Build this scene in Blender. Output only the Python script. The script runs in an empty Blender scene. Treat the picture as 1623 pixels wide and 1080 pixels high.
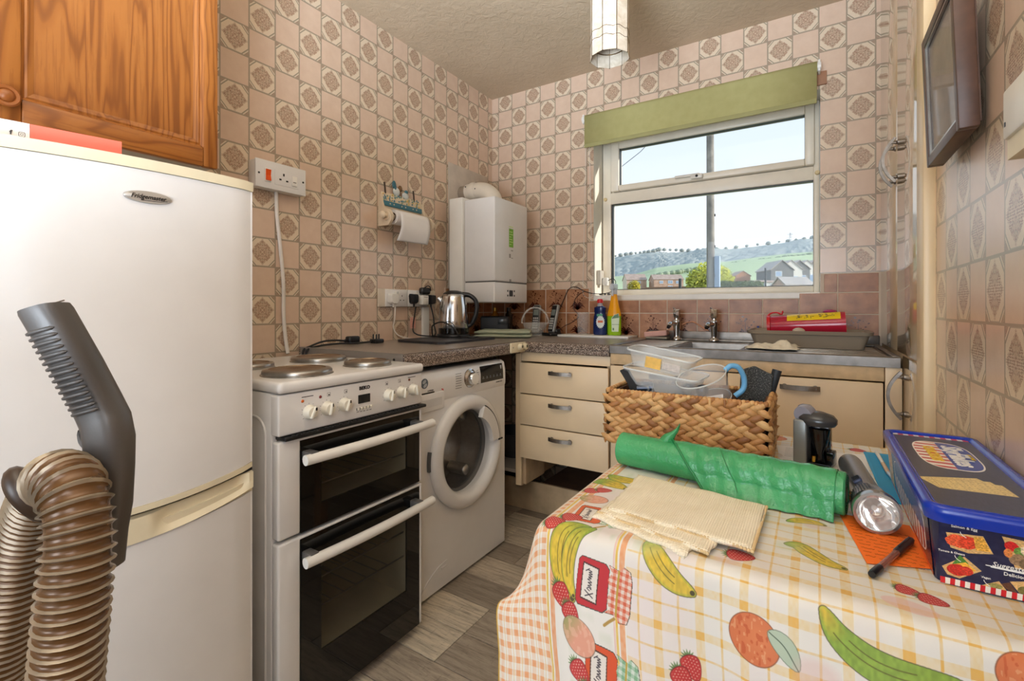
import bpy, bmesh, math, random
import numpy as np
from mathutils import Vector, Matrix
random.seed(7); RNG = np.random.default_rng(5)
SC = bpy.context.scene; COL = SC.collection
PI = math.pi

# ------------------------------------------------------------------ camera, world, sun, lights, exposure
cam = bpy.data.cameras.new('camera'); camo = bpy.data.objects.new('camera', cam); COL.objects.link(camo)
camo.location = (1.8025, -2.6004, 1.08)
camo.rotation_euler = (PI/2, 0, math.radians(32.34))
cam.sensor_width = 36.0; cam.lens = 36.0*756.9/1623.0
cam.shift_x = 0.0; cam.shift_y = -(540-489.2)/1623.0
cam.clip_start = 0.02; cam.clip_end = 5000
SC.camera = camo

world = bpy.data.worlds.new('world'); SC.world = world; world.use_nodes = True
wn = world.node_tree; wn.nodes.clear()
w_out = wn.nodes.new('ShaderNodeOutputWorld'); w_bg = wn.nodes.new('ShaderNodeBackground')
w_tc = wn.nodes.new('ShaderNodeTexCoord'); w_sep = wn.nodes.new('ShaderNodeSeparateXYZ'); w_rmp = wn.nodes.new('ShaderNodeValToRGB')
wn.links.new(w_tc.outputs['Generated'], w_sep.inputs[0]); wn.links.new(w_sep.outputs['Z'], w_rmp.inputs[0])
w_rmp.color_ramp.elements[0].position = 0.0; w_rmp.color_ramp.elements[0].color = (0.93, 0.97, 1.0, 1)
w_rmp.color_ramp.elements[1].position = 0.6; w_rmp.color_ramp.elements[1].color = (0.55, 0.76, 1.0, 1)
e = w_rmp.color_ramp.elements.new(0.16); e.color = (0.90, 0.965, 1.0, 1)
wn.links.new(w_rmp.outputs[0], w_bg.inputs[0]); w_bg.inputs[1].default_value = 1.1
wn.links.new(w_bg.outputs[0], w_out.inputs[0])

def lamp(name, typ, loc, energy, color=(1, 1, 1), target=None, **kw):
    d = bpy.data.lights.new(name, typ); d.energy = energy; d.color = color
    for k, v in kw.items(): setattr(d, k, v)
    o = bpy.data.objects.new(name, d); COL.objects.link(o); o.location = loc
    if target is not None:
        o.rotation_euler = (Vector(target)-Vector(loc)).to_track_quat('-Z', 'Y').to_euler()
    return o
SUN_DIR = Vector((1.0, 0.21, 0.25))
lamp('sun', 'SUN', tuple(SUN_DIR*20), 5.0, (1, .95, .86), target=(0, 0, 0), angle=math.radians(0.6))
# added unseen fill lamps: behind the camera, on the right, towards the ceiling
lamp('rear_fill', 'AREA', (1.05, -7.6, 1.35), 125, (.80, .895, 1), target=(1.05, 0, 1.1), shape='RECTANGLE', size=2.2, size_y=2.2)
lamp('side_fill', 'AREA', (2.03, -3.35, 1.30), 20, (.78, .885, 1), target=(.75, -3.42, 1.12), shape='RECTANGLE', size=.9, size_y=1.5)
lamp('ceiling_fill', 'AREA', (1.62, -3.40, 1.00), 68, (.77, .88, 1), target=(1.36, -2.50, 2.3), shape='RECTANGLE', size=.7, size_y=.7, spread=math.radians(88))
SC.view_settings.view_transform = 'Standard'; SC.view_settings.look = 'None'
SC.view_settings.exposure = 0.0; SC.view_settings.gamma = 1.0; SC.view_settings.use_curve_mapping = False
SC.display_settings.display_device = 'sRGB'
try:
    SC.cycles.use_denoising = True; SC.cycles.max_bounces = 10; SC.cycles.transparent_max_bounces = 16
    SC.cycles.caustics_reflective = False; SC.cycles.caustics_refractive = False; SC.cycles.sample_clamp_indirect = 6
except Exception: pass

# ------------------------------------------------------------------ material helpers
def lin(c):
    o = []
    for v in c[:3]:
        v = v/255.0
        o.append(v/12.92 if v <= .04045 else ((v+.055)/1.055)**2.4)
    return (o[0], o[1], o[2], 1.0)
class NT:
    def __init__(s, name):
        s.m = bpy.data.materials.new(name); s.m.use_nodes = True; s.t = s.m.node_tree
        s.b = s.t.nodes['Principled BSDF']
    def n(s, typ, **kw):
        x = s.t.nodes.new(typ)
        for k, v in kw.items(): setattr(x, k, v)
        return x
    def set(s, sock, v):
        if isinstance(v, bpy.types.NodeSocket): s.t.links.new(v, sock)
        else: sock.default_value = v
    def math(s, op, a, b=0.0, c=None):
        x = s.n('ShaderNodeMath', operation=op); s.set(x.inputs[0], a); s.set(x.inputs[1], b)
        if c is not None: s.set(x.inputs[2], c)
        return x.outputs[0]
    def mix(s, f, a, b):
        x = s.n('ShaderNodeMix', data_type='RGBA'); s.set(x.inputs[0], f); s.set(x.inputs[6], a); s.set(x.inputs[7], b)
        return x.outputs[2]
    def gt(s, a, b): return s.math('GREATER_THAN', a, b)
    def lt(s, a, b): return s.math('LESS_THAN', a, b)
    def AND(s, a, b): return s.math('MULTIPLY', a, b)
    def ramp(s, f, stops, interp='LINEAR'):
        x = s.n('ShaderNodeValToRGB'); s.set(x.inputs[0], f); r = x.color_ramp; r.interpolation = interp
        while len(r.elements) < len(stops): r.elements.new(.5)
        for e, (p, c) in zip(r.elements, stops): e.position = p; e.color = c if len(c) == 4 else lin(c)
        return x.outputs[0]
    def obj(s, scale=(1, 1, 1)):
        tc = s.n('ShaderNodeTexCoord'); mp = s.n('ShaderNodeMapping'); s.t.links.new(tc.outputs['Object'], mp.inputs[0])
        mp.inputs['Scale'].default_value = scale
        return mp.outputs[0]
    def noise(s, vec, scale, detail=3, rough=.5, dist=0.0):
        x = s.n('ShaderNodeTexNoise'); s.t.links.new(vec, x.inputs['Vector']); x.inputs['Scale'].default_value = scale
        x.inputs['Detail'].default_value = detail; x.inputs['Roughness'].default_value = rough; x.inputs['Distortion'].default_value = dist
        return x.outputs[0]
    def bump(s, h, strength=.3, dist=.002):
        x = s.n('ShaderNodeBump'); x.inputs['Strength'].default_value = strength; x.inputs['Distance'].default_value = dist
        s.t.links.new(h, x.inputs['Height']); s.t.links.new(x.outputs[0], s.b.inputs['Normal'])
    def P(s, **kw):
        for k, v in kw.items(): s.set(s.b.inputs[k.replace('_', ' ')], v)
        return s
def M(name, col, rough=.5, metal=0.0, var=.06, vs=12.0, bump=0.0, bs=150.0, bd=.001, **kw):
    t = NT(name); c = lin(col)
    v = t.obj()
    if var:
        f = t.noise(v, vs, 4)
        a = tuple(min(1, x*(1-var)) for x in c[:3])+(1,); b = tuple(min(1, x*(1+var)) for x in c[:3])+(1,)
        t.P(Base_Color=t.ramp(f, [(.3, a), (.7, b)]))
    else: t.P(Base_Color=c)
    t.P(Roughness=rough, Metallic=metal)
    if bump: t.bump(t.noise(v, bs, 3), bump, bd)
    for k, x in kw.items(): t.P(**{k: x})
    return t.m

# ------------------------------------------------------------------ mesh helpers
ORG = {}
class G:
    """collects simple shapes into one mesh"""
    def __init__(s): s.v = []; s.f = []; s.mi = []; s.uv = {}; s.m = 0
    def add(s, vs, fs):
        o = len(s.v); s.v += [tuple(v) for v in vs]
        for f in fs: s.f.append(tuple(i+o for i in f)); s.mi.append(s.m)
        return s
    def merge(s, bm, mat=None):
        bm.verts.index_update()
        vs = [v.co.copy() for v in bm.verts]
        if mat is not None: vs = [mat @ v for v in vs]
        s.add(vs, [[v.index for v in f.verts] for f in bm.faces]); bm.free(); return s
    def box(s, lo, hi, bev=0.0, seg=2, mat=None, top_scale=None):
        bm = bmesh.new(); r = bmesh.ops.create_cube(bm, size=1.0)
        c = [(lo[i]+hi[i])/2 for i in range(3)]; d = [hi[i]-lo[i] for i in range(3)]
        for v in bm.verts:
            k = top_scale if (top_scale and v.co.z > 0) else 1.0
            v.co = Vector((v.co.x*d[0]*k+c[0], v.co.y*d[1]*k+c[1], v.co.z*d[2]+c[2]))
        if bev > 0:
            bev = min(bev, min(abs(x) for x in d)*.49)
            bmesh.ops.bevel(bm, geom=bm.edges[:], offset=bev, segments=seg, profile=.5, affect='EDGES')
        return s.merge(bm, mat)
    def cyl(s, p0, p1, r0, r1=None, n=20, cap=True):
        r1 = r0 if r1 is None else r1; p0 = Vector(p0); p1 = Vector(p1); z = (p1-p0).normalized()
        x = z.orthogonal().normalized(); y = z.cross(x); vs = []
        for p, r in ((p0, r0), (p1, r1)):
            for i in range(n):
                a = 2*PI*i/n; vs.append(p+x*r*math.cos(a)+y*r*math.sin(a))
        fs = [(i, (i+1) % n, n+(i+1) % n, n+i) for i in range(n)]
        if cap: fs += [tuple(range(n-1, -1, -1)), tuple(range(n, 2*n))]
        return s.add(vs, fs)
    def lathe(s, prof, o=(0, 0, 0), axis=(0, 0, 1), n=28, sx=1.0, sy=1.0, a0=0.0, a1=2*PI):
        z = Vector(axis).normalized(); x = Vector((1, 0, 0)) if abs(z.z) > .9 else z.orthogonal().normalized(); y = z.cross(x); o = Vector(o)
        full = abs(a1-a0-2*PI) < 1e-6; m = n if full else n+1; vs = []
        for r, h in prof:
            for i in range(m):
                a = a0+(a1-a0)*i/n; vs.append(o+x*r*sx*math.cos(a)+y*r*sy*math.sin(a)+z*h)
        fs = []
        for j in range(len(prof)-1):
            for i in range(n if full else m-1):
                k = (i+1) % m; fs.append((j*m+i, j*m+k, (j+1)*m+k, (j+1)*m+i))
        if full and prof[0][0] > 1e-6 and False: pass
        return s.add(vs, fs)
    def tube(s, pts, r, n=8, closed=False, cap=True):
        P = [Vector(p) for p in pts]; N = len(P); R = r if isinstance(r, (list, tuple)) else [r]*N
        vs = []; prev = None
        for i in range(N):
            a = P[i-1] if (i or closed) else P[i]; b = P[(i+1) % N] if (i < N-1 or closed) else P[i]
            t = (b-a)
            if t.length < 1e-9: t = Vector((0, 0, 1))
            t.normalize()
            if prev is None: x = t.orthogonal().normalized()
            else:
                x = prev-t*prev.dot(t)
                if x.length < 1e-6: x = t.orthogonal()
                x.normalize()
            prev = x; y = t.cross(x)
            for k in range(n):
                q = 2*PI*k/n; vs.append(P[i]+x*R[i]*math.cos(q)+y*R[i]*math.sin(q))
        fs = []
        for i in range(N if closed else N-1):
            j = (i+1) % N
            for k in range(n):
                l = (k+1) % n; fs.append((i*n+k, i*n+l, j*n+l, j*n+k))
        if cap and not closed: fs += [tuple(range(n-1, -1, -1)), tuple(range((N-1)*n, N*n))]
        return s.add(vs, fs)
    def prism(s, poly, o, u, v, d):
        """polygon (list of 2-D points) in plane o + a*u + b*v, extruded by vector d"""
        o = Vector(o); u = Vector(u); v = Vector(v); d = Vector(d); n = len(poly)
        vs = [o+u*a+v*b for a, b in poly]; vs += [p+d for p in vs]
        fs = [tuple(range(n-1, -1, -1)), tuple(range(n, 2*n))]+[(i, (i+1) % n, n+(i+1) % n, n+i) for i in range(n)]
        return s.add(vs, fs)
    def grid(s, fn, nu, nv, uv=None, thick=None):
        o = len(s.v); vs = []
        for j in range(nv+1):
            for i in range(nu+1): vs.append(Vector(fn(i/nu, j/nv)))
        W = nu+1; fs = []
        for j in range(nv):
            for i in range(nu):
                f = (j*W+i, j*W+i+1, (j+1)*W+i+1, (j+1)*W+i)
                if uv: s.uv[len(s.f)+len(fs)] = [uv((i+a)/nu, (j+b)/nv) for a, b in ((0, 0), (1, 0), (1, 1), (0, 1))]
                fs.append(f)
        return s.add(vs, fs)
    def ball(s, c, r, n=14, mat=None):
        r = (r, r, r) if isinstance(r, (int, float)) else r
        bm = bmesh.new(); bmesh.ops.create_uvsphere(bm, u_segments=n, v_segments=max(6, n//2+2), radius=1)
        for v in bm.verts: v.co = Vector((v.co.x*r[0], v.co.y*r[1], v.co.z*r[2]))
        if mat is not None: bmesh.ops.transform(bm, matrix=mat, verts=bm.verts)
        bmesh.ops.translate(bm, vec=Vector(c), verts=bm.verts)
        return s.merge(bm)
    def build(s, name, mats, parent=None, smooth=38, fix=True, xf=None):
        me = bpy.data.meshes.new(name); org = ORG.get(parent, Vector((0, 0, 0)))
        vs = [Vector(v) for v in s.v]
        if xf is not None: vs = [xf @ v for v in vs]
        me.from_pydata([tuple(v-org) for v in vs], [], s.f)
        if not isinstance(mats, (list, tuple)): mats = [mats]
        for m in mats: me.materials.append(m)
        me.polygons.foreach_set('material_index', s.mi)
        if s.uv:
            l = me.uv_layers.new(name='UVMap')
            for p in me.polygons:
                if p.index in s.uv:
                    for li, q in zip(p.loop_indices, s.uv[p.index]): l.data[li].uv = q
        if fix and not s.uv:
            bm = bmesh.new(); bm.from_mesh(me); bmesh.ops.recalc_face_normals(bm, faces=bm.faces); bm.to_mesh(me); bm.free()
        if smooth:
            me.polygons.foreach_set('use_smooth', [True]*len(me.polygons))
            me.set_sharp_from_angle(angle=math.radians(smooth))
        me.update()
        o = bpy.data.objects.new(name, me); COL.objects.link(o)
        if parent is not None: o.parent = parent; ORG[o] = org
        return o
def tag(o, label=None, cat=None, group=None, kind=None):
    if label: o['label'] = label
    if cat: o['category'] = cat
    if group: o['group'] = group
    if kind: o['kind'] = kind
    return o
def thing(name, label, cat, loc=(0, 0, 0), rz=0.0, group=None, local=False):
    o = bpy.data.objects.new(name, None); COL.objects.link(o); o.location = loc; o.rotation_euler = (0, 0, rz); o.empty_display_size = .05
    ORG[o] = Vector((0, 0, 0)) if (local or rz) else Vector(loc)
    return tag(o, label, cat, group)
def struct(o, label=None):
    o['kind'] = 'structure'
    if label: o['label'] = label; o['category'] = 'room'
    return o
def plab(o, label): o['label'] = label; return o
def dup(root, name=None):
    r = root.copy(); COL.objects.link(r)
    for ch in list(root.children):
        c = ch.copy(); COL.objects.link(c); c.parent = r
        for g in list(ch.children):
            d = g.copy(); COL.objects.link(d); d.parent = c
    return r
def frame(o, right, up):
    r = Vector(right).normalized(); u = Vector(up).normalized(); n = r.cross(u)
    return Matrix(((r.x, u.x, n.x, o[0]), (r.y, u.y, n.y, o[1]), (r.z, u.z, n.z, o[2]), (0, 0, 0, 1)))
def text(name, s, size, o, right, up, mat, parent, ext=.0004, align='CENTER', shear=0.0, sx=1.0, bold=0.0, lift=.0006, res=2, center=True):
    cu = bpy.data.curves.new(name, 'FONT'); cu.body = s; cu.size = size; cu.align_x = align; cu.align_y = 'CENTER' if center else 'BOTTOM_BASELINE'
    cu.extrude = ext; cu.shear = shear; cu.resolution_u = res; cu.offset = bold; cu.fill_mode = 'BOTH'
    t = bpy.data.objects.new('tmp_text', cu); COL.objects.link(t)
    dg = bpy.context.evaluated_depsgraph_get(); me = bpy.data.meshes.new_from_object(t.evaluated_get(dg)); me.name = name
    bpy.data.objects.remove(t); bpy.data.curves.remove(cu)
    F = frame(o, right, up); F = F @ Matrix.Translation((0, 0, lift)) @ Matrix.Diagonal((sx, 1, 1, 1))
    org = ORG.get(parent, Vector((0, 0, 0)))
    me.transform(Matrix.Translation(-org) @ F); me.materials.clear(); me.materials.append(mat)
    ob = bpy.data.objects.new(name, me); COL.objects.link(ob); ob.parent = parent; ORG[ob] = org
    return ob
def spline(pts, n=8):
    """Catmull-Rom through points"""
    P = [Vector(p) for p in pts]; P = [P[0]*2-P[1]]+P+[P[-1]*2-P[-2]]; out = []
    for i in range(1, len(P)-2):
        a, b, c, d = P[i-1:i+3]
        for k in range(n):
            t = k/n; out.append(.5*((2*b)+(c-a)*t+(2*a-5*b+4*c-d)*t*t+(3*b-a-3*c+d)*t**3))
    return out+[P[-2]]
def img(name, arr):
    h, w = arr.shape[:2]; im = bpy.data.images.new(name, w, h, alpha=False)
    a = np.ones((h, w, 4), np.float32); a[..., :3] = np.clip(arr[::-1], 0, 1)
    im.pixels.foreach_set(a.ravel()); im.update(); im.pack(); return im
def M_img(name, im, rough=.5, bump=0, bs=400, **kw):
    t = NT(name); x = t.n('ShaderNodeTexImage'); x.image = im; x.extension = 'EXTEND'
    t.t.links.new(x.outputs[0], t.b.inputs['Base Color']); t.P(Roughness=rough)
    if bump: t.bump(t.noise(t.obj(), bs, 2), bump, .0006)
    for k, v in kw.items(): t.P(**{k: v})
    return t.m

# ------------------------------------------------------------------ shared materials
WHITE = M('white_enamel', (226, 224, 222), .22, var=.02)
WHITEM = M('white_plastic', (232, 229, 222), .38, var=.03)
CREAMP = M('cream_plastic', (226, 214, 184), .42, var=.05)
GREYP = M('grey_plastic', (88, 86, 84), .42, var=.08, bump=.1, bs=600)
BLACKP = M('black_plastic', (22, 22, 24), .35, var=.1)
BLACKG = M('black_gloss', (8, 8, 9), .08, var=0)
CHROME = M('chrome', (205, 205, 205), .12, 1.0, var=.03)
STEEL = M('brushed_steel', (168, 165, 160), .28, 1.0, var=.12, vs=40)
DSTEEL = M('worn_steel', (140, 134, 128), .40, 1.0, var=.2, vs=25)
PEWTER = M('pewter', (150, 142, 134), .40, 1.0, var=.2, vs=60)
CREAM = M('cream_painted_board', (234, 210, 174), .42, var=.05, vs=6, bump=.05, bs=40)
CREAMW = M('cream_worn_board', (196, 172, 138), .6, var=.16, vs=14)
DARK = M('dark_void', (34, 31, 29), .8)
DKGREY = M('dark_print', (52, 52, 54), .5)
RUBBER = M('black_cable', (24, 24, 25), .5)
WCABLE = M('white_cable', (222, 214, 205), .45)
RED = M('red_plastic', (206, 24, 34), .3)
WALLW = M('white_paint', (232, 226, 214), .55, var=.05, vs=10, bump=.1, bs=60)
FRAMEW = M('upvc_frame', (238, 230, 214), .35, var=.04)
PAPER = M('paper', (235, 233, 230), .7, var=.02)
ORANGEG = M('orange_neon', (232, 84, 14), .3)
CORK = M('brown_board', (88, 62, 48), .6, var=.2, vs=18)
t = NT('window_glass'); tr = t.n('ShaderNodeBsdfTransparent'); gl = t.n('ShaderNodeBsdfGlossy'); gl.inputs['Roughness'].default_value = 0.0; lw = t.n('ShaderNodeLayerWeight'); mx_ = t.n('ShaderNodeMixShader')
t.t.links.new(t.math('ADD', t.math('MULTIPLY', t.math('POWER', lw.outputs['Facing'], 5.0), .5), .010), mx_.inputs[0]); t.t.links.new(tr.outputs[0], mx_.inputs[1]); t.t.links.new(gl.outputs[0], mx_.inputs[2]); t.t.links.new(mx_.outputs[0], t.t.nodes['Material Output'].inputs[0]); GLASS = t.m
def clear(name, col, rough=.08, alpha=.35, **kw):
    return M(name, col, rough, var=0, Alpha=alpha, **kw)

# wallpaper: checkerboard of plain blush squares and ornamented squares, UV in squares
def wallpaper():
    t = NT('checked_wallpaper'); tc = t.n('ShaderNodeTexCoord'); sp = t.n('ShaderNodeSeparateXYZ'); t.t.links.new(tc.outputs['UV'], sp.inputs[0])
    u, v = sp.outputs[0], sp.outputs[1]
    fu, fv = t.math('FLOOR', u), t.math('FLOOR', v)
    par = t.math('FLOORED_MODULO', t.math('ADD', fu, fv), 2.0); pat = t.gt(par, .5)
    a = t.math('ABSOLUTE', t.math('SUBTRACT', t.math('SUBTRACT', u, fu), .5)); b = t.math('ABSOLUTE', t.math('SUBTRACT', t.math('SUBTRACT', v, fv), .5))
    c = t.math('ADD', a, b); mx = t.math('MAXIMUM', a, b); mn = t.math('MINIMUM', a, b)
    cx = t.n('ShaderNodeCombineXYZ'); t.t.links.new(mx, cx.inputs[0]); t.t.links.new(mn, cx.inputs[1])
    cy = t.n('ShaderNodeCombineXYZ'); t.t.links.new(u, cy.inputs[0]); t.t.links.new(v, cy.inputs[1])
    cloud = t.noise(cy.outputs[0], 2.2, 5, .6); fine = t.noise(cy.outputs[0], 34.0, 3, .6)
    plain = t.mix(cloud, lin((208, 178, 155)), lin((228, 203, 181)))
    plain = t.mix(t.math('MULTIPLY', fine, .22), plain, lin((192, 162, 138)))
    # ornament
    grey = t.mix(fine, lin((150, 141, 122)), lin((188, 176, 154)))
    hatch = t.mix(t.gt(t.noise(cx.outputs[0], 46.0, 1, .5), .5), lin((158, 128, 108)), lin((178, 160, 138)))
    cream = t.mix(fine, lin((212, 190, 164)), lin((230, 214, 190)))
    orn = grey
    orn = t.mix(t.gt(c, .80), orn, hatch)
    orn = t.mix(t.AND(t.gt(c, .75), t.lt(c, .79)), orn, cream)
    inner = t.AND(t.lt(c, .70), t.lt(mx, .462)); orn = t.mix(inner, orn, cream)
    wv = t.n('ShaderNodeTexWave', wave_type='RINGS', bands_direction='X'); t.t.links.new(cx.outputs[0], wv.inputs['Vector'])
    wv.inputs['Scale'].default_value = 7.5; wv.inputs['Distortion'].default_value = 7.0; wv.inputs['Detail'].default_value = 2.0; wv.inputs['Detail Scale'].default_value = 3.2
    vn = t.noise(cx.outputs[0], 21.0, 2, .5, 1.2)
    dia = t.lt(t.math('ADD', t.math('ADD', t.math('MULTIPLY', c, .88), t.math('MULTIPLY', t.math('POWER', t.math('ADD', t.math('MULTIPLY', a, a), t.math('MULTIPLY', b, b)), .5), .17)), t.math('MULTIPLY', vn, .16)), .54)
    fil = t.gt(t.math('ADD', wv.outputs['Fac'], t.math('MULTIPLY', vn, .4)), .70)
    fc = t.mix(t.gt(vn, .55), lin((146, 100, 80)), lin((142, 130, 108)))
    orn = t.mix(dia, orn, t.mix(fil, lin((206, 182, 156)), fc))
    orn = t.mix(t.AND(t.lt(t.math('ABSOLUTE', t.math('SUBTRACT', c, .705)), .013), t.lt(mx, .47)), orn, lin((140, 128, 108)))
    col = t.mix(pat, plain, orn)
    col = t.mix(t.gt(mx, .478), col, lin((160, 144, 124)))
    t.P(Base_Color=col, Roughness=.30, Coat_Weight=.45, Coat_Roughness=.2)
    h = t.math('ADD', t.math('MULTIPLY', t.AND(pat, t.math('ADD', fil, t.lt(c, .7))), .5), t.math('MULTIPLY', fine, .35))
    t.bump(h, .22, .0012)
    return t.m
WALLP = wallpaper()
# artex ceiling
t = NT('artex_ceiling'); v = t.obj(); n1 = t.noise(v, 26, 5, .62, .8)
t.P(Base_Color=t.ramp(t.noise(v, 3, 4), [(.3, (188, 168, 142)), (.7, (200, 180, 154))]), Roughness=.55); t.bump(n1, .55, .012); ARTEX = t.m
# printed vinyl planks, tone per plank
t = NT('grey_oak_planks'); oi = t.n('ShaderNodeObjectInfo'); tc = t.n('ShaderNodeTexCoord'); mp = t.n('ShaderNodeMapping'); t.t.links.new(tc.outputs['Object'], mp.inputs[0])
cb = t.n('ShaderNodeCombineXYZ'); t.t.links.new(t.math('MULTIPLY', oi.outputs['Random'], 9.0), cb.inputs[1]); t.t.links.new(t.math('MULTIPLY', oi.outputs['Random'], 23.0), cb.inputs[0]); t.t.links.new(cb.outputs[0], mp.inputs['Location'])
mp.inputs['Scale'].default_value = (2.2, 24, 1)
g1 = t.noise(mp.outputs[0], 3.0, 6, .62, .6); g2 = t.noise(mp.outputs[0], 14.0, 3, .6)
base = t.ramp(oi.outputs['Random'], [(0, (146, 134, 120)), (.35, (178, 164, 146)), (.6, (196, 182, 162)), (1, (218, 204, 180))])
dk = t.mix(g1, lin((84, 74, 66)), base)
mp2 = t.n('ShaderNodeMapping'); t.t.links.new(tc.outputs['Object'], mp2.inputs[0]); mp2.inputs['Scale'].default_value = (60, 7, 1)
crack = t.gt(t.noise(mp2.outputs[0], 2.4, 3, .6, .5), .66)
colr = t.mix(t.math('MULTIPLY', t.gt(g2, .6), .35), t.mix(t.ramp(g1, [(.30, (0, 0, 0)), (.62, (255, 255, 255))]), dk, base), lin((78, 68, 60)))
t.P(Base_Color=t.mix(t.math('MULTIPLY', crack, .22), colr, lin((70, 62, 54))), Roughness=.42); t.bump(g1, .12, .002); PLANK = t.m
# brown glazed tile
t = NT('brown_glazed_tile'); oi = t.n('ShaderNodeObjectInfo'); v = t.obj(); cb = t.n('ShaderNodeVectorMath', operation='ADD'); t.t.links.new(v, cb.inputs[0])
c2 = t.n('ShaderNodeCombineXYZ'); t.t.links.new(t.math('MULTIPLY', oi.outputs['Random'], 7.0), c2.inputs[0]); t.t.links.new(c2.outputs[0], cb.inputs[1])
t.P(Base_Color=t.ramp(t.noise(cb.outputs[0], 13, 4, .55), [(.30, (138, 90, 58)), (.52, (168, 116, 80)), (.72, (192, 142, 104))]), Roughness=.36); TILE = t.m
MOTIF = M('maroon_flower_glaze', (72, 26, 20), .2, var=.2, vs=60)
GROUT = M('pale_grout', (206, 190, 172), .8)
# oak
def oak(name, axis=2):
    t = NT(name); sc = [9, 9, 9]; sc[axis] = .9
    v = t.obj(tuple(sc)); d = t.noise(v, 1.1, 3, .5, .4)
    vv = t.n('ShaderNodeVectorMath', operation='MULTIPLY_ADD'); c = t.n('ShaderNodeCombineXYZ')
    for i in range(3): t.t.links.new(d, c.inputs[i])
    t.t.links.new(c.outputs[0], vv.inputs[0]); vv.inputs[1].default_value = (.9, .9, .9); t.t.links.new(v, vv.inputs[2])
    w = t.n('ShaderNodeTexWave', wave_type='RINGS', rings_direction='SPHERICAL'); t.t.links.new(vv.outputs[0], w.inputs['Vector'])
    w.inputs['Scale'].default_value = 2.4; w.inputs['Distortion'].default_value = .8; w.inputs['Detail'].default_value = 2
    sc2 = [160, 160, 160]; sc2[axis] = 6; fine = t.noise(t.obj(tuple(sc2)), 1.0, 3, .6)
    base = t.ramp(w.outputs['Fac'], [(.0, (132, 76, 28)), (.2, (156, 94, 38)), (.8, (166, 104, 46))])
    t.P(Base_Color=t.mix(t.math('MULTIPLY', t.lt(fine, .44), .30), base, lin((126, 70, 26))), Roughness=.36); t.bump(fine, .08, .001)
    return t.m
OAK = oak('golden_oak', 2); OAKH = oak('golden_oak_rail', 1)
KNOBW = M('turned_oak_knob', (150, 88, 40), .35, var=.15, vs=30)
# speckled laminate
t = NT('speckled_laminate'); v = t.obj(); s1 = t.noise(v, 420, 1, .5); s2 = t.noise(v, 300, 1, .5)
colr = t.ramp(s1, [(0, (58, 44, 38)), (.44, (116, 94, 80)), (.54, (178, 160, 144)), (.62, (226, 216, 204))], 'CONSTANT')
t.P(Base_Color=t.mix(t.gt(s2, .6), colr, lin((44, 34, 30))), Roughness=.3); LAMI = t.m
t = NT('grazing_grey_laminate'); v = t.obj(); s1 = t.noise(v, 300, 2, .5)  # grey cast of the grazing view put into the top face's colour
t.P(Base_Color=t.ramp(s1, [(.3, (112, 100, 90)), (.5, (142, 130, 120)), (.7, (168, 158, 148))]), Roughness=.3); LAMT = t.m
# ================================================================== ROOM SHELL
XR = 2.055; YR = -4.6; ZC = 2.461
TV, TL = .1122, .1042
def wall_quad(name, pts, uvs, mat, T=None):
    g = G()
    for p, q in zip(pts, uvs):
        i = len(g.v); g.v += p; g.uv[len(g.f)] = q; g.f.append((i, i+1, i+2, i+3)); g.mi.append(0)
    return g.build(name, mat, None, smooth=0)
vz = lambda z: (2.1397-z)/TV
# left wall (faces +X)
ul = lambda y: (y+.046)/TL+15
wl = struct(wall_quad('wall_left', [[(0, YR, 0), (0, 0, 0), (0, 0, ZC), (0, YR, ZC)]], [[(ul(YR), vz(0)), (ul(0), vz(0)), (ul(0), vz(ZC)), (ul(YR), vz(ZC))]], WALLP))
# back wall with window hole (faces -Y)
ub = lambda x: (x-.052)/.104
WX0, WX1, WZ0, WZ1 = .718, 1.825, 1.156, 2.085
def bq(x0, x1, z0, z1): return [(x0, 0, z0), (x1, 0, z0), (x1, 0, z1), (x0, 0, z1)], [(ub(x0), vz(z0)), (ub(x1), vz(z0)), (ub(x1), vz(z1)), (ub(x0), vz(z1))]
P = []; U = []
for q in ((0, WX0, 0, ZC), (WX1, XR, 0, ZC), (WX0, WX1, 0, WZ0), (WX0, WX1, WZ1, ZC)):
    a, b = bq(*q); P.append(a); U.append(b)
wb = struct(wall_quad('wall_back', P, U, WALLP))
# right wall (faces -X), from the architrave towards the camera end
ur = lambda y: (-1.159-y)/.0985
vr = lambda z: (1.167-z)/TV
wr = struct(wall_quad('wall_right', [[(XR, -1.05, 0), (XR, YR, 0), (XR, YR, ZC), (XR, -1.05, ZC)]], [[(ur(-1.05), vr(0)), (ur(YR), vr(0)), (ur(YR), vr(ZC)), (ur(-1.05), vr(ZC))]], WALLP))
g = G(); g.box((XR+.001, -4.7, 0), (XR+.12, .3, ZC)); struct(g.build('wall_right_core', WALLW, None, 0))
g = G(); g.box((-.15, -4.7, 0), (-.002, .3, ZC)); struct(g.build('wall_left_core', WALLW, None, 0))
g = G(); g.box((-.15, -4.7, ZC), (XR+.12, .3, ZC+.08)); struct(g.build('ceiling', ARTEX, None, 0))
g = G(); g.box((-.15, -4.7, -.06), (XR+.12, .3, -.004)); fl = struct(g.build('floor', M('floor_gap', (40, 35, 31), .7), None, 0))
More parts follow.
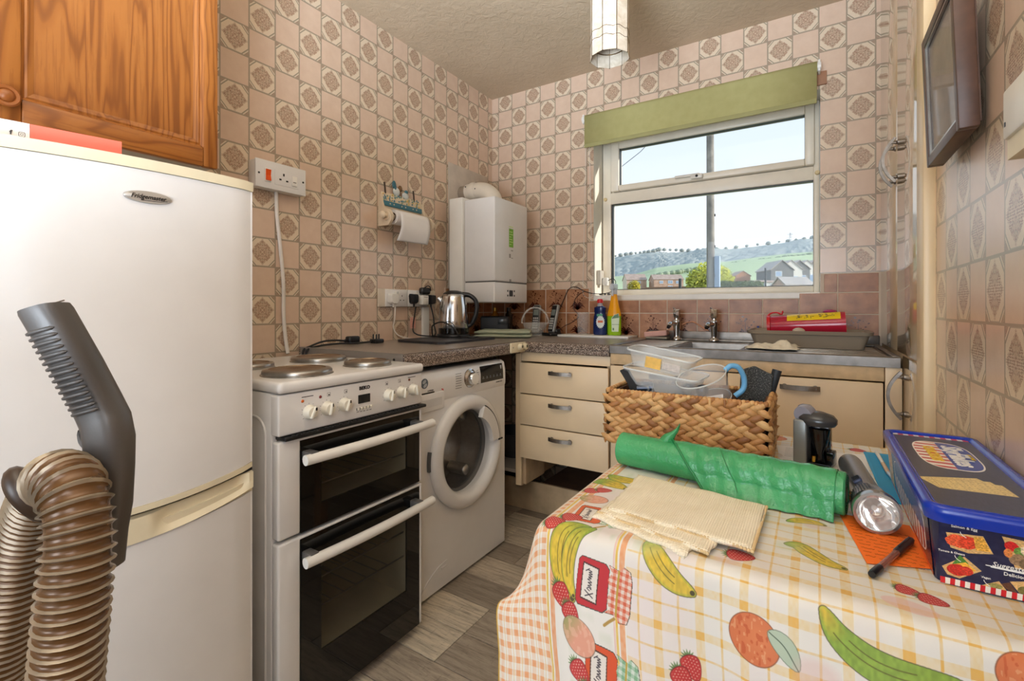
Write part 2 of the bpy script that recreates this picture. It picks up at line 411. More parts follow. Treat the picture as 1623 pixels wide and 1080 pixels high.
# planks run across the room, laid in rows 0.149 deep
PW = .149; row = 0
y = -.302+PW*2
meshes = {}
npl = 0
while y > -2.9:
    x = .02-((row*37) % 29)/50.0
    k = 0
    while x < XR-.02:
        L = (.31, .46, .62, .31, .46)[(row*3+k*2) % 5]
        a, b = max(x, .02), min(x+L, XR-.02)
        if b-a > .03 and not (y < -1.95 and b < .95):
            key = round(b-a, 3)
            if key not in meshes:
                gg = G(); gg.box((0, -PW+.0022, -.004), (b-a-.0022, 0, 0), .0012, 1); o = gg.build('plank', PLANK, fl, 0); meshes[key] = o.data
            else:
                o = bpy.data.objects.new('plank', meshes[key]); COL.objects.link(o); o.parent = fl
            o.location = (a, y, 0); npl += 1
        x += L; k += 1
    y -= PW; row += 1
# wall thickness round the window: reveals, sill, lintel and the outer leaf of the wall
g = G(); g.box((WX0-.05, .0015, WZ0), (WX0, .2, WZ1)); g.box((WX1, .0015, WZ0), (WX1+.05, .2, WZ1)); g.box((WX0-.05, .0015, WZ1+.0005), (WX1+.05, .2, WZ1+.05))
struct(g.build('wall_back_reveal', WALLW, None, 0))
g = G(); g.box((WX0, -.004, WZ0-.03), (WX1, .18, WZ0), .003, 1); struct(g.build('trim_1', M('white_sill', (236, 232, 224), .35), None, 30))
g = G()
for q in ((-.15, WX0-.05, -.4, ZC+.1), (WX1+.05, XR+.12, -.4, ZC+.1), (WX0-.05, WX1+.05, -.4, WZ0-.03), (WX0-.05, WX1+.05, WZ1+.05, ZC+.1)): g.box((q[0], .003, q[2]), (q[1], .24, q[3]))
struct(g.build('wall_back_core', M('outer_brick', (150, 110, 90), .8), None, 0))
# small-format brown tiles: left wall return, splash back, and the taller end by the cupboard
def motif_mesh():
    g = G()
    # fan of arched leaves at the foot of the tile with specks above, drawn in 0.14 square, flat glaze
    for sgn, L, hgt in ((-1, .050, .030), (1, .050, .030), (-1, .040, .046), (1, .040, .046), (-1, .026, .058), (1, .026, .058), (-1, .036, .014), (1, .036, .014)):
        pts = []
        for k in range(6):
            q = k/5; pts.append((sgn*L*q, -.052+hgt*(2.6*q-2.3*q*q), 0))
        for k in range(5):
            w = .0062*(1-k/5.6)*(.55 if k == 0 else 1); w2 = .0062*(1-(k+1)/5.6); d = Vector(pts[k+1])-Vector(pts[k]); n = Vector((-d.y, d.x, 0)).normalized()
            p, q = Vector(pts[k]), Vector(pts[k+1]); g.add([p-n*w, q-n*w2, q+n*w2, p+n*w], [(0, 1, 2, 3)])
    R = random.Random(3)
    for k in range(26):
        x = R.uniform(-.045, .045); y = R.uniform(-.01, .055)*(1-abs(x)*8); s = R.uniform(.0014, .0042)
        g.add([(x-s, y, 0), (x, y-s, 0), (x+s, y, 0), (x, y+s, 0)], [(0, 1, 2, 3)])
    g.add([(-.002, -.055, 0), (.002, -.055, 0), (.001, .03, 0), (-.001, .03, 0)], [(0, 1, 2, 3)])
    for bx_, by_ in ((-.012, .058), (.004, .046)):
        g.add([(bx_+.006*math.cos(a), by_+.004*math.sin(a), 0) for a in [PI*k/4 for k in range(8)]], [tuple(range(8))])
    return g
MOT = {}
TM = {}
def put_tile(parent, o, right, w, h, motif=0.0):
    key = (round(w, 3), round(h, 3))
    F = frame(o, right, (0, 0, 1))
    if key not in TM:
        g = G(); g.box((.0020, .0020, 0), (w-.0020, h-.0020, .006), .0014, 1); ob = g.build('tile', TILE, None, 30); TM[key] = ob.data
    else:
        ob = bpy.data.objects.new('tile', TM[key]); COL.objects.link(ob)
    ob.parent = parent; ob.matrix_local = F
    if motif:
        if 'm' not in MOT: mo = motif_mesh().build('flower_motif', MOTIF, None, 0, fix=False); MOT['m'] = mo.data
        else: mo = bpy.data.objects.new('flower_motif', MOT['m']); COL.objects.link(mo)
        s = motif; mo.parent = ob; mo.matrix_local = Matrix.Translation((w/2, h/2 if h > .12 else .065, .0065)) @ Matrix.Diagonal((s*min(1, w/.14), s*min(1, h/.12), 1, 1))
    return ob
rows = ((.914, 1.054), (1.054, 1.198))
TX = [0.006, .103, .253, .405, .545, .692, .840, .989, 1.139, 1.291, 1.441, 1.591, 1.742, 1.891, 2.04]
for i in range(len(TX)-1):
    x0, x1 = TX[i], TX[i+1]
    put_tile(wb, (x0, 0, .914), (1, 0, 0), x1-x0, .140, .95 if x1-x0 > .11 else 0)
    if x1 <= .70: put_tile(wb, (x0, 0, 1.054), (1, 0, 0), x1-x0, .144, 1.0 if x1-x0 > .11 else 0)
    elif x0 < .70: put_tile(wb, (x0, 0, 1.054), (1, 0, 0), x1-x0, .072, 0)
    elif x1 < 1.80: put_tile(wb, (x0, 0, 1.054), (1, 0, 0), x1-x0, .072, 0)
    else: put_tile(wb, (x0, 0, 1.054), (1, 0, 0), x1-x0, .097, 0)
put_tile(wb, (1.838, 0, 1.152), (1, 0, 0), .053, .085); put_tile(wb, (1.891, 0, 1.152), (1, 0, 0), .149, .085)
for i, (y0, y1) in enumerate(((-.48, -.405), (-.405, -.255), (-.255, -.105), (-.105, -.008))):
    for z0, z1 in rows: put_tile(wl, (0, y0, z0), (0, 1, 0), y1-y0, z1-z0, .95 if y1-y0 > .11 else 0)
g = G(); g.box((.002, -.0050, .914), (.70, -.0003, 1.1995)); g.box((.70, -.0050, .914), (1.83, -.0003, 1.127)); g.box((1.826, -.0050, .914), (2.046, -.0003, 1.2385)); g.box((.0003, -.482, .914), (.0050, -.006, 1.1995))
struct(g.build('trim_2', GROUT, None, 0))
# ================================================================== WINDOW
def empty_struct(name): o = bpy.data.objects.new(name, None); COL.objects.link(o); ORG[o] = Vector((0, 0, 0)); o['kind'] = 'structure'; return o
win = empty_struct('window_1')
def rect_frame(g, x0, x1, z0, z1, w, y0, y1, bev=.006):
    """hollow mitred frame: w = (left, right, bottom, top) widths"""
    l, r, b, t_ = w
    g.box((x0, y0, z0), (x0+l, y1, z1), bev); g.box((x1-r, y0, z0), (x1, y1, z1), bev)
    g.box((x0+l-.001, y0, z0), (x1-r+.001, y1, z0+b), bev); g.box((x0+l-.001, y0, z1-t_), (x1-r+.001, y1, z1), bev)
g = G(); rect_frame(g, .722, 1.824, 1.157, 2.084, (.052, .026, .034, .018), .13, .20)
g.box((.77, .13, 1.702), (1.80, .20, 1.770), .006)
plab(g.build('window_frame', FRAMEW, win, 35), 'yellowed white plastic window frame with a cross rail')
g = G(); rect_frame(g, .781, 1.803, 1.772, 2.066, (.050, .040, .034, .046), .105, .17, .008)
plab(g.build('top_sash', FRAMEW, win, 35), 'opening fanlight frame')
g = G(); rect_frame(g, .829, 1.766, 1.803, 2.022, (.004, .004, .004, .004), .118, .15, 0); rect_frame(g, .779, 1.802, 1.190, 1.703, (.005, .005, .004, .005), .135, .16, 0)
g.build('glazing_gasket', BLACKP, win, 0)
g = G(); g.box((.83, .14, 1.80), (1.766, .144, 2.022)); g.build('pane', GLASS, win, 0)
g = G(); g.box((.776, .155, 1.19), (1.80, .159, 1.703)); g.build('pane', GLASS, win, 0)
g = G(); g.box((1.155, .085, 1.792), (1.285, .10, 1.806), .004); g.box((1.24, .078, 1.776), (1.30, .106, 1.80), .004); h_ = g.build('window_handle', M('handle_white', (226, 222, 214), .3), win)
g = G(); g.ball((1.272, .076, 1.788), (.007, .005, .007), 10); g.build('lock_button', BLACKP, h_)
g = G()
for x, z in ((.74, 1.735), (1.815, 1.735)): g.cyl((x, .132, z), (x, .118, z), .012, .009, 12)
g.build('screw_cover', M('cap_yellow', (222, 200, 150), .4), win)
# ================================================================== ARCHITRAVE / RIGHT-HAND BUILT-IN CUPBOARD
DOORM = NT('glossy_cream_laminate').P(Base_Color=lin((216, 190, 152)), Roughness=.06, Coat_Weight=.6, Coat_Roughness=.04).m
JAMB = M('cream_gloss_paint', (232, 208, 168), .35, var=.05, vs=5)
g = G(); g.box((2.030, -1.052, 0), (XR+.002, -.964, ZC), .006); struct(g.build('trim_3', JAMB, None, 35))
cup = thing('tall_cupboard', 'tall built-in cupboard with glossy cream doors and pewter bow handles, right of sink', 'cupboard', (2.05, -.48, 0))
g = G(); g.box((2.0495, -.962, 0), (2.0545, -.001, ZC-.002)); g.build('carcass', CREAMW, cup, 0)
doors = []
for y0, y1, z0, z1 in ((-.482, -.004, .932, 2.44), (-.960, -.486, .932, 2.44), (-.960, -.6095, .06, .927)):
    g = G(); g.box((2.0455, y0, z0), (2.0495, y1, z1), .0012, 2); d = g.build('door', DOORM, cup, 30); doors.append(d)
def bow_handle(name, o, out, along, L, bow, parent, mat=PEWTER, posts=True, w=.006, th=.0024):
    """curved strap handle on two posts"""
    o = Vector(o); out = Vector(out); al = Vector(along); side = out.cross(al); g = G(); N = 14; sec = []
    for i in range(N+1):
        s = -1+2*i/N; p = o+al*(L/2*s)+out*(.010+bow*(1-s*s)); sec.append(p)
    for i in range(N):
        p, q = sec[i], sec[i+1]; d = (q-p).normalized(); nn = d.cross(side)
        g.add([p+side*w-nn*th, p-side*w-nn*th, p-side*w+nn*th, p+side*w+nn*th, q+side*w-nn*th, q-side*w-nn*th, q-side*w+nn*th, q+side*w+nn*th],
              [(0, 1, 5, 4), (1, 2, 6, 5), (2, 3, 7, 6), (3, 0, 4, 7)]+([(0, 3, 2, 1)] if i == 0 else [])+([(4, 5, 6, 7)] if i == N-1 else []))
    if posts:
        for s in (-.78, .78):
            b = o+al*(L/2*s); g.cyl(b, b+out*.004, .010, .009, 14); g.cyl(b, b+out*(.012+bow*(1-s*s)), .0042, n=10)
            g.ball(b+out*.008, .0065, 8)
    return g.build(name, mat, parent, 40)
bow_handle('handle', (2.0455, -.445, 1.588), (-1, 0, 0), (0, 0, 1), .150, .034, doors[0], th=.0040)
bow_handle('handle', (2.0455, -.523, 1.588), (-1, 0, 0), (0, 0, 1), .150, .034, doors[1], th=.0040)
bow_handle('handle', (2.0455, -.660, .803), (-1, 0, 0), (0, 0, 1), .150, .034, doors[2], th=.0044)
# ================================================================== FRIDGE-FREEZER
FR = thing('fridge_freezer', 'white bow-fronted fridge freezer with cream trims, left of cooker', 'fridge', (.709, -1.990, 0), rz=math.radians(-12))
FW, FB = .55, .042
def bowx(y): s = (y+FW/2)/(FW/2); return FB*(1-s*s)
def sag(y): s = (y+FW/2)/(FW/2); return -.030*(1-s*s)
def bow_slab(g, zb, zt, xb, dx=0.0, inset=0.0, n=24):
    """slab with bowed front; zb and zt may vary along y"""
    fb = zb if callable(zb) else (lambda y: zb); ft_ = zt if callable(zt) else (lambda y: zt); V = []
    for i in range(n+1):
        y = -FW+inset+(FW-2*inset)*i/n; x = bowx(y)+dx-(.006 if i in (0, n) else 0)
        V += [(xb, y, fb(y)), (x, y, fb(y)), (x, y, ft_(y)), (xb, y, ft_(y))]
    F_ = [(4*i+k, 4*i+(k+1) % 4, 4*i+4+(k+1) % 4, 4*i+4+k) for i in range(n) for k in range(4)]; g.add(V, F_+[(3, 2, 1, 0), (4*n, 4*n+1, 4*n+2, 4*n+3)])
zs = lambda d: (lambda y: .715+d+sag(y))
g = G(); g.box((-.50, -FW+.010, .03), (-.006, -.105, 1.347), .004); g.box((-.25, -.12, .03), (-.006, -.004, 1.347), .004); g.build('body', WHITE, FR)
g = G(); bow_slab(g, zs(.012), 1.3485, -.004); du = g.build('upper_door', WHITE, FR, 30)
g = G(); bow_slab(g, 1.3495, 1.370, -.24, .004, -.002); g.build('top_trim', CREAMP, FR, 30)
g = G(); bow_slab(g, zs(.0), zs(.0115), -.004, .002); g.build('door_trim', CREAMP, du, 30)
g = G(); bow_slab(g, .05, zs(-.055), -.004); dl = g.build('lower_door', WHITE, FR, 30)
g = G()
def grip(u, v):
    y = -FW*(1-u); s = (y+FW/2)/(FW/2); z = .715-.056+.018*s*s*.6+sag(y)+(.048-.018*s*s*.6)*v; x = bowx(y)+.004
    if s > .30: x -= .014*min(1, (s-.30)*10)*min(1, max(0, (.97-s))*18)*min(1, v*2.2)
    return (x, y, z)
g.grid(grip, 60, 6); bow_slab(g, zs(-.030), zs(-.008), -.004, -.014); bow_slab(g, zs(-.056), zs(-.028), -.004, -.004)
gp = g.build('grip_strip', CREAMP, dl, 40)
g = G(); bow_slab(g, zs(-.0075), zs(-.0005), -.004, -.016); g.build('door_gap', DARK, FR, 0)
g = G(); bow_slab(g, .0, .05, -.24, -.05); g.build('plinth', GREYP, FR, 0)
by0 = -.200; bo = Vector((bowx(by0)+.001, by0, 1.296)); tn = Vector((-(2*FB*((by0+FW/2)/(FW/2))/(FW/2)), 1, 0)).normalized(); nr = Vector((tn.y, -tn.x, 0))
g = G(); F = frame(bo, tn, (0, 0, 1)); gg = G(); gg.lathe([(.0, .003), (.036, .003), (.0385, .0015), (.039, 0)], n=40, sy=.30); g.v = [tuple(F @ Vector(q)) for q in gg.v]; g.f = gg.f; g.mi = gg.mi
bd = g.build('badge', M('badge_silver', (176, 170, 162), .3, .4, var=.03), du, 40)
text('lettering', 'Fridgemaster', .0122, bo+nr*.0032, tn, (0, 0, 1), BLACKP, bd, shear=.35, sx=.86, bold=.0002)
g = G()
for a, b in (((-.012, -.0075), (.02, -.0065)), ((.02, -.0065), (.031, -.004))):
    p = bo+tn*a[0]+Vector((0, 0, a[1]))+nr*.0034; q = bo+tn*b[0]+Vector((0, 0, b[1]))+nr*.0034; g.add([p, q, q+Vector((0, 0, .001)), p+Vector((0, 0, .001))], [(0, 1, 2, 3)])
g.build('underline', BLACKP, bd, 0, fix=False)
# leaflet standing on the fridge: white panel with two icons and a coral panel
LF = thing('leaflet', 'folded white and coral leaflet standing on top of the fridge', 'leaflet', (.709, -1.990, 1.3705), rz=math.radians(-12))
CORAL = M('coral_print', (238, 112, 92), .5, var=.02)
lx = -.005
g = G(); g.box((lx, -.50, 0), (lx+.0015, -.362, .036)); wp = g.build('white_panel', PAPER, LF, 0)
g = G(); g.box((lx-.0005, -.3615, 0), (lx+.001, -.235, .036)); cp = g.build('coral_panel', CORAL, LF, 0)
text('icon', 'f', .0100, (lx+.0017, -.3850, .0150), (0, 1, 0), (0, 0, 1), DKGREY, wp, bold=.0005)
g = G(); ic = Vector((lx+.0018, -.3715, .0147))
def ring2(g, c, r, w, n, sq):
    pts = []
    for R in (r, r-w):
        for i in range(n):
            a = 2*PI*i/n; ca, sa = math.cos(a), math.sin(a); k = 1/((abs(ca)**sq+abs(sa)**sq)**(1/sq)); pts.append(c+Vector((0, R*k*ca, R*k*sa)))
    g.add(pts, [(i, (i+1) % n, n+(i+1) % n, n+i) for i in range(n)])
ring2(g, ic, .0042, .0007, 24, 6); ring2(g, ic, .0021, .0006, 16, 2); g.add([ic+Vector((0, .0022, .0022)), ic+Vector((0, .0028, .0022)), ic+Vector((0, .0028, .0028)), ic+Vector((0, .0022, .0028))], [(0, 1, 2, 3)])
g.build('icon', DKGREY, wp, 0, fix=False)
g = G()
for k in range(9): g.box((lx+.001, -.312+k*.0045, .0085), (lx+.0013, -.3085+k*.0045, .0105+.0012*(k == 0)))
g.build('fine_print', PAPER, cp, 0)
# ================================================================== OAK WALL CUPBOARD
WC = thing('wall_cabinet', 'golden oak wall cupboard with arched grain panel, above the fridge', 'cupboard', (.16, -2.15, 1.49))
CY0, CY1, CX = -2.348, -1.880, .330
g = G(); g.box((.002, -2.40, 1.496), (CX-.024, CY1+.004, 2.25), .002); g.build('carcass', OAK, WC, 30)
g = G(); g.box((.004, -2.395, 1.4925), (CX-.03, CY1-.002, 1.4958)); g.build('base_board', M('pale_melamine', (190, 184, 172), .5), WC, 0)
g = G()
sw = .058
g.box((CX-.022, CY0, 1.486), (CX, CY0+sw, 2.25), .004)
dr = g.build('door', OAK, WC, 30)
g = G(); g.box((CX-.022, CY1-.040, 1.486), (CX, CY1, 2.25), .005); g.build('stile', OAK, dr, 30)
g = G(); g.box((CX-.022, CY0+sw, 1.486), (CX, CY1-.040, 1.486+.055), .004); g.build('rail', OAKH, dr, 30); g = G(); g.box((CX-.022, CY0+sw, 2.19), (CX, CY1-.040, 2.25), .004); g.build('rail', OAKH, dr, 30)
# raised-and-fielded bevel of the panel
a0, a1, b0, b1 = CY0+sw, CY1-.040, 1.541, 2.19
g = G(); g.box((CX-.020, a0, b0), (CX-.012, a1, b1))
def bead(y0, y1, z0, z1, w, xo, xi):
    o = [(xo, y0, z0), (xo, y1, z0), (xo, y1, z1), (xo, y0, z1)]; i_ = [(xi, y0+w, z0+w), (xi, y1-w, z0+w), (xi, y1-w, z1-w), (xi, y0+w, z1-w)]
    g.add(o+i_, [(0, 1, 5, 4), (1, 2, 6, 5), (2, 3, 7, 6), (3, 0, 4, 7)])
bead(a0-.001, a1+.001, b0-.001, b1+.001, .007, CX-.001, CX-.008); bead(a0+.006, a1-.006, b0+.006, b1-.006, .004, CX-.008, CX-.0065); bead(a0+.010, a1-.010, b0+.010, b1-.010, .012, CX-.0065, CX-.0115)
g.build('panel', OAK, dr, 0)
g = G(); g.lathe([(.010, 0), (.011, .006), (.0215, .010), (.0235, .016), (.0205, .020), (.0155, .0195), (.0135, .0175), (.0115, .0215), (.006, .0245), (0, .025)], (CX, -2.317, 1.535), (1, 0, 0), 28); g.build('knob', KNOBW, dr)
# ================================================================== COOKER
CK = thing('cooker', 'white freestanding electric cooker with black glass double oven', 'cooker', (.40, -1.668, 0))
KY0, KY1, KX = -1.922, -1.415, .700
GLOSSB = NT('oven_black_glass').P(Base_Color=lin((16, 15, 14)), Roughness=.04, Specular_IOR_Level=.5).m
SMOKE = M('smoked_oven_glass', (52, 48, 38), .04, var=0, Alpha=.30)
g = G(); g.box((.102, KY0+.019, .045), (.30, KY1-.019, .866), .003)
g.box((.10, KY0, .03), (.668, KY0+.018, .868), .004); g.box((.10, KY1-.018, .03), (.668, KY1, .868), .004); g.box((.12, KY0+.019, .032), (.655, KY1-.019, .05)); g.box((.12, KY0+.019, .480), (.655, KY1-.019, .507)); g.box((.12, KY0+.019, .752), (.655, KY1-.019, .866))
g.build('body', WHITE, CK, 30)
g = G()  # pressed outline on the side panel
lp = []
for cx, cz, a in ((.60, .76, 0), (.16, .76, 90), (.16, .14, 180), (.60, .14, 270)):
    for k in range(7): q = math.radians(a+k*15); lp.append((cx+.045*math.cos(q), KY0-.0005, cz+.045*math.sin(q)))
g.tube(lp, .0035, 8, closed=True); g.build('pressed_rib', WHITE, CK)
g = G(); g.box((.12, KY0+.02, 0), (.64, KY1-.02, .045)); g.build('plinth', BLACKP, CK, 0)
# hob tray
g = G(); g.box((.09, KY0-.002, .869), (KX+.006, KY1+.002, .898), .011, 4); hob = g.build('hob_top', WHITE, CK, 50)
HOT = M('hotplate_top', (150, 128, 104), .30, 1.0, var=.16, vs=25); 
for (x, y, r) in ((.585, -1.795, .092), (.335, -1.795, .073), (.585, -1.548, .074), (.335, -1.548, .092)):
    g = G(); g.lathe([(r*1.02, .897), (r*1.02, .9005), (r*.985, .902), (r*.985, .9085), (r*.95, .9125), (r*.80, .9145)], (x, y, 0), n=40)
    hp = g.build('hotplate', STEEL, hob, 50)
    g = G(); g.lathe([(r*.80, .9145), (r*.78, .9125), (r*.30, .9132), (r*.27, .9118), (0, .9118)], (x, y, 0), n=40); g.build('plate_top', HOT, hp, 30)
# control panel
PX = KX-.002
g = G(); g.box((.64, KY0+.001, .764), (PX, KY1-.001, .866), .005, 3); pan = g.build('control_panel', WHITE, CK, 40)
KN = M('knob_cream', (226, 221, 206), .4, var=.03)
rot = (25, 10, 20, 10, 5, -10)
for i, (y, z) in enumerate(((-1.837, .812), (-1.784, .8125), (-1.729, .813), (-1.566, .8145), (-1.513, .8155), (-1.460, .8165))):
    g = G(); g.lathe([(.0185, 0), (.0185, .004), (.0165, .006), (.0155, .016), (.0135, .019), (0, .0195)], (PX, y, z), (1, 0, 0), 26)
    a = math.radians(rot[i]); uy, uz = math.sin(a), math.cos(a)
    R = frame((PX+.012, y, z), (0, uz, -uy), (0, uy, uz)); gg = G(); gg.box((-.0042, -.0165, 0), (.0042, .0165, .0125), .003); g.merge(bmesh.new()) if False else None
    o0 = len(g.v); g.v += [tuple(R @ Vector(q)) for q in gg.v]; g.f += [tuple(j+o0 for j in f) for f in gg.f]; g.mi += gg.mi
    kb = g.build('knob', KN, pan, 45)
    g = G(); p = R @ Vector((-.0005, .006, .0128)); q = R @ Vector((.0008, .015, .0128)); g.box((min(p.x, q.x), min(p.y, q.y), min(p.z, q.z)), (max(p.x, q.x)+.0003, max(p.y, q.y), max(p.z, q.z))); g.build('pointer_mark', BLACKP, kb, 0)
    g = G()
    for k in range(9):
        q = math.radians(-130+k*32); r1, r2 = .0205, .0235
        c_ = Vector((PX+.0004, y+r1*math.sin(q), z+r1*math.cos(q))); d_ = Vector((0, math.sin(q), math.cos(q)))*(.0022 if k % 2 else .0034); n_ = Vector((0, math.cos(q), -math.sin(q)))*.0005
        g.add([c_-n_, c_+n_, c_+d_+n_, c_+d_-n_], [(0, 1, 2, 3)])
    zi = z+.036; 
    if i in (1, 2, 3, 4):
        for (a_, b_, c2, d2) in ((-.005, -.005, .005, -.0042), (-.005, .0042, .005, .005), (-.005, -.005, -.0042, .005), (.0042, -.005, .005, .005), (-.002 if i % 2 else .0, -.003, .003, .001)):
            yy = y+(.006 if i < 3 else -.006); g.add([(PX+.0004, yy+a_, zi+b_), (PX+.0004, yy+c2, zi+b_), (PX+.0004, yy+c2, zi+d2), (PX+.0004, yy+a_, zi+d2)], [(0, 1, 2, 3)])
    else: g.add([(PX+.0004, y-.022, zi+.004), (PX+.0004, y+.012, zi+.004), (PX+.0004, y+.012, zi+.006), (PX+.0004, y-.022, zi+.006)], [(0, 1, 2, 3)])
    g.build('dial_print', DKGREY, pan, 0, fix=False)
for y, z, c in ((-1.856, .843, (190, 92, 30)), (-1.804, .846, (120, 40, 40)), (-1.476, .850, (120, 62, 36))):
    g = G(); g.ball((PX, y, z), (.003, .0042, .0042), 10); g.build('indicator_light', M('lamp_lens', c, .2), pan)
g = G(); g.box((PX-.001, -1.680, .806), (PX+.0012, -1.636, .831), .001, 1); g.build('display', M('cooker_display', (36, 40, 42), .15), pan, 0)
for k in range(5):
    y = -1.684+k*.0115; g = G(); g.box((PX-.001, y, .787+k*.0005), (PX+.004, y+.008, .794+k*.0005), .002); g.build('button', KN, pan)
    g = G(); g.box((PX, y-.001, .782), (PX+.0006, y+.006, .7835)); g.box((PX, y-.0022, .788), (PX+.0008, y-.0004, .795)); g.build('button_print', DKGREY, pan, 0)
text('lettering', 'BEKO', .0135, (PX, -1.657, .8495), (0, 1, 0), (0, 0, 1), BLACKP, pan, bold=.0006, sx=1.15)
g = G(); g.box((.66, KY0+.012, .752), (KX+.010, KY1+.008, .762), .003); 
for k in range(30): g.box((KX+.002, KY0+.03+k*.0155, .7605), (KX+.008, KY0+.04+k*.0155, .7645), .001, 1)
g.build('vent_seal', BLACKP, CK, 0)
def oven_door(z0, z1, wz0, wz1, hz):
    X0, X1 = .668, KX
    g = G(); g.box((X0, KY0+.001, z0), (X1-.003, KY0+.062, z1), .006, 3); g.box((X0, KY1-.013, z0), (X1-.003, KY1-.001, z1), .004, 3); g.box((X0, KY0+.02, z1-.007), (X1-.003, KY1-.003, z1-.0005), .002); d = g.build('oven_door', WHITE, CK, 40)
    gy0, gy1 = KY0+.062, KY1-.013; wy0, wy1 = -1.800, -1.485
    g = G()
    for q in ((gy0, wy0, z0, z1-.007), (wy1, gy1, z0, z1-.007), (wy0, wy1, z0, wz0), (wy0, wy1, wz1, z1-.007)): g.box((X1-.010, q[0], q[2]), (X1-.003, q[1], q[3]))
    g.build('glass_border', GLOSSB, d, 0)
    g = G(); g.box((X1-.0062, wy0-.001, wz0-.001), (X1-.0032, wy1+.001, wz1+.001)); g.build('glass_window', SMOKE, d, 0)
    g = G(); N = 12; pts = []
    for i in range(N+1):
        s = -1+2*i/N; pts.append((KX+.030+.010*(1-s*s), (KY0+.052)+(.470)*(i/N), hz))
    g.tube(pts, .0135, 14); h = g.build('handle', WHITEM, d, 50)
    g = G()
    for y in (KY0+.078, KY1-.043): g.box((X1-.006, y-.013, hz-.010), (KX+.034, y+.013, hz+.016), .004)
    g.build('handle_bracket', GREYP, h, 40)
    # cavity behind the glass
    g = G(); c0, c1 = (.32, KY0+.04, wz0-.04), (.664, KY1-.035, wz1+.03)
    v = [(x, y, z) for x in (c0[0], c1[0]) for y in (c0[1], c1[1]) for z in (c0[2], c1[2])]
    g.add(v, [(0, 1, 3, 2), (0, 4, 5, 1), (2, 3, 7, 6), (0, 2, 6, 4), (1, 5, 7, 3)]); g.build('oven_cavity', M('oven_enamel', (196, 184, 154), .3, var=.1), CK, 0, fix=False)
    g = G(); hs = (wz0+.035,) if wz1-wz0 < .15 else (wz0+.09, wz0+.17)
    for z in hs:
        for k in range(9): y = c0[1]+.02+k*.042; g.tube([(.36, y, z), (.655, y, z)], .0018, 6)
        g.tube([(.655, c0[1]+.01, z), (.655, c1[1]-.01, z)], .0028, 6); g.tube([(.36, c0[1]+.01, z), (.36, c1[1]-.01, z)], .0028, 6)
    g.build('oven_rack', STEEL, CK)
oven_door(.507, .750, .565, .675, .700)
oven_door(.035, .498, .172, .408, .443)
# ================================================================== WASHING MACHINE
WM = thing('washing_machine', 'white front loading washing machine under the worktop', 'washing machine', (.30, -1.062, 0))
WY0, WY1, WX = -1.358, -.765, .600
dc = (-1.052, .502); DR = .226
g = G(); g.box((.03, WY0, .012), (.43, WY1, .846), .012, 3)
g.box((.41, WY0, .012), (WX-.012, WY0+.02, .846), .006); g.box((.41, WY1-.02, .012), (WX-.012, WY1, .846), .006); g.box((.41, WY0, .826), (WX-.03, WY1, .846), .006); g.box((.41, WY0, .012), (WX-.012, WY1, .03))
g.build('body', WHITE, WM, 40)
# fascia with round opening
g = G(); N = 48; hole = .168; z0, z1 = .014, .728
def sq(a):
    ca, sa = math.cos(a), math.sin(a); t_ = min(((WY1-dc[0])/ca if ca > 1e-6 else (WY0-dc[0])/ca if ca < -1e-6 else 9), ((z1-dc[1])/sa if sa > 1e-6 else (z0-dc[1])/sa if sa < -1e-6 else 9)); return dc[0]+ca*t_, dc[1]+sa*t_
angs = sorted([2*PI*i/N for i in range(N)]+[math.atan2(z-dc[1], y-dc[0]) % (2*PI) for y in (WY0, WY1) for z in (z0, z1)])
n = len(angs); V = []
for a in angs: y, z = sq(a); V.append((WX, y, z))
for a in angs: V.append((WX, dc[0]+hole*math.cos(a), dc[1]+hole*math.sin(a)))
for a in angs: V.append((WX-.03, dc[0]+hole*math.cos(a), dc[1]+hole*math.sin(a)))
for a in angs: y, z = sq(a); V.append((WX-.014, y, z))
g.add(V, [(i, (i+1) % n, n+(i+1) % n, n+i) for i in range(n)]+[(n+i, n+(i+1) % n, 2*n+(i+1) % n, 2*n+i) for i in range(n)]+[((i+1) % n, i, 3*n+i, 3*n+(i+1) % n) for i in range(n)])
g.build('front_panel', WHITE, WM, 30)
# control panel leaning back slightly, curved lower edge over the door
def cp(y, z, d=0.0): return (WX+float(np.interp(z, [.742, .800, .836], [.005, .004, -.004]))+d, y, z)
g = G()
prof = [(WX-.03, .728), (WX, .728), (WX+.005, .742), (WX+.004, .800), (WX-.004, .836), (WX-.022, .846), (WX-.05, .846)]
g.prism(prof, (0, WY0+.001, 0), (1, 0, 0), (0, 0, 1), (0, WY1-WY0-.002, 0)); wp_ = g.build('control_panel', WHITE, WM, 60)
g = G(); g.box((WX+.001, WY0+.004, .700), (WX+.008, -1.195, .766), .004); dw = g.build('detergent_drawer', WHITE, WM, 40)
g = G(); g.box((WX+.007, WY0+.04, .716), (WX+.0085, -1.21, .746), .001); plab(g.build('drawer_grip', M('drawer_shadow', (206, 204, 202), .4), dw, 0), 'drawer grip, recess shade put into a greyer plate')  # no recess here: its shade is the plate's greyer colour
g = G(); g.lathe([(.040, 0), (.040, .003), (.034, .006), (.031, .012), (.026, .014), (.024, .028), (.021, .031), (0, .0315)], (WX+.001, -1.030, .792), (1, 0, 0), 32); dl_ = g.build('program_dial', CHROME, wp_, 45)
g = G(); g.lathe([(.0235, .0), (.0225, .004), (0, .0045)], (WX+.029, -1.030, .792), (1, 0, 0), 28); g.build('dial_cap', WHITEM, dl_, 45)
g = G()
for k in range(7):
    z = .762+k*.0095
    for y0, y1 in ((-1.122+abs(k-3)*-.001, -1.088), (-.985, -.972)):
        g.box((WX+.004, y0, z), (WX+.0054-.06*max(0, z-.795), y1, z+.0015))
g.build('program_print', DKGREY, wp_, 0)
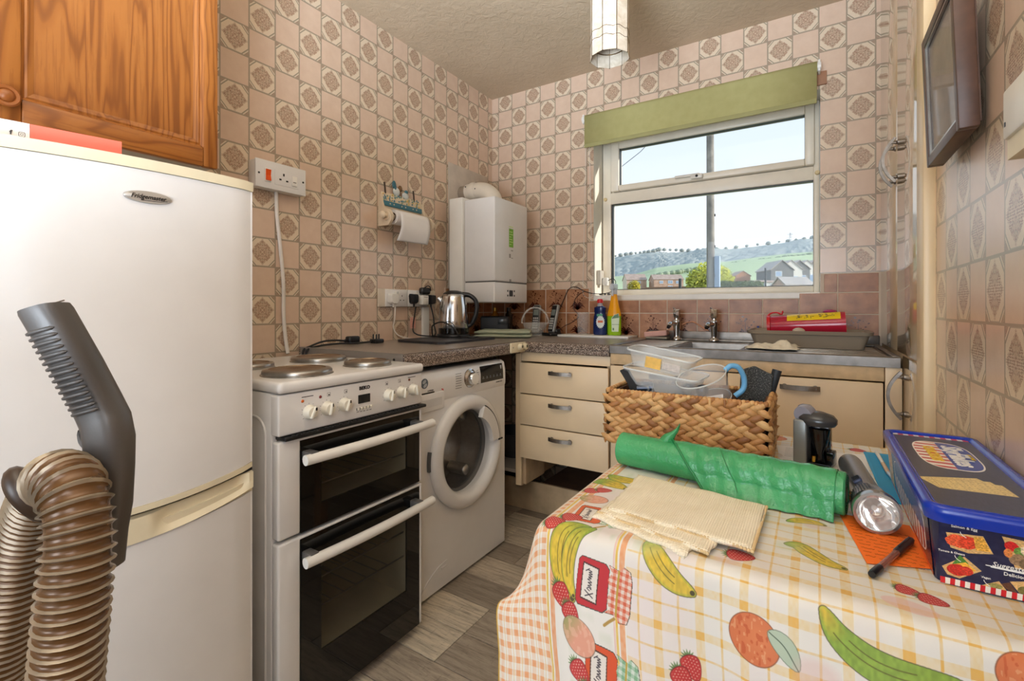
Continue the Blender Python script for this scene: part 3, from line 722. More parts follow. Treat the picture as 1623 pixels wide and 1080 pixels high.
g = G(); F = Matrix(((1, 0, 0, 0), (0, 1, 0, 0), (0, 0, 1, 0), (0, 0, 0, 1)))
yy = (-.957, -.785); Zs = (.762, .80, .816, .832); V_ = [cp(y_, z_, .0008) for z_ in Zs for y_ in yy]; g.add(V_, [(2*i, 2*i+1, 2*i+3, 2*i+2) for i in range(3)])
ds = g.build('display', BLACKG, wp_, 0, fix=False)
g = G()
for k in range(6):
    y = -.944+k*.026; p = cp(y, .779, .0016); g.box((p[0]-.001, p[1], p[2]), (p[0]+.0004, p[1]+.012, p[2]+.0012)); g.box((p[0]-.001, p[1]+.004, p[2]+.005), (p[0]+.0003, p[1]+.0075, p[2]+.008))
p = cp(-.80, .816, .002); g.box((p[0]-.003, -.803, .808), (p[0]+.001, -.797, .823))
g.build('display_symbols', M('display_ink', (190, 192, 196), .4), ds, 0)
text('lettering', '7kg', .009, (WX+.0052, -1.205, .772), (0, 1, 0), (0, 0, 1), RED, wp_)
text('lettering', 'HOOVER', .006, (WX+.005, -1.333, .7695), (0, 1, 0), (0, 0, 1), DKGREY, wp_, ext=.0003) if False else None
text('lettering', 'DYNAMIC NEXT', .0075, (WX+.0052, -.818, .752), (0, 1, 0), (0, 0, 1), DKGREY, wp_, sx=.9)
# round maker's badge
g = G(); bc = Vector((WX+.004, -1.303, .806)); g.lathe([(.0185, 0), (.0185, .0012), (0, .0014)], bc, (1, 0, 0), 28); bdg = g.build('badge', M('badge_slate', (86, 100, 116), .4, var=.02), wp_, 30)
g = G()
for oy, oz, ry, rz_, rt_ in ((-.002, .0065, .0105, .0062, .5), (.003, -.0075, .0105, .0060, .5)):
    g.add([bc+Vector((.0017, oy+ry*math.cos(a)*math.cos(rt_)-rz_*math.sin(a)*math.sin(rt_), oz+ry*math.cos(a)*math.sin(rt_)+rz_*math.sin(a)*math.cos(rt_))) for a in [2*PI*k/20 for k in range(20)]], [tuple(range(20))])
g.build('emblem_lobes', M('badge_light', (176, 184, 194), .4), bdg, 0, fix=False)
text('lettering', 'H-WASH', .0085, (WX+.0052, -1.272, .7765), (0, 1, 0), (0, 0, 1), DKGREY, wp_, sx=.95)
g = G(); g.box((WX+.0045, -1.318, .7665), (WX+.0054, -1.25, .7715)); g.build('label_bar', BLACKP, wp_, 0)
# porthole
g = G(); g.lathe([(DR-.006, -.001), (DR, .006), (DR-.002, .020), (DR-.014, .032), (DR-.034, .036), (.176, .030), (.166, .016), (.163, -.004)], (WX, dc[0], dc[1]), (1, 0, 0), 64); door = g.build('porthole_door', WHITE, WM, 60)
g = G(); g.lathe([(.166, .004), (.160, .006), (.150, -.01), (.140, -.05), (.125, -.075), (.06, -.085), (0, -.086)], (WX, dc[0], dc[1]), (1, 0, 0), 48)
g.build('porthole_glass', clear('porthole_clear', (120, 122, 118), .03, .10), door, 60)
g = G(); g.lathe([(.168, -.006), (.172, -.02), (.158, -.034), (.165, -.05)], (WX, dc[0], dc[1]), (1, 0, 0), 48); g.build('door_seal', M('grey_rubber', (96, 94, 92), .5), WM, 60)
g = G(); g.lathe([(.165, -.05), (.165, -.158), (.150, -.164), (.05, -.160), (0, -.158)], (WX, dc[0], dc[1]), (1, 0, 0), 48)
for k in range(3):
    a = math.radians(35+120*k); R = Matrix.Translation((WX-.105, dc[0], dc[1])) @ Matrix.Rotation(a, 4, 'X'); g.box((-.05, -.022, -.160), (.05, .022, -.118), .012, 2, mat=R)
g.build('drum', M('drum_steel', (168, 164, 158), .30, .9, var=.08, vs=90), WM, 50)
# handle scoop on the upper right of the ring, with its dark finger gap
def arc_plate(g, r0, r1, a0, a1, h0, h1, n=14):
    V = []
    for i in range(n+1):
        a = math.radians(a0+(a1-a0)*i/n); c_, s_ = math.cos(a), math.sin(a)
        V += [(WX+h0, dc[0]+r0*c_, dc[1]+r0*s_), (WX+h1, dc[0]+r0*c_, dc[1]+r0*s_), (WX+h1, dc[0]+r1*c_, dc[1]+r1*s_), (WX+h0, dc[0]+r1*c_, dc[1]+r1*s_)]
    f = []
    for i in range(n):
        for k in range(4): f.append((4*i+k, 4*i+(k+1) % 4, 4*i+4+(k+1) % 4, 4*i+4+k))
    g.add(V, f+[(3, 2, 1, 0), (4*n, 4*n+1, 4*n+2, 4*n+3)])
g = G(); arc_plate(g, .138, .186, 4, 66, .020, .041); hd = g.build('door_handle', WHITE, door, 40)
g = G(); arc_plate(g, .1865, .1915, 2, 64, .034, .0395); arc_plate(g, .186, .215, .8, 2.4, .030, .0375, 2); g.build('finger_gap', BLACKP, hd, 0)
g = G(); arc_plate(g, .2255, .2345, 168, 186, .000, .012, 6); g.build('hinge', GREYP, door, 30)
# filter flap
g = G(); pts = []
for k in range(15):
    q = k/14; pts.append((WX+.001, WY0+.045+q*.14, .045+.062*math.sin(PI*.5*q)**.8))
g.tube(pts, .0022, 6); g.box((WX-.002, WY0+.15, .083), (WX+.003, WY0+.185, .092), .003)
g.build('filter_flap', WHITE, WM)
g = G()
for x in (.08, .54):
    for y in (WY0+.06, WY1-.06): g.cyl((x, y, 0), (x, y, .02), .02)
g.build('foot', BLACKP, WM)
# ================================================================== WORKTOPS
ZW = .920
def nosed(x0, x1, t_=.052, r=.012):
    return [(x0, ZW-t_), (x1-.004, ZW-t_), (x1, ZW-t_+.004), (x1, ZW-r), (x1-r*.3, ZW-r*.3), (x1-r, ZW), (x0, ZW)]
WT = thing('worktop', 'grey speckled laminate worktop over the washing machine, below the sockets', 'worktop', (.30, -1.0, ZW-.052))
g = G(); g.prism(nosed(.004, .606), (0, -1.404, 0), (1, 0, 0), (0, 0, 1), (0, 1.404-.6095, 0)); g.box((.004, -.6095, ZW-.052), (.575, -.003, ZW), .001)
g.build('slab', LAMI, WT, 30)
g = G(); g.box((.002, -1.402, ZW), (.598, -.6095, ZW+.0008)); g.box((.009, -.6095, ZW), (.574, -.010, ZW+.0008)); plab(g.build('top_surface', LAMT, WT, 0), 'top face, grazing-view greyness put into its colour')
g = G(); g.box((.02, -1.409, ZW-.046), (.600, -1.404, ZW+.002), .001, 1)
g.build('end_strip', M('grey_alu_strip', (142, 136, 132), .45, .3), WT, 30)
g = G(); 
for x in (.28, .56): g.cyl((x, -1.411, ZW-.02), (x, -1.408, ZW-.02), .005, n=10)
g.build('screw', BLACKP, WT)
g = G(); g.box((.02, -1.39, ZW-.058), (.585, -.60, ZW-.053)); g.box((.604, -1.40, ZW-.0275), (.6066, -.611, ZW-.0262)); g.build('edge_seam', DARK, WT, 0)
WT2 = thing('worktop', 'short speckled laminate worktop on the drawer unit, between corner and sink', 'worktop', (.80, -.30, ZW-.052))
g = G(); pr = [(-a, b) for a, b in nosed(.004, .608)]
g.prism(pr, (.578, 0, 0), (0, 1, 0), (0, 0, 1), (1.043-.578, 0, 0)); g.build('slab', LAMI, WT2, 30)
g = G(); g.box((.578, -.598, ZW), (1.040, -.010, ZW+.0008)); g.build('top_surface', LAMT, WT2, 0)
g = G(); g.box((.60, -.6085, ZW-.0275), (1.043, -.6078, ZW-.0262)); g.box((.5755, -.60, ZW-.001), (.578, -.012, ZW+.0012)); g.build('edge_seam', DARK, WT2, 0)
# two-knob cream plate on the worktop edge by the joint
SWP = thing('switch_plate', 'small cream plate with two round knobs fixed to the worktop edge', 'switch', (.608, -.67, .882))
g = G(); g.box((.607, -.735, .872), (.619, -.596, .919), .004); pl = g.build('plate', CREAMP, SWP)
for y in (-.665, -.622):
    g = G(); g.lathe([(.016, 0), (.016, .012), (.013, .017), (0, .018)], (.619, y, .897), (1, 0, 0), 18); k_ = g.build('knob', CREAMP, SWP)
    g = G(); g.ball((.6372, y, .899), (.001, .006, .007), 10); g.build('knob_mark', M('verdigris', (58, 62, 44), .5), k_)
g = G(); g.cyl((.619, -.72, .897), (.6205, -.72, .897), .003, n=8); g.build('screw', PEWTER, SWP)
# ================================================================== DRAWER UNIT
DU = thing('drawer_unit', 'cream three drawer base unit with missing plinth, beside the washing machine gap', 'cabinet', (.80, -.30, .0))
FYF = -.585
g = G(); g.box((.545, -.582, .205), (.581, -.05, .866), .002); g.box((1.022, -.575, .205), (1.040, -.05, .866), .002); g.box((.56, -.57, .84), (1.03, -.05, .866)); g.box((.56, -.06, .205), (1.03, -.05, .866))
g.build('carcass', CREAMW, DU, 30)
g = G(); g.box((.582, -.586, .822), (1.041, -.570, .868), .002); g.build('top_rail', CREAM, DU, 30)
g = G(); g.box((.548, -.5865, .205), (.580, -.582, .866), .002, 1); g.build('stile', CREAM, DU, 30)
for z0, z1 in ((.667, .815), (.515, .662), (.352, .510)):
    g = G(); g.box((.583, -.604, z0), (1.038, -.586, z1), .003); d = g.build('drawer', CREAM, DU, 40)
    g = G(); g.box((.60, -.586, z0+.02), (1.01, -.20, z1-.03)); g.build('drawer_box', CREAMW, d, 0)
    bow_handle('handle', (.806, -.604, (z0+z1)/2+.035), (0, -1, 0), (1, 0, 0), .118, .014, d, w=.0085)
g = G(); g.box((.585, -.375, .145), (1.035, -.05, .157), .001); g.build('base_board', CORK, DU, 0)
g = G(); g.box((.100, -.392, 0), (1.038, -.376, .157), .002); g.build('plinth', CREAMW, DU, 30)
g = G(); g.box((.583, -.58, .135), (.600, -.40, .35), .001) if False else g.box((.583, -.57, .21), (.598, -.38, .35), .001); g.build('side_batten', CREAMW, DU, 0)
# dark gap contents
BS = thing('basin', 'dark plastic basin stored in the gap beside the washing machine', 'basin', (.40, -.36, .27))
g = G(); g.lathe([(0, .272), (.085, .272), (.125, .40), (.128, .402), (.128, .406), (.121, .405), (.082, .279), (0, .279)], (.405, -.34, 0), n=32); g.build('bowl', M('smoky_plastic', (62, 60, 60), .2), BS)
SH = thing('storage_shelf', 'pale shelf board low in the gap beside the washing machine', 'shelf', (.42, -.33, .25))
g = G(); g.box((.06, -.56, .252), (.5435, -.06, .270), .001); g.build('board', M('grey_shelf', (166, 158, 150), .5), SH, 0); 
for a, b, c in ((.06, .08, -.08), (.30, .32, -.40)): g = G(); g.box((a, -.37, .0), (b, -.08, .252)); g.build('support', DARK, SH, 0)
# ================================================================== SINK UNIT
SU = thing('sink_cabinet', 'cream two door sink base unit with peeling top rail and pewter handles', 'cabinet', (1.54, -.30, 0))
g = G(); g.box((1.042, -.575, .13), (1.058, -.05, .882)); g.box((2.022, -.575, .13), (2.040, -.05, .882)); g.box((1.05, -.57, .13), (2.03, -.05, .15)); g.box((1.05, -.06, .13), (2.03, -.05, .86)); g.build('carcass', CREAMW, SU, 0)
PEEL = M('peeling_cream', (212, 184, 144), .5, var=.12, vs=30, bump=.5, bs=35, bd=.004)
g = G(); g.box((1.046, -.600, .836), (1.999, -.580, .884), .003); g.build('top_rail', PEEL, SU, 40)
for x0, x1 in ((1.048, 1.515), (1.520, 1.996)):
    g = G(); g.box((x0, -.602, .17), (x1, -.584, .831), .003); d = g.build('door', CREAM, SU, 40)
    bow_handle('handle', ((x0+x1)/2, -.602, .797), (0, -1, 0), (1, 0, 0), .122, .014, d, w=.0085)
g = G(); g.box((2.001, -.600, .0), (2.0452, -.578, .884), .001); g.build('filler_panel', CREAM, SU, 30)
g = G(); g.box((1.045, -.53, 0), (2.0, -.515, .13)); g.build('plinth', CREAMW, SU, 0)
# steel sink top
SK = thing('sink', 'stainless steel sink top with left drainer under the window', 'sink', (1.54, -.30, .885))
SX0, SX1, SY0, SY1 = 1.046, 2.040, -.606, -.012
BX0, BX1, BY0, BY1 = 1.30, 1.55, -.50, -.17
g = G(); zt = .921
def plate(x0, x1, y0, y1, z=zt): g.add([(x0, y0, z), (x1, y0, z), (x1, y1, z), (x0, y1, z)], [(0, 1, 2, 3)])
plate(SX0+.02, BX0, SY0+.03, SY1, zt-.006); plate(BX1, SX1-.02, SY0+.03, SY1, zt-.006); plate(BX0, BX1, SY0+.03, BY0, zt-.006); plate(BX0, BX1, BY1, SY1, zt-.006)
# bowl
b = [(BX0, BY0, zt-.006), (BX1, BY0, zt-.006), (BX1, BY1, zt-.006), (BX0, BY1, zt-.006), (BX0+.02, BY0+.02, zt-.16), (BX1-.02, BY0+.02, zt-.16), (BX1-.02, BY1-.02, zt-.16), (BX0+.02, BY1-.02, zt-.16)]
g.add(b, [(0, 1, 5, 4), (1, 2, 6, 5), (2, 3, 7, 6), (3, 0, 4, 7), (4, 5, 6, 7)])
g.build('basin', DSTEEL, SK, 0)
g = G()
# rolled front lip, side lips and rear upstand
lip = [(SY0, zt-.036), (SY0-.001, zt-.004), (SY0+.003, zt), (SY0+.016, zt), (SY0+.032, zt-.006), (SY0+.032, zt-.012), (SY0+.008, zt-.036)]
g.prism(lip, (SX0, 0, 0), (0, 1, 0), (0, 0, 1), (SX1-SX0, 0, 0))
g.box((SX0, SY0+.01, zt-.012), (SX0+.022, SY1, zt+.001), .003); g.box((SX1-.022, SY0+.01, zt-.012), (SX1, SY1, zt+.002), .003)
g.build('lip', DSTEEL, SK, 40)
g = G(); g.box((SX0+.0, SY1-.010, zt-.01), (SX1, SY1+.002, zt+.042), .003); g.box((SX0+.06, SY1-.045, zt-.006), (SX1-.005, SY1-.009, zt+.004), .003); g.build('upstand', DSTEEL, SK, 40)
for a, b in ((1.075, 1.285), (1.575, 2.005)):
    for k in range(7): g = G(); g.box((a, -.545+k*.062, zt-.006), (b, -.515+k*.062, zt-.001), .004, 2); g.build('drainer_rib', STEEL, SK, 50)
def tap(x):
    T = thing('tap', 'chrome pillar tap at the back of the sink, '+('left of the pair' if x < 1.3 else 'right of the pair'), 'tap', (x, -.085, zt), group=None)
    g = G(); g.lathe([(.024, 0), (.024, .004), (.018, .010), (.0135, .014), (.0135, .02), (.016, .06), (.019, .086), (.019, .094), (.014, .098), (.012, .104), (.0125, .11)], (x, -.085, zt), n=24); g.build('body', CHROME, T, 50)
    g = G(); g.tube(spline([(x, -.085, zt+.075), (x-.008, -.105, zt+.083), (x-.017, -.14, zt+.082), (x-.020, -.16, zt+.070)], 6), [.012]*18+[.010], 12); sp = g.build('spout', CHROME, T, 50)
    g = G(); g.cyl((x-.020, -.1605, zt+.071), (x-.021, -.168, zt+.064), .0085, n=12); g.build('nozzle', BLACKP, sp)
    g = G(); g.lathe([(.010, .106), (.017, .114), (.0185, .130), (.0185, .150), (.016, .155), (0, .156)], (x, -.085, zt), n=8); g.tube([(x-.004, -.085, zt+.150), (x-.017, -.092, zt+.163)], [.006, .004], 8); g.build('handle', CHROME, T, 30)
tap(1.207); tap(1.386)
# ================================================================== WALL-MOUNTED THINGS
# cooker control switch
CS = thing('cooker_switch', 'white cooker control box with orange rocker switch, on wall above cooker', 'switch', (.0, -1.51, 1.60))
g = G(); g.box((.001, -1.612, 1.538), (.046, -1.408, 1.640), .004); b = g.build('back_box', WHITEM, CS)
g = G(); g.box((.046, -1.614, 1.536), (.053, -1.406, 1.642), .003); fp = g.build('face_plate', WHITE, CS)
g = G(); g.box((.050, -1.580, 1.561), (.057, -1.554, 1.611), .002); fr_ = g.build('switch_surround', WHITEM, fp); g = G(); g.prism([(0, -.021), (.006, -.021), (.002, 0), (.005, .021), (0, .021)], (.0555, -1.577, 1.586), (1, 0, 0), (0, 0, 1), (0, .020, 0)); g.build('rocker', ORANGEG, fr_, 0)
g = G(); g.box((.0525, -1.539, 1.557), (.0545, -1.440, 1.616), .001); sk = g.build('socket_panel', WHITE, fp, 30)
g = G()
for y, z, a, b_ in ((-1.503, 1.600, .003, .005), (-1.517, 1.580, .0045, .003), (-1.489, 1.578, .0045, .003)): g.box((.054, y-a, z-b_), (.0552, y+a, z+b_))
g.build('socket_slot', BLACKP, sk, 0)
g = G(); g.box((.0535, -1.470, 1.565), (.059, -1.448, 1.604), .002); g.build('rocker_white', WHITEM, sk); g = G(); g.box((.0588, -1.466, 1.578), (.0594, -1.453, 1.5805)); g.build('switch_mark', BLACKP, sk, 0)
g = G()
for y, z in ((-1.601, 1.588), (-1.419, 1.59)): g.cyl((.0528, y, z), (.0538, y, z), .004, n=10)
g.build('screw', BLACKP, fp)
CC = tag(G().tube(spline([(.012, -1.508, 1.54), (.012, -1.505, 1.45), (.012, -1.492, 1.33), (.012, -1.478, 1.18), (.014, -1.478, 1.05), (.016, -1.470, .95), (.03, -1.47, .90)], 8), .0072, 10).build('cooker_cable', WCABLE), 'thick white cable hanging down the wall from the cooker control box', 'cable')
# double sockets on one pattress
SO = thing('wall_sockets', 'two white double wall sockets side by side on a long backing, above worktop', 'socket', (0, -.78, 1.13))
g = G(); g.box((.001, -.985, 1.088), (.012, -.575, 1.178), .003); g.build('backing', M('dirty_white', (214, 202, 184), .5), SO)
def sock(y0):
    g = G(); g.box((.012, y0, 1.090), (.021, y0+.146, 1.176), .003); p = g.build('socket_plate', WHITE, SO)
    for dy in (.038, .108):
        g = G()
        for y, z, a, b_ in ((0, .016, .002, .004), (-.011, -.006, .0035, .002), (.011, -.006, .0035, .002)): g.box((.0205, y0+dy+y-a, 1.128+z-b_), (.0216, y0+dy+y+a, 1.128+z+b_))
        g.build('socket_slot', BLACKP, p, 0)
    for dy in (.062, .084): g = G(); g.box((.020, y0+dy-.006, 1.148), (.025, y0+dy+.006, 1.166), .002); g.build('rocker', WHITEM, p)
sock(-.946); sock(-.796)
def plug(name, label, y, z, mat, cat='plug', w=.046, h=.052, d=.030):
    T = thing(name, label, cat, (.022, y, z))
    poly = [(-w*.40, h*.5), (w*.40, h*.5), (w*.5, h*.30), (w*.42, -h*.35), (w*.22, -h*.5), (-w*.22, -h*.5), (-w*.42, -h*.35), (-w*.5, h*.30)]
    g = G(); g.prism([(a, b) for a, b in poly], (.0218, y, z), (0, 1, 0), (0, 0, 1), (d*.55, 0, 0)); o1 = [(a*.86, b*.86) for a, b in poly]
    n = len(poly); base = len(g.v)
    g.add([(.0218+d*.55, y+a, z+b) for a, b in poly]+[(.0218+d, y+a, z+b) for a, b in o1], [(i, (i+1) % n, n+(i+1) % n, n+i) for i in range(n)]+[tuple(range(n, 2*n))])
    g.build('body', mat, T, 30)
    g = G(); g.cyl((.0218+d*.5, y, z-h*.46), (.0218+d*.5, y, z-h*.46-.018), .0055, .0038, 10); g.build('strain_relief', mat, T)
    return T
plug('white_plug', 'white three pin plug in the left end of the wall sockets', -.912, 1.128, WHITEM, w=.054)
p2 = plug('black_plug', 'black plug with pink tagged lead, in the middle of the wall sockets', -.768, 1.130, BLACKP)
g = G(); g.box((.030, -.790, .975), (.0306, -.750, 1.035), .0003, 1); tg = g.build('paper_tag', M('pink_tag', (232, 178, 160), .7), p2, 0)
g = G()
for k in range(5): g.box((.0305, -.784, .985+k*.009), (.031, -.757, .987+k*.009))
g.build('tag_print', M('tag_ink', (214, 130, 110), .7), tg, 0)
AD = thing('plug_adaptor', 'white square plug in adaptor right of the tagged plug', 'adaptor', (.02, -.70, 1.125)); g = G(); g.box((.022, -.728, 1.100), (.062, -.682, 1.150), .004); g.build('body', WHITEM, AD); g = G(); g.box((.0618, -.72, 1.139), (.0624, -.69, 1.141)); g.build('mark', DKGREY, AD, 0)
plug('black_plug', 'black plug at the right hand end of the wall sockets', -.645, 1.128, BLACKP, d=.042)
TR = thing('power_adaptor', 'black rounded mains adaptor on top of the sockets beside the kettle', 'adaptor', (.03, -.69, 1.18)); g = G(); g.box((.022, -.722, 1.155), (.055, -.655, 1.192), .012, 3); g.build('body', BLACKP, TR); g = G(); g.tube(spline([(.05, -.705, 1.188), (.06, -.69, 1.200), (.058, -.668, 1.195), (.05, -.655, 1.175)], 5), .003, 8); g.build('loop', RUBBER, TR)
CD = thing('trunking', 'short white cable trunking between the sockets and worktop', 'trunking', (0, -.652, .92)); g = G(); g.box((.001, -.676, .9215), (.016, -.628, 1.087), .002); g.build('channel', WHITEM, CD)
tag(G().tube(spline([(.05, -.912, 1.09), (.046, -.912, 1.03), (.03, -.905, .985), (.04, -.88, .945), (.07, -.82, .926), (.10, -.74, .925), (.12, -.66, .926)], 8), .0032, 8).build('white_lead', WCABLE), 'thin white lead from the white plug curling down onto the worktop', 'cable')
tag(G().tube(spline([(.05, -.768, 1.09), (.04, -.768, 1.04), (.03, -.769, .97), (.05, -.762, .945), (.09, -.74, .937), (.14, -.72, .936), (.19, -.74, .937), (.26, -.745, .937)], 8), .0034, 8).build('black_lead', RUBBER), 'black lead from the tagged plug to the kettle base', 'cable')
tag(G().tube(spline([(.045, -.650, 1.10), (.06, -.645, 1.04), (.08, -.66, .99), (.10, -.67, .95), (.14, -.735, .937), (.16, -.765, .96), (.17, -.77, .995), (.24, -.775, 1.012), (.30, -.76, .98), (.315, -.74, .945), (.33, -.70, .937), (.37, -.66, .937)], 8), .0036, 8).build('black_lead', RUBBER), 'black lead looping in front of the kettle', 'cable')
# paper towel holder
IV = M('ivory_paint', (222, 204, 178), .45, var=.06); TEAL = M('teal_paint', (62, 116, 132), .5)
PH = thing('paper_towel_holder', 'ivory wall mounted kitchen roll holder with blue floral ornament and teal band', 'holder', (0, -.81, 1.50))
for y, y2, nm in ((-.978, -.964, 0), (-.690, -.676, 1)):
    pr = [(.0, .112), (.018, .112), (.022, .075), (.034, .045), (.075, .030), (.092, .005), (.090, -.022), (.070, -.045), (.0, -.045)]
    g = G(); g.prism(pr, (.001, y, 1.528), (1, 0, 0), (0, 0, 1), (0, y2-y, 0)); g.build('side_bracket', IV, PH, 30)
g = G(); g.box((.001, -.966, 1.560), (.013, -.688, 1.655), .003); g.build('back_board', IV, PH)
g = G(); g.box((.013, -.962, 1.588), (.020, -.690, 1.613), .002); tb = g.build('teal_band', TEAL, PH)
for k in range(3):
    for s in (-.013, .013): g = G(); g.ball((.0205, -.905+k*.08+s, 1.601), (.002, .004, .004), 8); g.build('dot', IV, tb)
R = random.Random(4); flo = [M('flower_blue', (84, 132, 152), .6), M('flower_yellow', (222, 190, 120), .6), M('flower_green', (130, 160, 140), .6)]
for m_ in range(3):
    g = G()
    for k in range(26): g.ball((.0135, R.uniform(-.96, -.695), R.uniform(1.617, 1.652)), (.002, R.uniform(.003, .007), R.uniform(.003, .006)), 6)
    plab(g.build('flowers', flo[m_], PH), ('blue', 'yellow', 'green')[m_]+' painted flowers')
g = G(); 
for y, z, a, b_ in ((-.868, 1.672, .024, .022), (-.805, 1.662, .024, .018)): g.ball((.012, y, z), (.007, a, b_), 12)
g.build('teapot_ornament', M('ornament_white', (216, 222, 222), .3), PH)
g = G()
for y, z, a, b_ in ((-.885, 1.705, .013, .02), (-.878, 1.690, .008, .02), (-.80, 1.683, .012, .01)): g.ball((.013, y, z), (.006, a, b_), 10)
g.build('blue_ornament', TEAL, PH); g = G(); g.ball((.012, -.842, 1.692), (.006, .015, .017), 10); g.build('brown_ornament', M('ornament_brown', (120, 88, 54), .5), PH)
for y, z in ((-.942, 1.655), (-.742, 1.652)): g = G(); g.tube([(.012, y, z-.006), (.014, y-.004, z+.022), (.014, y-.009, z+.048)], .0042, 8); g.build('peg', M('dark_peg', (62, 48, 40), .5), PH)
g = G(); g.cyl((.062, -1.00, 1.528), (.062, -.640, 1.528), .011, n=14); d_ = g.build('dowel', IV, PH); g = G(); g.ball((.062, -1.006, 1.528), (.019, .014, .019), 16); g.ball((.062, -.652, 1.528), (.017, .013, .017), 14); g.lathe([(.0, 0), (.02, 0), (.024, .005), (.02, .010), (0, .010)], (.062, -.984, 1.528), (0, 1, 0), 18); g.build('knob', IV, d_)
RO = thing('paper_roll', 'nearly finished white kitchen roll with a sheet hanging down', 'kitchen roll', (.062, -.83, 1.528))
g = G(); g.lathe([(.021, 0), (.036, 0), (.036, .222), (.021, .222)], (.062, -.940, 1.528), (0, 1, 0), 28); g.build('roll', M('tissue', (236, 232, 230), .85, var=.02, bump=.1, bs=300), RO, 30)
g = G(); g.lathe([(.021, -.002), (.021, .224), (.0195, .224), (.0195, -.002)], (.062, -.940, 1.528), (0, 1, 0), 24); g.build('core', M('card_core', (116, 88, 66), .8), RO, 30)
g = G()
def sheet(u, v):
    y = -.920+.205*u
    if v < .35: a = math.radians(110-150*v/.35*.73); return (.062+.0368*math.cos(a), y, 1.528+.0368*math.sin(a))
    q = (v-.35)/.65; return (.0988+.010*math.sin(q*2.6)-.026*q*q*(1-.5*u), y-.010*q, 1.528-.0005-.115*q)
g.grid(sheet, 10, 26); o = g.build('hanging_sheet', M('tissue_sheet', (238, 235, 234), .85, var=.02, bump=.12, bs=260), RO, 60); md = o.modifiers.new('s', 'SOLIDIFY'); md.thickness = .0008
# boiler, with its side board, flue and the plastered patch behind
tag(G().box((.0005, -.452, 1.13), (.006, -.06, 1.934), .002).build('plaster_patch', M('bare_plaster', (196, 184, 170), .8, var=.10, vs=14, bump=.4, bs=30, bd=.003)), 'grey bare plaster board patch on wall behind the boiler', 'board')
BO = thing('boiler', 'white wall hung combi boiler with green label in the corner', 'boiler', (.18, -.32, 1.11))
BX = .36
g = G(); g.box((.155, -.495, 1.228), (BX, -.150, 1.684), .008, 3); g.build('casing', WHITE, BO, 40)
g = G(); g.box((.155, -.494, 1.112), (BX-.001, -.151, 1.224), .008, 3); g.build('lower_flap', WHITE, BO, 40)
g = G(); g.box((.16, -.49, 1.222), (BX-.004, -.155, 1.23)); g.build('shadow_gap', GREYP, BO, 0)
g = G(); g.box((.055, -.505, 1.110), (.150, -.40, 1.70), .004); g.box((.02, -.40, 1.14), (.16, -.20, 1.60)); plab(g.build('side_board', WHITEM, BO, 30), 'white boxed board at the side')
g = G(); g.box((BX-.001, -.353, 1.424), (BX+.0006, -.309, 1.528)); lb = g.build('energy_label', M('label_green', (118, 178, 46), .5), BO, 0)
g = G()
for k in range(6): g.box((BX+.0005, -.349, 1.438+k*.014), (BX+.001, -.349+(.018+.012*((k*5) % 3)), 1.442+k*.014))
g.box((BX, -.353, 1.536), (BX+.0006, -.312, 1.541)); g.build('label_print', M('label_light', (196, 222, 140), .5), lb, 0)
g = G(); g.box((BX, -.352, 1.364), (BX+.0006, -.336, 1.386)); g.box((BX, -.330, 1.362), (BX+.0006, -.312, 1.366)); g.box((BX, -.332, 1.403), (BX+.0006, -.312, 1.409)); g.box((BX, -.349, 1.229), (BX+.0008, -.330, 1.244)); g.build('sticker_print', M('sticker_grey', (150, 146, 142), .5), BO, 0)
g = G(); g.box((BX-.001, -.348, 1.148), (BX+.0008, -.314, 1.182)); ds = g.build('display', DKGREY, BO, 0)
g = G()
for y in (-.366, -.297):
    for z in (1.152, 1.178): g.box((BX-.001, y-.004, z-.005), (BX+.0008, y+.004, z+.005))
g.build('button', DKGREY, BO, 0)
FLU = M('flue_white', (222, 212, 196), .35, var=.06)
g = G(); pts = spline([(.055, -.325, 1.770), (.12, -.325, 1.772), (.18, -.325, 1.760), (.225, -.325, 1.725), (.235, -.325, 1.686)], 6); g.tube(pts, .052, 24); g.lathe([(.056, 0), (.058, .006), (.058, .035), (.056, .04)], (.085, -.325, 1.771), (1, 0, 0), 24); g.build('flue_elbow', FLU, BO, 50)
g = G(); g.tube([(.0075, -.325, 1.770), (.058, -.325, 1.770)], .046, 20); g.build('flue_pipe', M('flue_gap', (150, 136, 120), .5), BO, 50); g = G(); g.ball((.07, -.376, 1.795), .004, 6); g.ball((.14, -.376, 1.775), .004, 6); g.build('flue_screw', BLACKP, BO)
# roller blind
BL = thing('roller_blind', 'sage green roller blind rolled part way down over the window', 'blind', (1.25, -.04, 2.19))
t = NT('sage_fabric'); vv = t.obj(); tl_ = t.n('ShaderNodeBsdfTranslucent'); tl_.inputs[0].default_value = lin((214, 210, 140)); ms = t.n('ShaderNodeMixShader'); ms.inputs[0].default_value = .35; t.P(Base_Color=t.ramp(t.noise(vv, 30, 3), [(.3, (196, 192, 134)), (.7, (206, 202, 144))]), Roughness=.8); t.t.links.new(t.b.outputs[0], ms.inputs[1]); t.t.links.new(tl_.outputs[0], ms.inputs[2]); t.t.links.new(ms.outputs[0], t.t.nodes['Material Output'].inputs[0]); SAGE = t.m
BZ, BY, BR_ = 2.172, -.040, .024
g = G()
def bf(u, v):
    x = .688+(1.812-.688)*u
    if v < .5: a = PI/2+.6-v/.5*(PI*.5+.6+.12); return (x, BY-BR_*math.cos(a)*1.0 if False else BY-BR_*math.cos(PI-a)*-1 if False else BY-BR_*math.sin(PI/2-a)*1.0, BZ+BR_*math.sin(a))
    q = (v-.5)/.5; return (x, BY-BR_-.0*q, BZ-.003-(BZ-2.004)*q)
g.grid(bf, 4, 20); o = g.build('fabric', SAGE, BL, 60); md = o.modifiers.new('s', 'SOLIDIFY'); md.thickness = .001
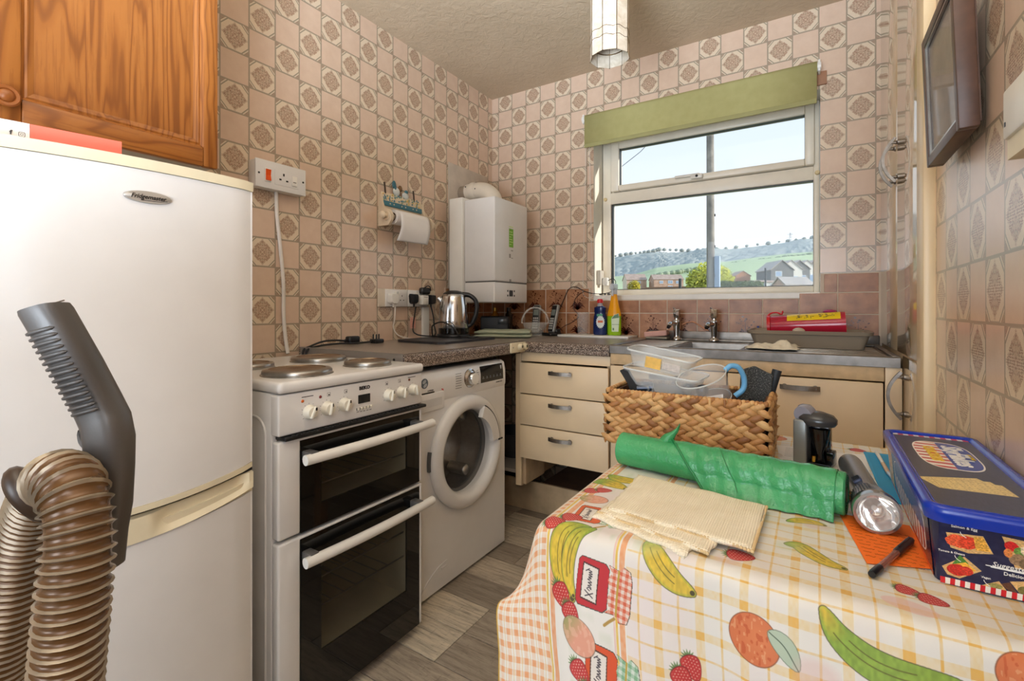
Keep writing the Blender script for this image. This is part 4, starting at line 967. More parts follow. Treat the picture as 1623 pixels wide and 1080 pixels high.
g = G(); g.cyl((.686, BY, BZ), (1.814, BY, BZ), BR_-.0015, n=24); g.build('tube', SAGE, BL, 40)
g = G(); g.box((.688, BY-BR_-.004, 2.000), (1.812, BY-BR_+.004, 2.022), .003); plab(g.build('bottom_bar', M('sage_hem', (160, 156, 106), .8), BL), 'darker hem bar')
for x, s in ((.672, 1), (1.816, 1)):
    g = G(); g.box((x, BY-.018, BZ-.026), (x+.010, -.0005, BZ+.026), .003); g.cyl((x-.004, BY, BZ), (x+.012, BY, BZ), .020, n=20); g.build('bracket', WHITEM, BL)
g = G(); g.box((1.806, -.012, 2.10), (1.850, -.0006, 2.16), .001); g.build('packing_block', M('packing_brown', (164, 120, 92), .7), BL)
g = G()
for (xa, za), (xb, zb) in (((.684, BZ-.02), (.664, 1.20)), ((.704, BZ-.02), (.728, 1.155))):
    n = int((za-zb)/.0085)
    for k in range(n):
        q = k/n; bm = bmesh.new(); bmesh.ops.create_icosphere(bm, subdivisions=1, radius=.0029); bmesh.ops.translate(bm, vec=(xa+(xb-xa)*q**1.4, -.032, za+(zb-za)*q), verts=bm.verts); g.merge(bm)
for k in range(11):
    a = PI+PI*k/10; bm = bmesh.new(); bmesh.ops.create_icosphere(bm, subdivisions=1, radius=.0029); bmesh.ops.translate(bm, vec=(.696+.032*math.cos(a), -.032, 1.18+.028*math.sin(a)-.02*(k/10)), verts=bm.verts); g.merge(bm)
tag(g.build('bead_chain', M('bead_white', (226, 222, 214), .4, var=0), BL), kind='stuff')
# pendant lamp: nine flat shell panels in thin brass cames
LA = thing('pendant_lamp', 'faceted shell panel pendant lampshade hanging from the ceiling', 'lamp', (1.223, -1.074, 1.915))
CAPIZ = NT('shell_panel'); vv = CAPIZ.obj(); CAPIZ.P(Base_Color=CAPIZ.ramp(CAPIZ.noise(vv, 34, 4, .6, .6), [(.3, (206, 190, 166)), (.7, (240, 230, 214))]), Roughness=.22, Transmission_Weight=.12); CAPIZ = CAPIZ.m
BRASS = M('dark_brass', (96, 74, 44), .4, .8)
n = 9; LR = .0655; lc = Vector((1.223, -1.074, 0)); phi0 = math.atan2(-2.6004+1.074, 1.8025-1.223)+PI/n
cor = [(lc.x+LR*math.cos(phi0+2*PI*k/n), lc.y+LR*math.sin(phi0+2*PI*k/n)) for k in range(n)]
for k in range(n):
    a, b = Vector((*cor[k], 0)), Vector((*cor[(k+1) % n], 0)); d = (b-a); nn = Vector((d.y, -d.x, 0)).normalized()*.0006
    g = G(); g.add([a-nn+Vector((0, 0, 1.917)), b-nn+Vector((0, 0, 1.917)), b-nn+Vector((0, 0, 2.20)), a-nn+Vector((0, 0, 2.20)), a+nn+Vector((0, 0, 1.917)), b+nn+Vector((0, 0, 1.917)), b+nn+Vector((0, 0, 2.20)), a+nn+Vector((0, 0, 2.20))], [(0, 1, 2, 3), (7, 6, 5, 4), (0, 4, 5, 1), (2, 6, 7, 3), (1, 5, 6, 2), (0, 3, 7, 4)]); g.build('shell_panel', CAPIZ, LA, 0)
g = G()
for k in range(n): g.tube([(*cor[k], 1.915), (*cor[k], 2.202)], .0014, 6)
for z in (1.966, 1.994, 2.022): 
    P_ = []
    for k in range(n):
        a, b = cor[k], cor[(k+1) % n]
        for q in range(4): t_ = q/4; P_.append((lc.x+(a[0]*(1-t_)+b[0]*t_-lc.x)*1.012, lc.y+(a[1]*(1-t_)+b[1]*t_-lc.y)*1.012, z+.003*math.sin(t_*2*PI)))
    if z < 2.01: g.tube(P_, .0009, 5, closed=True)
g.build('brass_came', BRASS, LA); g = G(); g.tube([(lc.x+.052*math.cos(a), lc.y+.052*math.sin(a), 1.957) for a in [2*PI*k/24 for k in range(24)]], .0016, 6, closed=True); 
for k in range(3): a = 2*PI*k/3; g.tube([(lc.x+.018*math.cos(a), lc.y+.018*math.sin(a), 2.15), (lc.x+.062*math.cos(a), lc.y+.062*math.sin(a), 2.15)], .0014, 6)
g.build('inner_hoop', BRASS, LA); g = G(); g.cyl((lc.x, lc.y, 2.12), (lc.x, lc.y, 2.19), .02, n=16); g.cyl((lc.x, lc.y, 2.19), (lc.x, lc.y, ZC-.02), .003, n=8); g.lathe([(.045, ZC-.001), (.045, ZC-.012), (.02, ZC-.028), (0, ZC-.03)], (lc.x, lc.y, 0), n=24); g.build('holder_and_flex', WHITEM, LA)
# framed picture, leaning out a little at the top
FRM = M('walnut_frame', (84, 58, 46), .4, var=.2, vs=40); PI_ = thing('framed_picture', 'dark brown framed picture behind glass, hanging on the right wall', 'picture', (2.05, -1.35, 1.39), local=True)
PI_.rotation_euler = (0, math.radians(-2.0), 0); PI_.location = (2.046, -1.348, 1.393)
y0, y1, h = -.139, .139, .280; w = .020
g = G(); g.box((-.032, y0, 0), (-.004, y0+w, h), .002); g.box((-.032, y1-w, 0), (-.004, y1, h), .002); g.box((-.032, y0+w, 0), (-.004, y1-w, w), .002); g.box((-.032, y0+w, h-w), (-.004, y1-w, h), .002); g.build('frame', FRM, PI_, 30)
g = G(); rect = lambda a, b, c, d, xx: [(xx, a, c), (xx, b, c), (xx, b, d), (xx, a, d)]
g.box((-.030, y0+w-.001, w-.001), (-.026, y0+w+.005, h-w+.001)); g.box((-.030, y1-w-.005, w-.001), (-.026, y1-w+.001, h-w+.001)); g.box((-.030, y0+w, w-.001), (-.026, y1-w, w+.005)); g.box((-.030, y0+w, h-w-.005), (-.026, y1-w, h-w+.001)); g.build('silver_slip', STEEL, PI_, 0)
g = G(); g.box((-.022, y0+w-.002, w-.002), (-.018, y1-w+.002, h-w+.002)); g.build('print', M('faded_print', (150, 124, 100), .6, var=.3, vs=16), PI_, 0); g = G(); g.box((-.0255, y0+w-.001, w-.001), (-.0240, y1-w+.001, h-w+.001)); g.build('picture_glass', clear('picture_clear', (220, 225, 228), .02, .16), PI_, 0); g = G(); g.box((-.004, y0+.01, .01), (.0, y1-.01, h-.01)); g.build('backing', CORK, PI_, 0)
# white box on the right wall at the frame edge
TB = thing('wall_box', 'white plastic control box on right wall near the picture', 'box', (2.05, -1.72, 1.30)); g = G(); g.box((2.026, -1.790, 1.315), (2.0548, -1.664, 1.384), .004); g.build('cover', WHITEM, TB); g = G(); g.prism([(0, 0), (.024, .0), (.024, .028), (0, .028)], (2.0305, -1.788, 1.287), (1, 0, 0), (0, 0, 1), (0, .122, 0)); g.build('reflection_band', CREAMP, TB, 0); g = G(); g.box((2.0252, -1.677, 1.332), (2.0262, -1.673, 1.338)); g.build('slot', BLACKP, TB, 0)  # cream strip under the cover stands in for a reflection
# things on the window sill and the cord pinned across the tiles
AB = thing('plug_in_box', 'small grey plug in box on the sunlit window reveal', 'adaptor', (.72, .08, 1.22)); g = G(); g.box((.7185, .045, 1.222), (.742, .105, 1.305), .004); g.build('body', M('box_greyish', (188, 180, 168), .5), AB)
AB2 = thing('white_plug', 'white plug standing on the window sill at its left end', 'plug', (.76, .09, 1.157)); g = G(); g.box((.744, .070, 1.215), (.774, .105, 1.262), .006); g.box((.7185, .075, 1.225), (.746, .10, 1.252), .002); g.build('body', WHITEM, AB2)
tag(G().tube(spline([(.774, .088, 1.245), (.80, .09, 1.255), (.822, .08, 1.235), (.815, .07, 1.19), (.79, .05, 1.172), (.75, .02, 1.165), (.711, -.012, 1.168), (.662, -.011, 1.182), (.608, -.011, 1.208), (.563, -.011, 1.194), (.53, -.012, 1.13), (.505, -.014, 1.075), (.49, -.03, 1.03), (.50, -.06, .96), (.515, -.085, .935)], 7), .0022, 7).build('phone_cord', RUBBER), 'black phone cord running from the window sill down across the tiles', 'cable')
tag(G().tube(spline([(.662, -.014, 1.178), (.63, -.012, 1.162), (.602, -.012, 1.127), (.599, -.012, 1.076), (.63, -.012, 1.036), (.586, -.013, .998), (.545, -.02, .978), (.525, -.06, .955)], 7), .0020, 7).build('phone_cord', M('brown_cord', (70, 42, 34), .5)), 'thin brown cord looping down the tiles behind the glass tumbler', 'cable')
g = G(); 
for x, y, r in ((.745, .035, .007), (.768, .05, .006), (.79, .055, .009)): g.ball((x, y, 1.163), (r*1.3, r, r*.8), 8)
tag(g.build('cord_connector', GREYP), 'grey cord connectors lying on the window sill', 'connector')
# ================================================================== THINGS ON THE COUNTER
SL = thing('slate_board', 'black slate board under the kettle', 'board', (.27, -.82, ZW+.001)); g = G(); g.prism([(.115, -.96), (.145, -.985), (.40, -1.0), (.425, -.975), (.415, -.575), (.39, -.55), (.13, -.56), (.105, -.585)], (0, 0, ZW+.001), (1, 0, 0), (0, 1, 0), (0, 0, .011)); g.build('slab', M('black_slate', (44, 44, 48), .45, var=.2, vs=30, bump=.2, bs=80), SL, 0)
KE = thing('kettle', 'polished steel cordless kettle with black handle on black power base', 'kettle', (.20, -.65, .932))
kx, ky, kz = .205, -.650, .932
g = G(); g.lathe([(0, 0), (.084, 0), (.086, .004), (.086, .010), (.080, .016), (0, .017)], (kx, ky, kz), n=36); kb = g.build('power_base', BLACKP, KE, 50)
g = G(); g.lathe([(.078, .017), (.0785, .045), (.074, .047)], (kx, ky, kz), n=36); g.build('lower_ring', BLACKG, KE, 50)
g = G(); g.lathe([(.0765, .046), (.078, .05), (.0775, .09), (.072, .16), (.064, .205), (.060, .217), (.054, .222)], (kx, ky, kz), n=40); g.build('body', CHROME, KE, 60)
g = G(); g.lathe([(.055, .219), (.054, .226), (.042, .236), (.02, .242), (0, .2425)], (kx, ky, kz), n=32); g.build('lid', BLACKP, KE, 50)
vd = Vector((.845, .535, 0)); c0 = Vector((kx, ky, kz))
g = G(); pts = [c0+vd*a+Vector((0, 0, b)) for a, b in ((.045, .222), (.085, .216), (.115, .190), (.122, .150), (.113, .105), (.093, .066), (.074, .054))]; g.tube(spline(pts, 6), [.013]*6+[.012]*24+[.010]*7, 12); g.build('handle', BLACKP, KE, 60)
g = G(); sv = -vd; g.add([c0+sv*.060+Vector((0, 0, .205))+Vector((-.018*vd.y*-1, -.018*vd.x, 0))*0, c0+sv*.068+Vector((0, 0, .145)), c0+sv*.083+Vector((0, 0, .196))], [(0, 1, 2)]) if False else g.tube([c0+sv*.060+Vector((0, 0, .165)), c0+sv*.072+Vector((0, 0, .195)), c0+sv*.078+Vector((0, 0, .205))], [.006, .014, .012], 12); g.build('spout', CHROME, KE, 60)
g = G(); g.box((-.010, -.002, -.05), (.010, .004, .05), .002); F = frame(c0+Vector((.535, -.845, 0)).normalized()*.0735+vd*.028+Vector((0, 0, .12)), vd, (0, 0, 1)); g.build('water_gauge', DKGREY, KE, 30, xf=F @ Matrix.Rotation(PI/2, 4, 'X') @ Matrix.Rotation(-PI/2, 4, 'X')) if False else None
# loose plugs and leads behind the cooker
LP = thing('loose_plug', 'black plug lying pins up on the worktop behind the cooker', 'plug', (.09, -1.06, ZW+.001)); lx, ly = .10, -1.075
g = G(); g.box((lx-.022, ly-.026, ZW+.001), (lx+.022, ly+.026, ZW+.020), .006); g.build('body', BLACKP, LP)
for dx, dy in ((-.010, -.012), (.010, -.012), (0, .012)): g = G(); g.box((lx+dx-.002, ly+dy-.003, ZW+.018), (lx+dx+.002, ly+dy+.003, ZW+.042)); g.build('pin', DKGREY, LP, 0)
LP2 = thing('loose_plug', 'black plug lying on its side on the worktop against the wall', 'plug', (.05, -1.17, ZW+.001)); g = G(); g.box((.030, -1.198, ZW+.001), (.066, -1.140, ZW+.036), .008, 3); g.box((.04, -1.21, ZW+.008), (.056, -1.195, ZW+.024), .004); g.build('body', BLACKP, LP2)
tag(G().tube(spline([(.05, -1.205, ZW+.016), (.05, -1.26, ZW+.022), (.045, -1.32, ZW+.020), (.045, -1.38, ZW+.004), (.05, -1.4165, ZW-.012), (.055, -1.4165, ZW-.06)], 7), .0042, 8).build('black_lead', RUBBER), 'black lead from the plug on its side, drooping behind the cooker', 'cable')
tag(G().tube(spline([(.09, -1.10, ZW+.008), (.08, -1.18, ZW+.006), (.085, -1.27, ZW+.010), (.08, -1.36, ZW+.006), (.075, -1.4165, ZW-.010), (.078, -1.4165, ZW-.06)], 7), .0042, 8).build('black_lead', RUBBER), 'black lead from the pins up plug, drooping behind the cooker', 'cable')
# radio, jars, towel, phones, glass, bottles
RA = thing('radio', 'small black portable radio under the boiler', 'radio', (.16, -.20, ZW+.001), rz=math.radians(32))
g = G(); g.box((-.085, -.045, 0), (.085, .045, .112), .008, 3); g.build('body', M('radio_black', (30, 31, 34), .45), RA)
g = G(); g.box((.015, -.0475, .015), (.075, -.044, .058), .002); gr = g.build('speaker_grille', DKGREY, RA); g = G(); g.box((.02, -.0485, .066), (.072, -.044, .098), .002); g.build('dial_window', M('dial_grey', (84, 88, 92), .15), RA)
g = G(); 
for k in range(5): g.box((.018, -.0485, .019+k*.0085), (.072, -.0474, .022+k*.0085))
g.build('grille_bar', BLACKP, gr, 0)
AMB = M('amber_glass', (190, 120, 24), .1, var=.1, Alpha=.75)
for x, y, nm, m_, cap in ((.075, -.075, 'small amber glass bottle behind the radio', AMB, M('brass_cap', (180, 140, 60), .3, .7)), (.175, -.068, 'small dark jar behind the radio, right of the amber bottle', M('dark_jar', (46, 36, 30), .2), BLACKP)):
    T = thing('bottle' if m_ is AMB else 'jar', nm, 'bottle' if m_ is AMB else 'jar', (x, y, ZW+.001)); g = G(); g.lathe([(0, 0), (.022, 0), (.024, .01), (.024, .115), (.014, .135), (.012, .145)], (x, y, ZW+.001), n=20); g.build('body', m_, T, 50); g = G(); g.lathe([(.014, .143), (.014, .165), (0, .166)], (x, y, ZW+.001), n=16); g.build('cap', cap, T, 30)
TO = thing('folded_towel', 'folded pale green towel in the corner of the worktop', 'towel', (.345, -.385, ZW+.0015), rz=math.radians(28))
TOWM = M('pale_green_towel', (172, 178, 154), .95, var=.06, vs=40, bump=.5, bs=350, bd=.003)
for k, (hx, hy, z0, h) in enumerate(((.155, .105, 0, .020), (.150, .100, .019, .022))):
    g = G(); bm = bmesh.new(); bmesh.ops.create_cube(bm, size=1); bmesh.ops.subdivide_edges(bm, edges=bm.edges[:], cuts=9, use_grid_fill=True)
    for v in bm.verts:
        x, y, z = v.co*2; e_ = min(1, (1-abs(x))*6); f_ = min(1, (1-abs(y))*6); r = math.sqrt(max(0, 1-(1-min(e_, 1))**2))*math.sqrt(max(0, 1-(1-min(f_, 1))**2))
        v.co = Vector((x*hx*(1-.02*abs(z)), y*hy*(1-.02*abs(z)), z0+h/2+z*h/2*(.35+.65*r)+(.003*math.sin(x*4+k)*math.cos(y*3) if z > 0 else 0)))
    g.merge(bm); o = g.build('towel_fold', TOWM, TO, 70)
def phone(label, x, y, rz, with_base=True):
    T = thing('cordless_phone', label, 'phone', (x, y, ZW+.001), rz=rz)
    SIL = M('phone_silver', (150, 148, 144), .35, .3)
    if with_base: g = G(); g.box((-.042, -.055, 0), (.042, .035, .018), .008, 3); g.box((-.030, .0, .012), (.030, .040, .040), .010, 3); g.build('base', BLACKP, T)
    R_ = Matrix.Translation((0, -.012, .018)) @ Matrix.Rotation(math.radians(-14), 4, 'X')
    g = G(); g.box((-.025, -.012, 0), (.025, .012, .168), .011, 4, mat=R_); hs = g.build('handset', SIL, T, 50)
    g = G(); g.box((-.0205, -.0135, .006), (.0205, -.0115, .160), .010, 3, mat=R_); g.build('black_face', BLACKP, hs, 40)
    g = G(); g.box((-.016, -.0142, .100), (.016, -.0132, .135), .001, 1, mat=R_); g.build('screen', M('lcd_grey', (122, 130, 124), .2), hs, 0)
    g = G()
    for r in range(5):
        for c in range(3): g.box((-.016+c*.0115, -.0146, .018+r*.0145), (-.007+c*.0115, -.0132, .028+r*.0145), .001, 1, mat=R_)
    tag(g.build('keypad', M('key_silver', (186, 184, 178), .4), hs, 0), kind='stuff')
phone('silver and black cordless phone standing in its base, in front of the cords', .512, -.115, math.radians(-22))
phone('cordless phone standing behind the glass basket, further into the corner', .375, -.075, math.radians(10))
GB = thing('glass_basket', 'clear cut glass basket bowl with arched handle beside the phones', 'bowl', (.425, -.20, ZW+.001))
GLS = clear('cut_glass', (232, 234, 232), .06, .18); gx, gy, gz = .425, -.172, ZW+.001
g = G(); g.lathe([(0, .004), (.040, .004), (.050, .0), (.045, .012), (.062, .045), (.082, .075), (.080, .077), (.058, .048), (.040, .016), (0, .012)], (gx, gy, gz), n=20); g.build('bowl', GLS, GB, 20)
for s in (-.008, .008): g = G(); g.tube([(gx+.078*math.cos(a)*.845-s*.5, gy+.078*math.cos(a)*.535+s*.8, gz+.072+.092*math.sin(a)) for a in [PI*k/16 for k in range(17)]], .0055, 6); g.build('handle', GLS, GB, 0)
GT = thing('glass_tumbler', 'tall clear tumbler between the phone and the blue bottle', 'glass', (.698, -.085, ZW+.001)); g = G(); g.lathe([(0, .008), (.026, .008), (.028, 0), (.030, .002), (.036, .125), (.0345, .125), (.028, .012), (0, .012)], (.690, -.090, ZW+.014), n=28); g.build('body', clear('tumbler_glass', (220, 222, 222), .04, .12), GT, 50)
WB = thing('white_board', 'flat white plastic board at the back of the counter under the bottles', 'board', (.72, -.15, ZW+.001)); g = G(); g.box((.575, -.185, ZW+.001), (.985, -.020, ZW+.013), .003); g.build('board', M('white_poly', (232, 230, 226), .4), WB)
DS = thing('washing_up_bottle', 'dark blue washing up liquid bottle with red cap on white board', 'bottle', (.796, -.095, ZW+.014)); bx, by, bz = .796, -.095, ZW+.0138
NAVY = M('blue_bottle', (24, 40, 92), .15, var=.1)
g = G(); g.lathe([(0, 0), (.037, 0), (.040, .006), (.0405, .06), (.037, .10), (.033, .115), (.032, .122), (.034, .128), (.034, .152), (.018, .160)], (bx, by, bz), n=28, sy=.62); g.build('body', NAVY, DS, 50)
g = G(); g.lathe([(.016, .158), (.013, .175), (.012, .178)], (bx, by, bz), n=18); g.build('neck', clear('neck_clear', (220, 226, 236), .1, .5), DS, 50); g = G(); g.lathe([(.012, .176), (.0175, .178), (.017, .190), (.013, .198), (0, .200)], (bx, by, bz), n=18); g.build('cap', RED, DS, 40)
F = frame((bx+.012, by-.0262, bz+.072), (.95, .12, 0), (0, 0, 1)); lab = G(); pts = []
for k in range(36): a = 2*PI*k/36; r = .0245 if k % 2 else .0295; pts.append((r*.85*math.cos(a), r*1.25*math.sin(a)))
lab.prism(pts, (0, 0, 0), (1, 0, 0), (0, 1, 0), (0, 0, .0006)); lb = lab.build('sun_label', M('label_white', (220, 226, 224), .5), DS, 0, xf=F)
g = G(); g.box((-.014, -.004, .0006), (.014, .008, .001)); g.build('label_band', M('label_orange', (222, 110, 60), .5), lb, 0, xf=F); g = G(); g.box((-.02, .030, -.001), (.012, .044, .0005)); g.build('label_green', M('label_teal', (64, 150, 120), .5), lb, 0, xf=F)
SP = thing('spray_bottle', 'yellow and lime green cleaning bottle with clear trigger top, right of the blue bottle', 'bottle', (.874, -.085, ZW+.014)); bx, by = .874, -.085
g = G(); g.lathe([(0, 0), (.036, 0), (.039, .005), (.039, .105)], (bx, by, bz), n=28, sy=.66); g.build('lower_body', M('lime_liquid', (150, 196, 24), .15), SP, 50)
g = G(); g.lathe([(.039, .105), (.038, .118), (.029, .150), (.021, .190), (.016, .222), (.015, .226)], (bx, by, bz), n=28, sy=.7); g.build('upper_body', M('amber_liquid', (244, 166, 18), .15), SP, 50)
g = G(); g.lathe([(.016, .224), (.0165, .250), (.014, .252)], (bx, by, bz), n=18); g.box((bx-.013, by-.045, bz+.248), (bx+.013, by+.03, bz+.282), .008, 3); g.tube([(bx, by-.03, bz+.252), (bx+.004, by-.038, bz+.230), (bx+.004, by-.036, bz+.215)], .005, 8); g.build('trigger_head', clear('trigger_clear', (214, 220, 228), .2, .62), SP, 40)
g = G(); pl = [(-.017, -.042), (.019, -.042), (.024, .03), (.020, .058), (-.004, .048), (-.019, .03)]; g.prism(pl, (0, 0, 0), (1, 0, 0), (0, 1, 0), (0, 0, .0008)); F = frame((bx+.013, by-.0253, bz+.062), (.95, .16, 0), (0, 0, 1)); lb = g.build('label', M('label_palegreen', (212, 226, 196), .5), SP, 0, xf=F)
g = G(); g.box((-.016, -.004, .0008), (.022, -.002, .0012)); g.box((-.012, -.035, .0008), (-.004, -.022, .0012)); g.prism([(-.018, .028), (.022, .034), (.019, .056), (-.004, .046)], (0, 0, .0008), (1, 0, 0), (0, 1, 0), (0, 0, .0004)); g.build('label_print', M('label_darkgreen', (92, 132, 92), .5), lb, 0, xf=F)
# ---- on the sink
SPG = thing('sponge', 'pink sponge lying at the back left of the sink', 'sponge', (1.10, -.12, .921)); g = G(); R_ = Matrix.Translation((1.108, -.095, .947)) @ Matrix.Rotation(math.radians(-6), 4, 'Y'); g.box((-.058, -.03, -.012), (.058, .03, .016), .006, 3, mat=R_); g.build('pink_block', M('pink_sponge', (222, 172, 160), .9, bump=.6, bs=250, bd=.003), SPG); g = G(); g.box((1.06, -.13, .9225), (1.17, -.065, .9345), .004); g.build('scour_pad', M('scour_grey', (146, 138, 124), .95, bump=.6, bs=250, bd=.003), SPG)
tag(G().tube(spline([(1.222, -.035, .996), (1.25, -.022, 1.008), (1.275, -.016, 1.010), (1.30, -.016, .995), (1.33, -.016, .975), (1.350, -.018, .966)], 8), .003, 8).build('plug_chain', M('copper_chain', (206, 148, 116), .35, .5, var=.3, vs=200)), 'thin copper coloured plug chain between the two taps', 'chain')
TRY = thing('washing_up_tray', 'greyish beige plastic washing up tray on the right of the sink', 'tray', (1.77, -.27, .9212)); TRM = M('taupe_plastic', (150, 136, 118), .38, var=.03)
tz = .9212
def tray_ring(x0, x1, y0, y1, z, r, n=6):
    P = []
    for cx, cy, a in ((x1-r, y1-r, 0), (x0+r, y1-r, 90), (x0+r, y0+r, 180), (x1-r, y0+r, 270)):
        for k in range(n+1): q = math.radians(a+90*k/n); P.append((cx+r*math.cos(q), cy+r*math.sin(q), z))
    return P
rings = [tray_ring(1.590, 1.964, -.350, -.110, tz, .02), tray_ring(1.572, 1.980, -.362, -.098, tz+.052, .025), tray_ring(1.562, 1.990, -.372, -.088, tz+.054, .03), tray_ring(1.558, 1.994, -.376, -.084, tz+.068, .03), tray_ring(1.566, 1.986, -.368, -.092, tz+.068, .03), tray_ring(1.578, 1.974, -.356, -.104, tz+.052, .025), tray_ring(1.594, 1.960, -.346, -.114, tz+.004, .02)]
m = len(rings[0]); g = G(); V = [p for r in rings for p in r]; Fs = []
for j in range(len(rings)-1):
    for i in range(m): Fs.append((j*m+i, j*m+(i+1) % m, (j+1)*m+(i+1) % m, (j+1)*m+i))
Fs += [tuple(range(m-1, -1, -1)), tuple(range((len(rings)-1)*m, len(rings)*m))]; g.add(V, Fs); g.build('shell', TRM, TRY, 40)
BIN = thing('red_container', 'translucent red cylindrical sharps container with yellow warning label lying in the tray', 'container', (1.77, -.21, .99))
REDT = M('red_translucent', (184, 34, 58), .12, var=.08, vs=5); ca = Vector((1.632, -.215, 1.0)); cb_ = Vector((1.915, -.215, 1.016)); ax = (cb_-ca).normalized()
g = G(); g.lathe([(0, 0), (.043, 0), (.044, .004), (.0505, .262), (.052, .262), (.052, .279), (0, .281)], ca, ax, 36); g.build('body', REDT, BIN, 40)
g = G(); g.lathe([(.0485, -.004), (.0495, .008), (.046, .010)], ca, ax, 36); g.lathe([(.0, -.005), (.0485, -.004)], ca, ax, 36); g.build('lid', RED, BIN, 40)
up = Vector((-.05, 0, 1)).normalized()
g = G(); g.tube(spline([ca+up*.045-ax*.004, ca+up*.058+ax*.012, ca+up*.060+ax*.035, ca+up*.052+ax*.052, ca+up*.066+ax*.058], 5), .0035, 8); g.build('tab_handle', RED, BIN, 40)
g = G()
def lab_pt(u, v):
    a = math.radians(96+v*56); rr = .0458+.0064*(.25+.65*u)+.0004; yv = math.cos(a); zv = math.sin(a); p = ca+ax*(.073+.19*u); return p+Vector((0, -1, 0))*rr*(-yv)+up*rr*zv if False else p+Vector((0, 1, 0))*rr*yv+up*rr*zv
g.grid(lab_pt, 10, 8); lb = g.build('warning_label', M('label_yellow', (240, 204, 10), .4), BIN, 40)
g = G(); R = random.Random(2)
for k in range(26):
    u = R.uniform(.04, .95); v = R.choice((.3, .45, .6, .75)); w_ = R.uniform(.01, .03); o = [lab_pt(u, v), lab_pt(min(1, u+w_), v), lab_pt(min(1, u+w_), v+.06), lab_pt(u, v+.06)]
    c = ca+ax*(.073+.19*u); o = [p+(p-c).normalized()*.0006 for p in o]; g.add(o, [(0, 1, 2, 3)])
for u in (.2, .36, .60, .72): o = [lab_pt(u, .35), lab_pt(u+.04, .42), lab_pt(u+.05, .75), lab_pt(u+.015, .7)]; c = ca+ax*(.073+.19*u); g.add([p+(p-c).normalized()*.0007 for p in o], [(0, 1, 2, 3)])
g.build('label_symbols', DKGREY, lb, 0, fix=False)
g = G(); g.ball(cb_-ax*.055+up*.054+Vector((0, .02, 0)), (.026, .02, .009), 12); g.build('magenta_cap', M('magenta_cap', (168, 44, 104), .4), BIN)
CU = thing('upturned_cup', 'pale round cup base showing over tray rim before red container', 'cup', (1.747, -.32, .925)); g = G(); g.lathe([(.020, 0), (.024, .05), (.022, .066), (.012, .074), (0, .076)], (1.748, -.318, tz+.0045), n=24); g.build('body', M('cup_stone', (206, 190, 166), .5), CU)
BBR = thing('blue_brush', 'blue plastic brush handle sticking up at the left end of the tray', 'brush', (1.57, -.07, .93)); g = G(); g.tube([(1.590, -.070, .925), (1.582, -.06, .96), (1.575, -.05, .995)], [.007, .008, .005], 10); g.build('handle', M('brush_blue', (30, 74, 160), .4), BBR); g = G(); g.box((1.582, -.078, .9165), (1.60, -.062, .93), .003); g.build('head', WHITEM, BBR)
DC = thing('dish_cloth', 'crumpled cream dish cloth draped in front of the tray', 'cloth', (1.67, -.47, .918)); g = G(); RR = np.random.default_rng(3)
def dcl(u, v):
    x = 1.575+.175*u; y = -.560+.155*v; e_ = min(u, 1-u, v, 1-v); h = .004+min(1, e_*6)*(.010+.005*math.sin(u*9+v*3)*math.cos(v*7-u*2)+.020*math.exp(-((u-.76)/.16)**2-((v-.5)/.3)**2)+.005*math.sin(u*31+v*13)*min(1, u*1.6)); return (x+.008*math.sin(v*9), y+.010*math.sin(u*7), .9245+max(.001, h))
g.grid(dcl, 44, 36); o = g.build('cloth', M('dishcloth_cream', (228, 218, 196), .95, var=.10, vs=25, bump=.5, bs=300, bd=.002), DC, 80); md = o.modifiers.new('s', 'SOLIDIFY'); md.thickness = .003
# ================================================================== TABLE, PRINTED CLOTH
TT = .745
TBX0, TBX1, TBY0, TBY1 = 1.450, 2.028, -1.918, -1.170
TAB = thing('table', 'small kitchen table hidden under the fruit print cloth, against the right wall', 'table', (1.74, -1.54, 0))
WOODT = M('table_beech', (176, 128, 82), .45, var=.12, vs=20)
g = G(); g.box((TBX0+.002, TBY0+.002, .716), (TBX1, TBY1, TT-.003), .004); g.build('tabletop', WOODT, TAB)
for x in (TBX0+.05, TBX1-.05):
    for y in (TBY0+.05, TBY1-.05): g = G(); g.box((x-.022, y-.022, 0), (x+.022, y+.022, .716), .004); g.build('leg', WOODT, TAB)
g = G(); g.box((TBX0+.06, TBY0+.05, .64), (TBX1-.06, TBY0+.068, .716)); g.box((TBX0+.06, TBY1-.068, .64), (TBX1-.06, TBY1-.05, .716)); g.build('apron', WOODT, TAB, 0)
# ---- the print, painted in cloth coordinates (metres across, metres along)
PXM = 1500.0; CX0, CX1, CY0_, CY1_ = 1.325, 2.062, -2.46, -1.14
Wc, Hc = int((CX1-CX0)*PXM), int((CY1_-CY0_)*PXM)
gx_, gy_ = np.meshgrid(CX0+(np.arange(Wc)+.5)/PXM, CY1_-(np.arange(Hc)+.5)/PXM)
CV = np.ones((Hc, Wc, 3), np.float32)*np.array([.975, .955, .925], np.float32)
def smooth_noise(h, w, cells, seed):
    r = np.random.default_rng(seed); a = r.random((cells+2, cells+2)).astype(np.float32)
    yy = np.linspace(0, cells, h); xx = np.linspace(0, cells, w); yi = yy.astype(int); xi = xx.astype(int); fy = (yy-yi)[:, None]; fx = (xx-xi)[None, :]
    fy = fy*fy*(3-2*fy); fx = fx*fx*(3-2*fx)
    return a[yi][:, xi]*(1-fy)*(1-fx)+a[yi+1][:, xi]*fy*(1-fx)+a[yi][:, xi+1]*(1-fy)*fx+a[yi+1][:, xi+1]*fy*fx
NZ = smooth_noise(Hc, Wc, 60, 1); NZ2 = smooth_noise(Hc, Wc, 14, 2); NZ3 = smooth_noise(Hc, Wc, 260, 3)
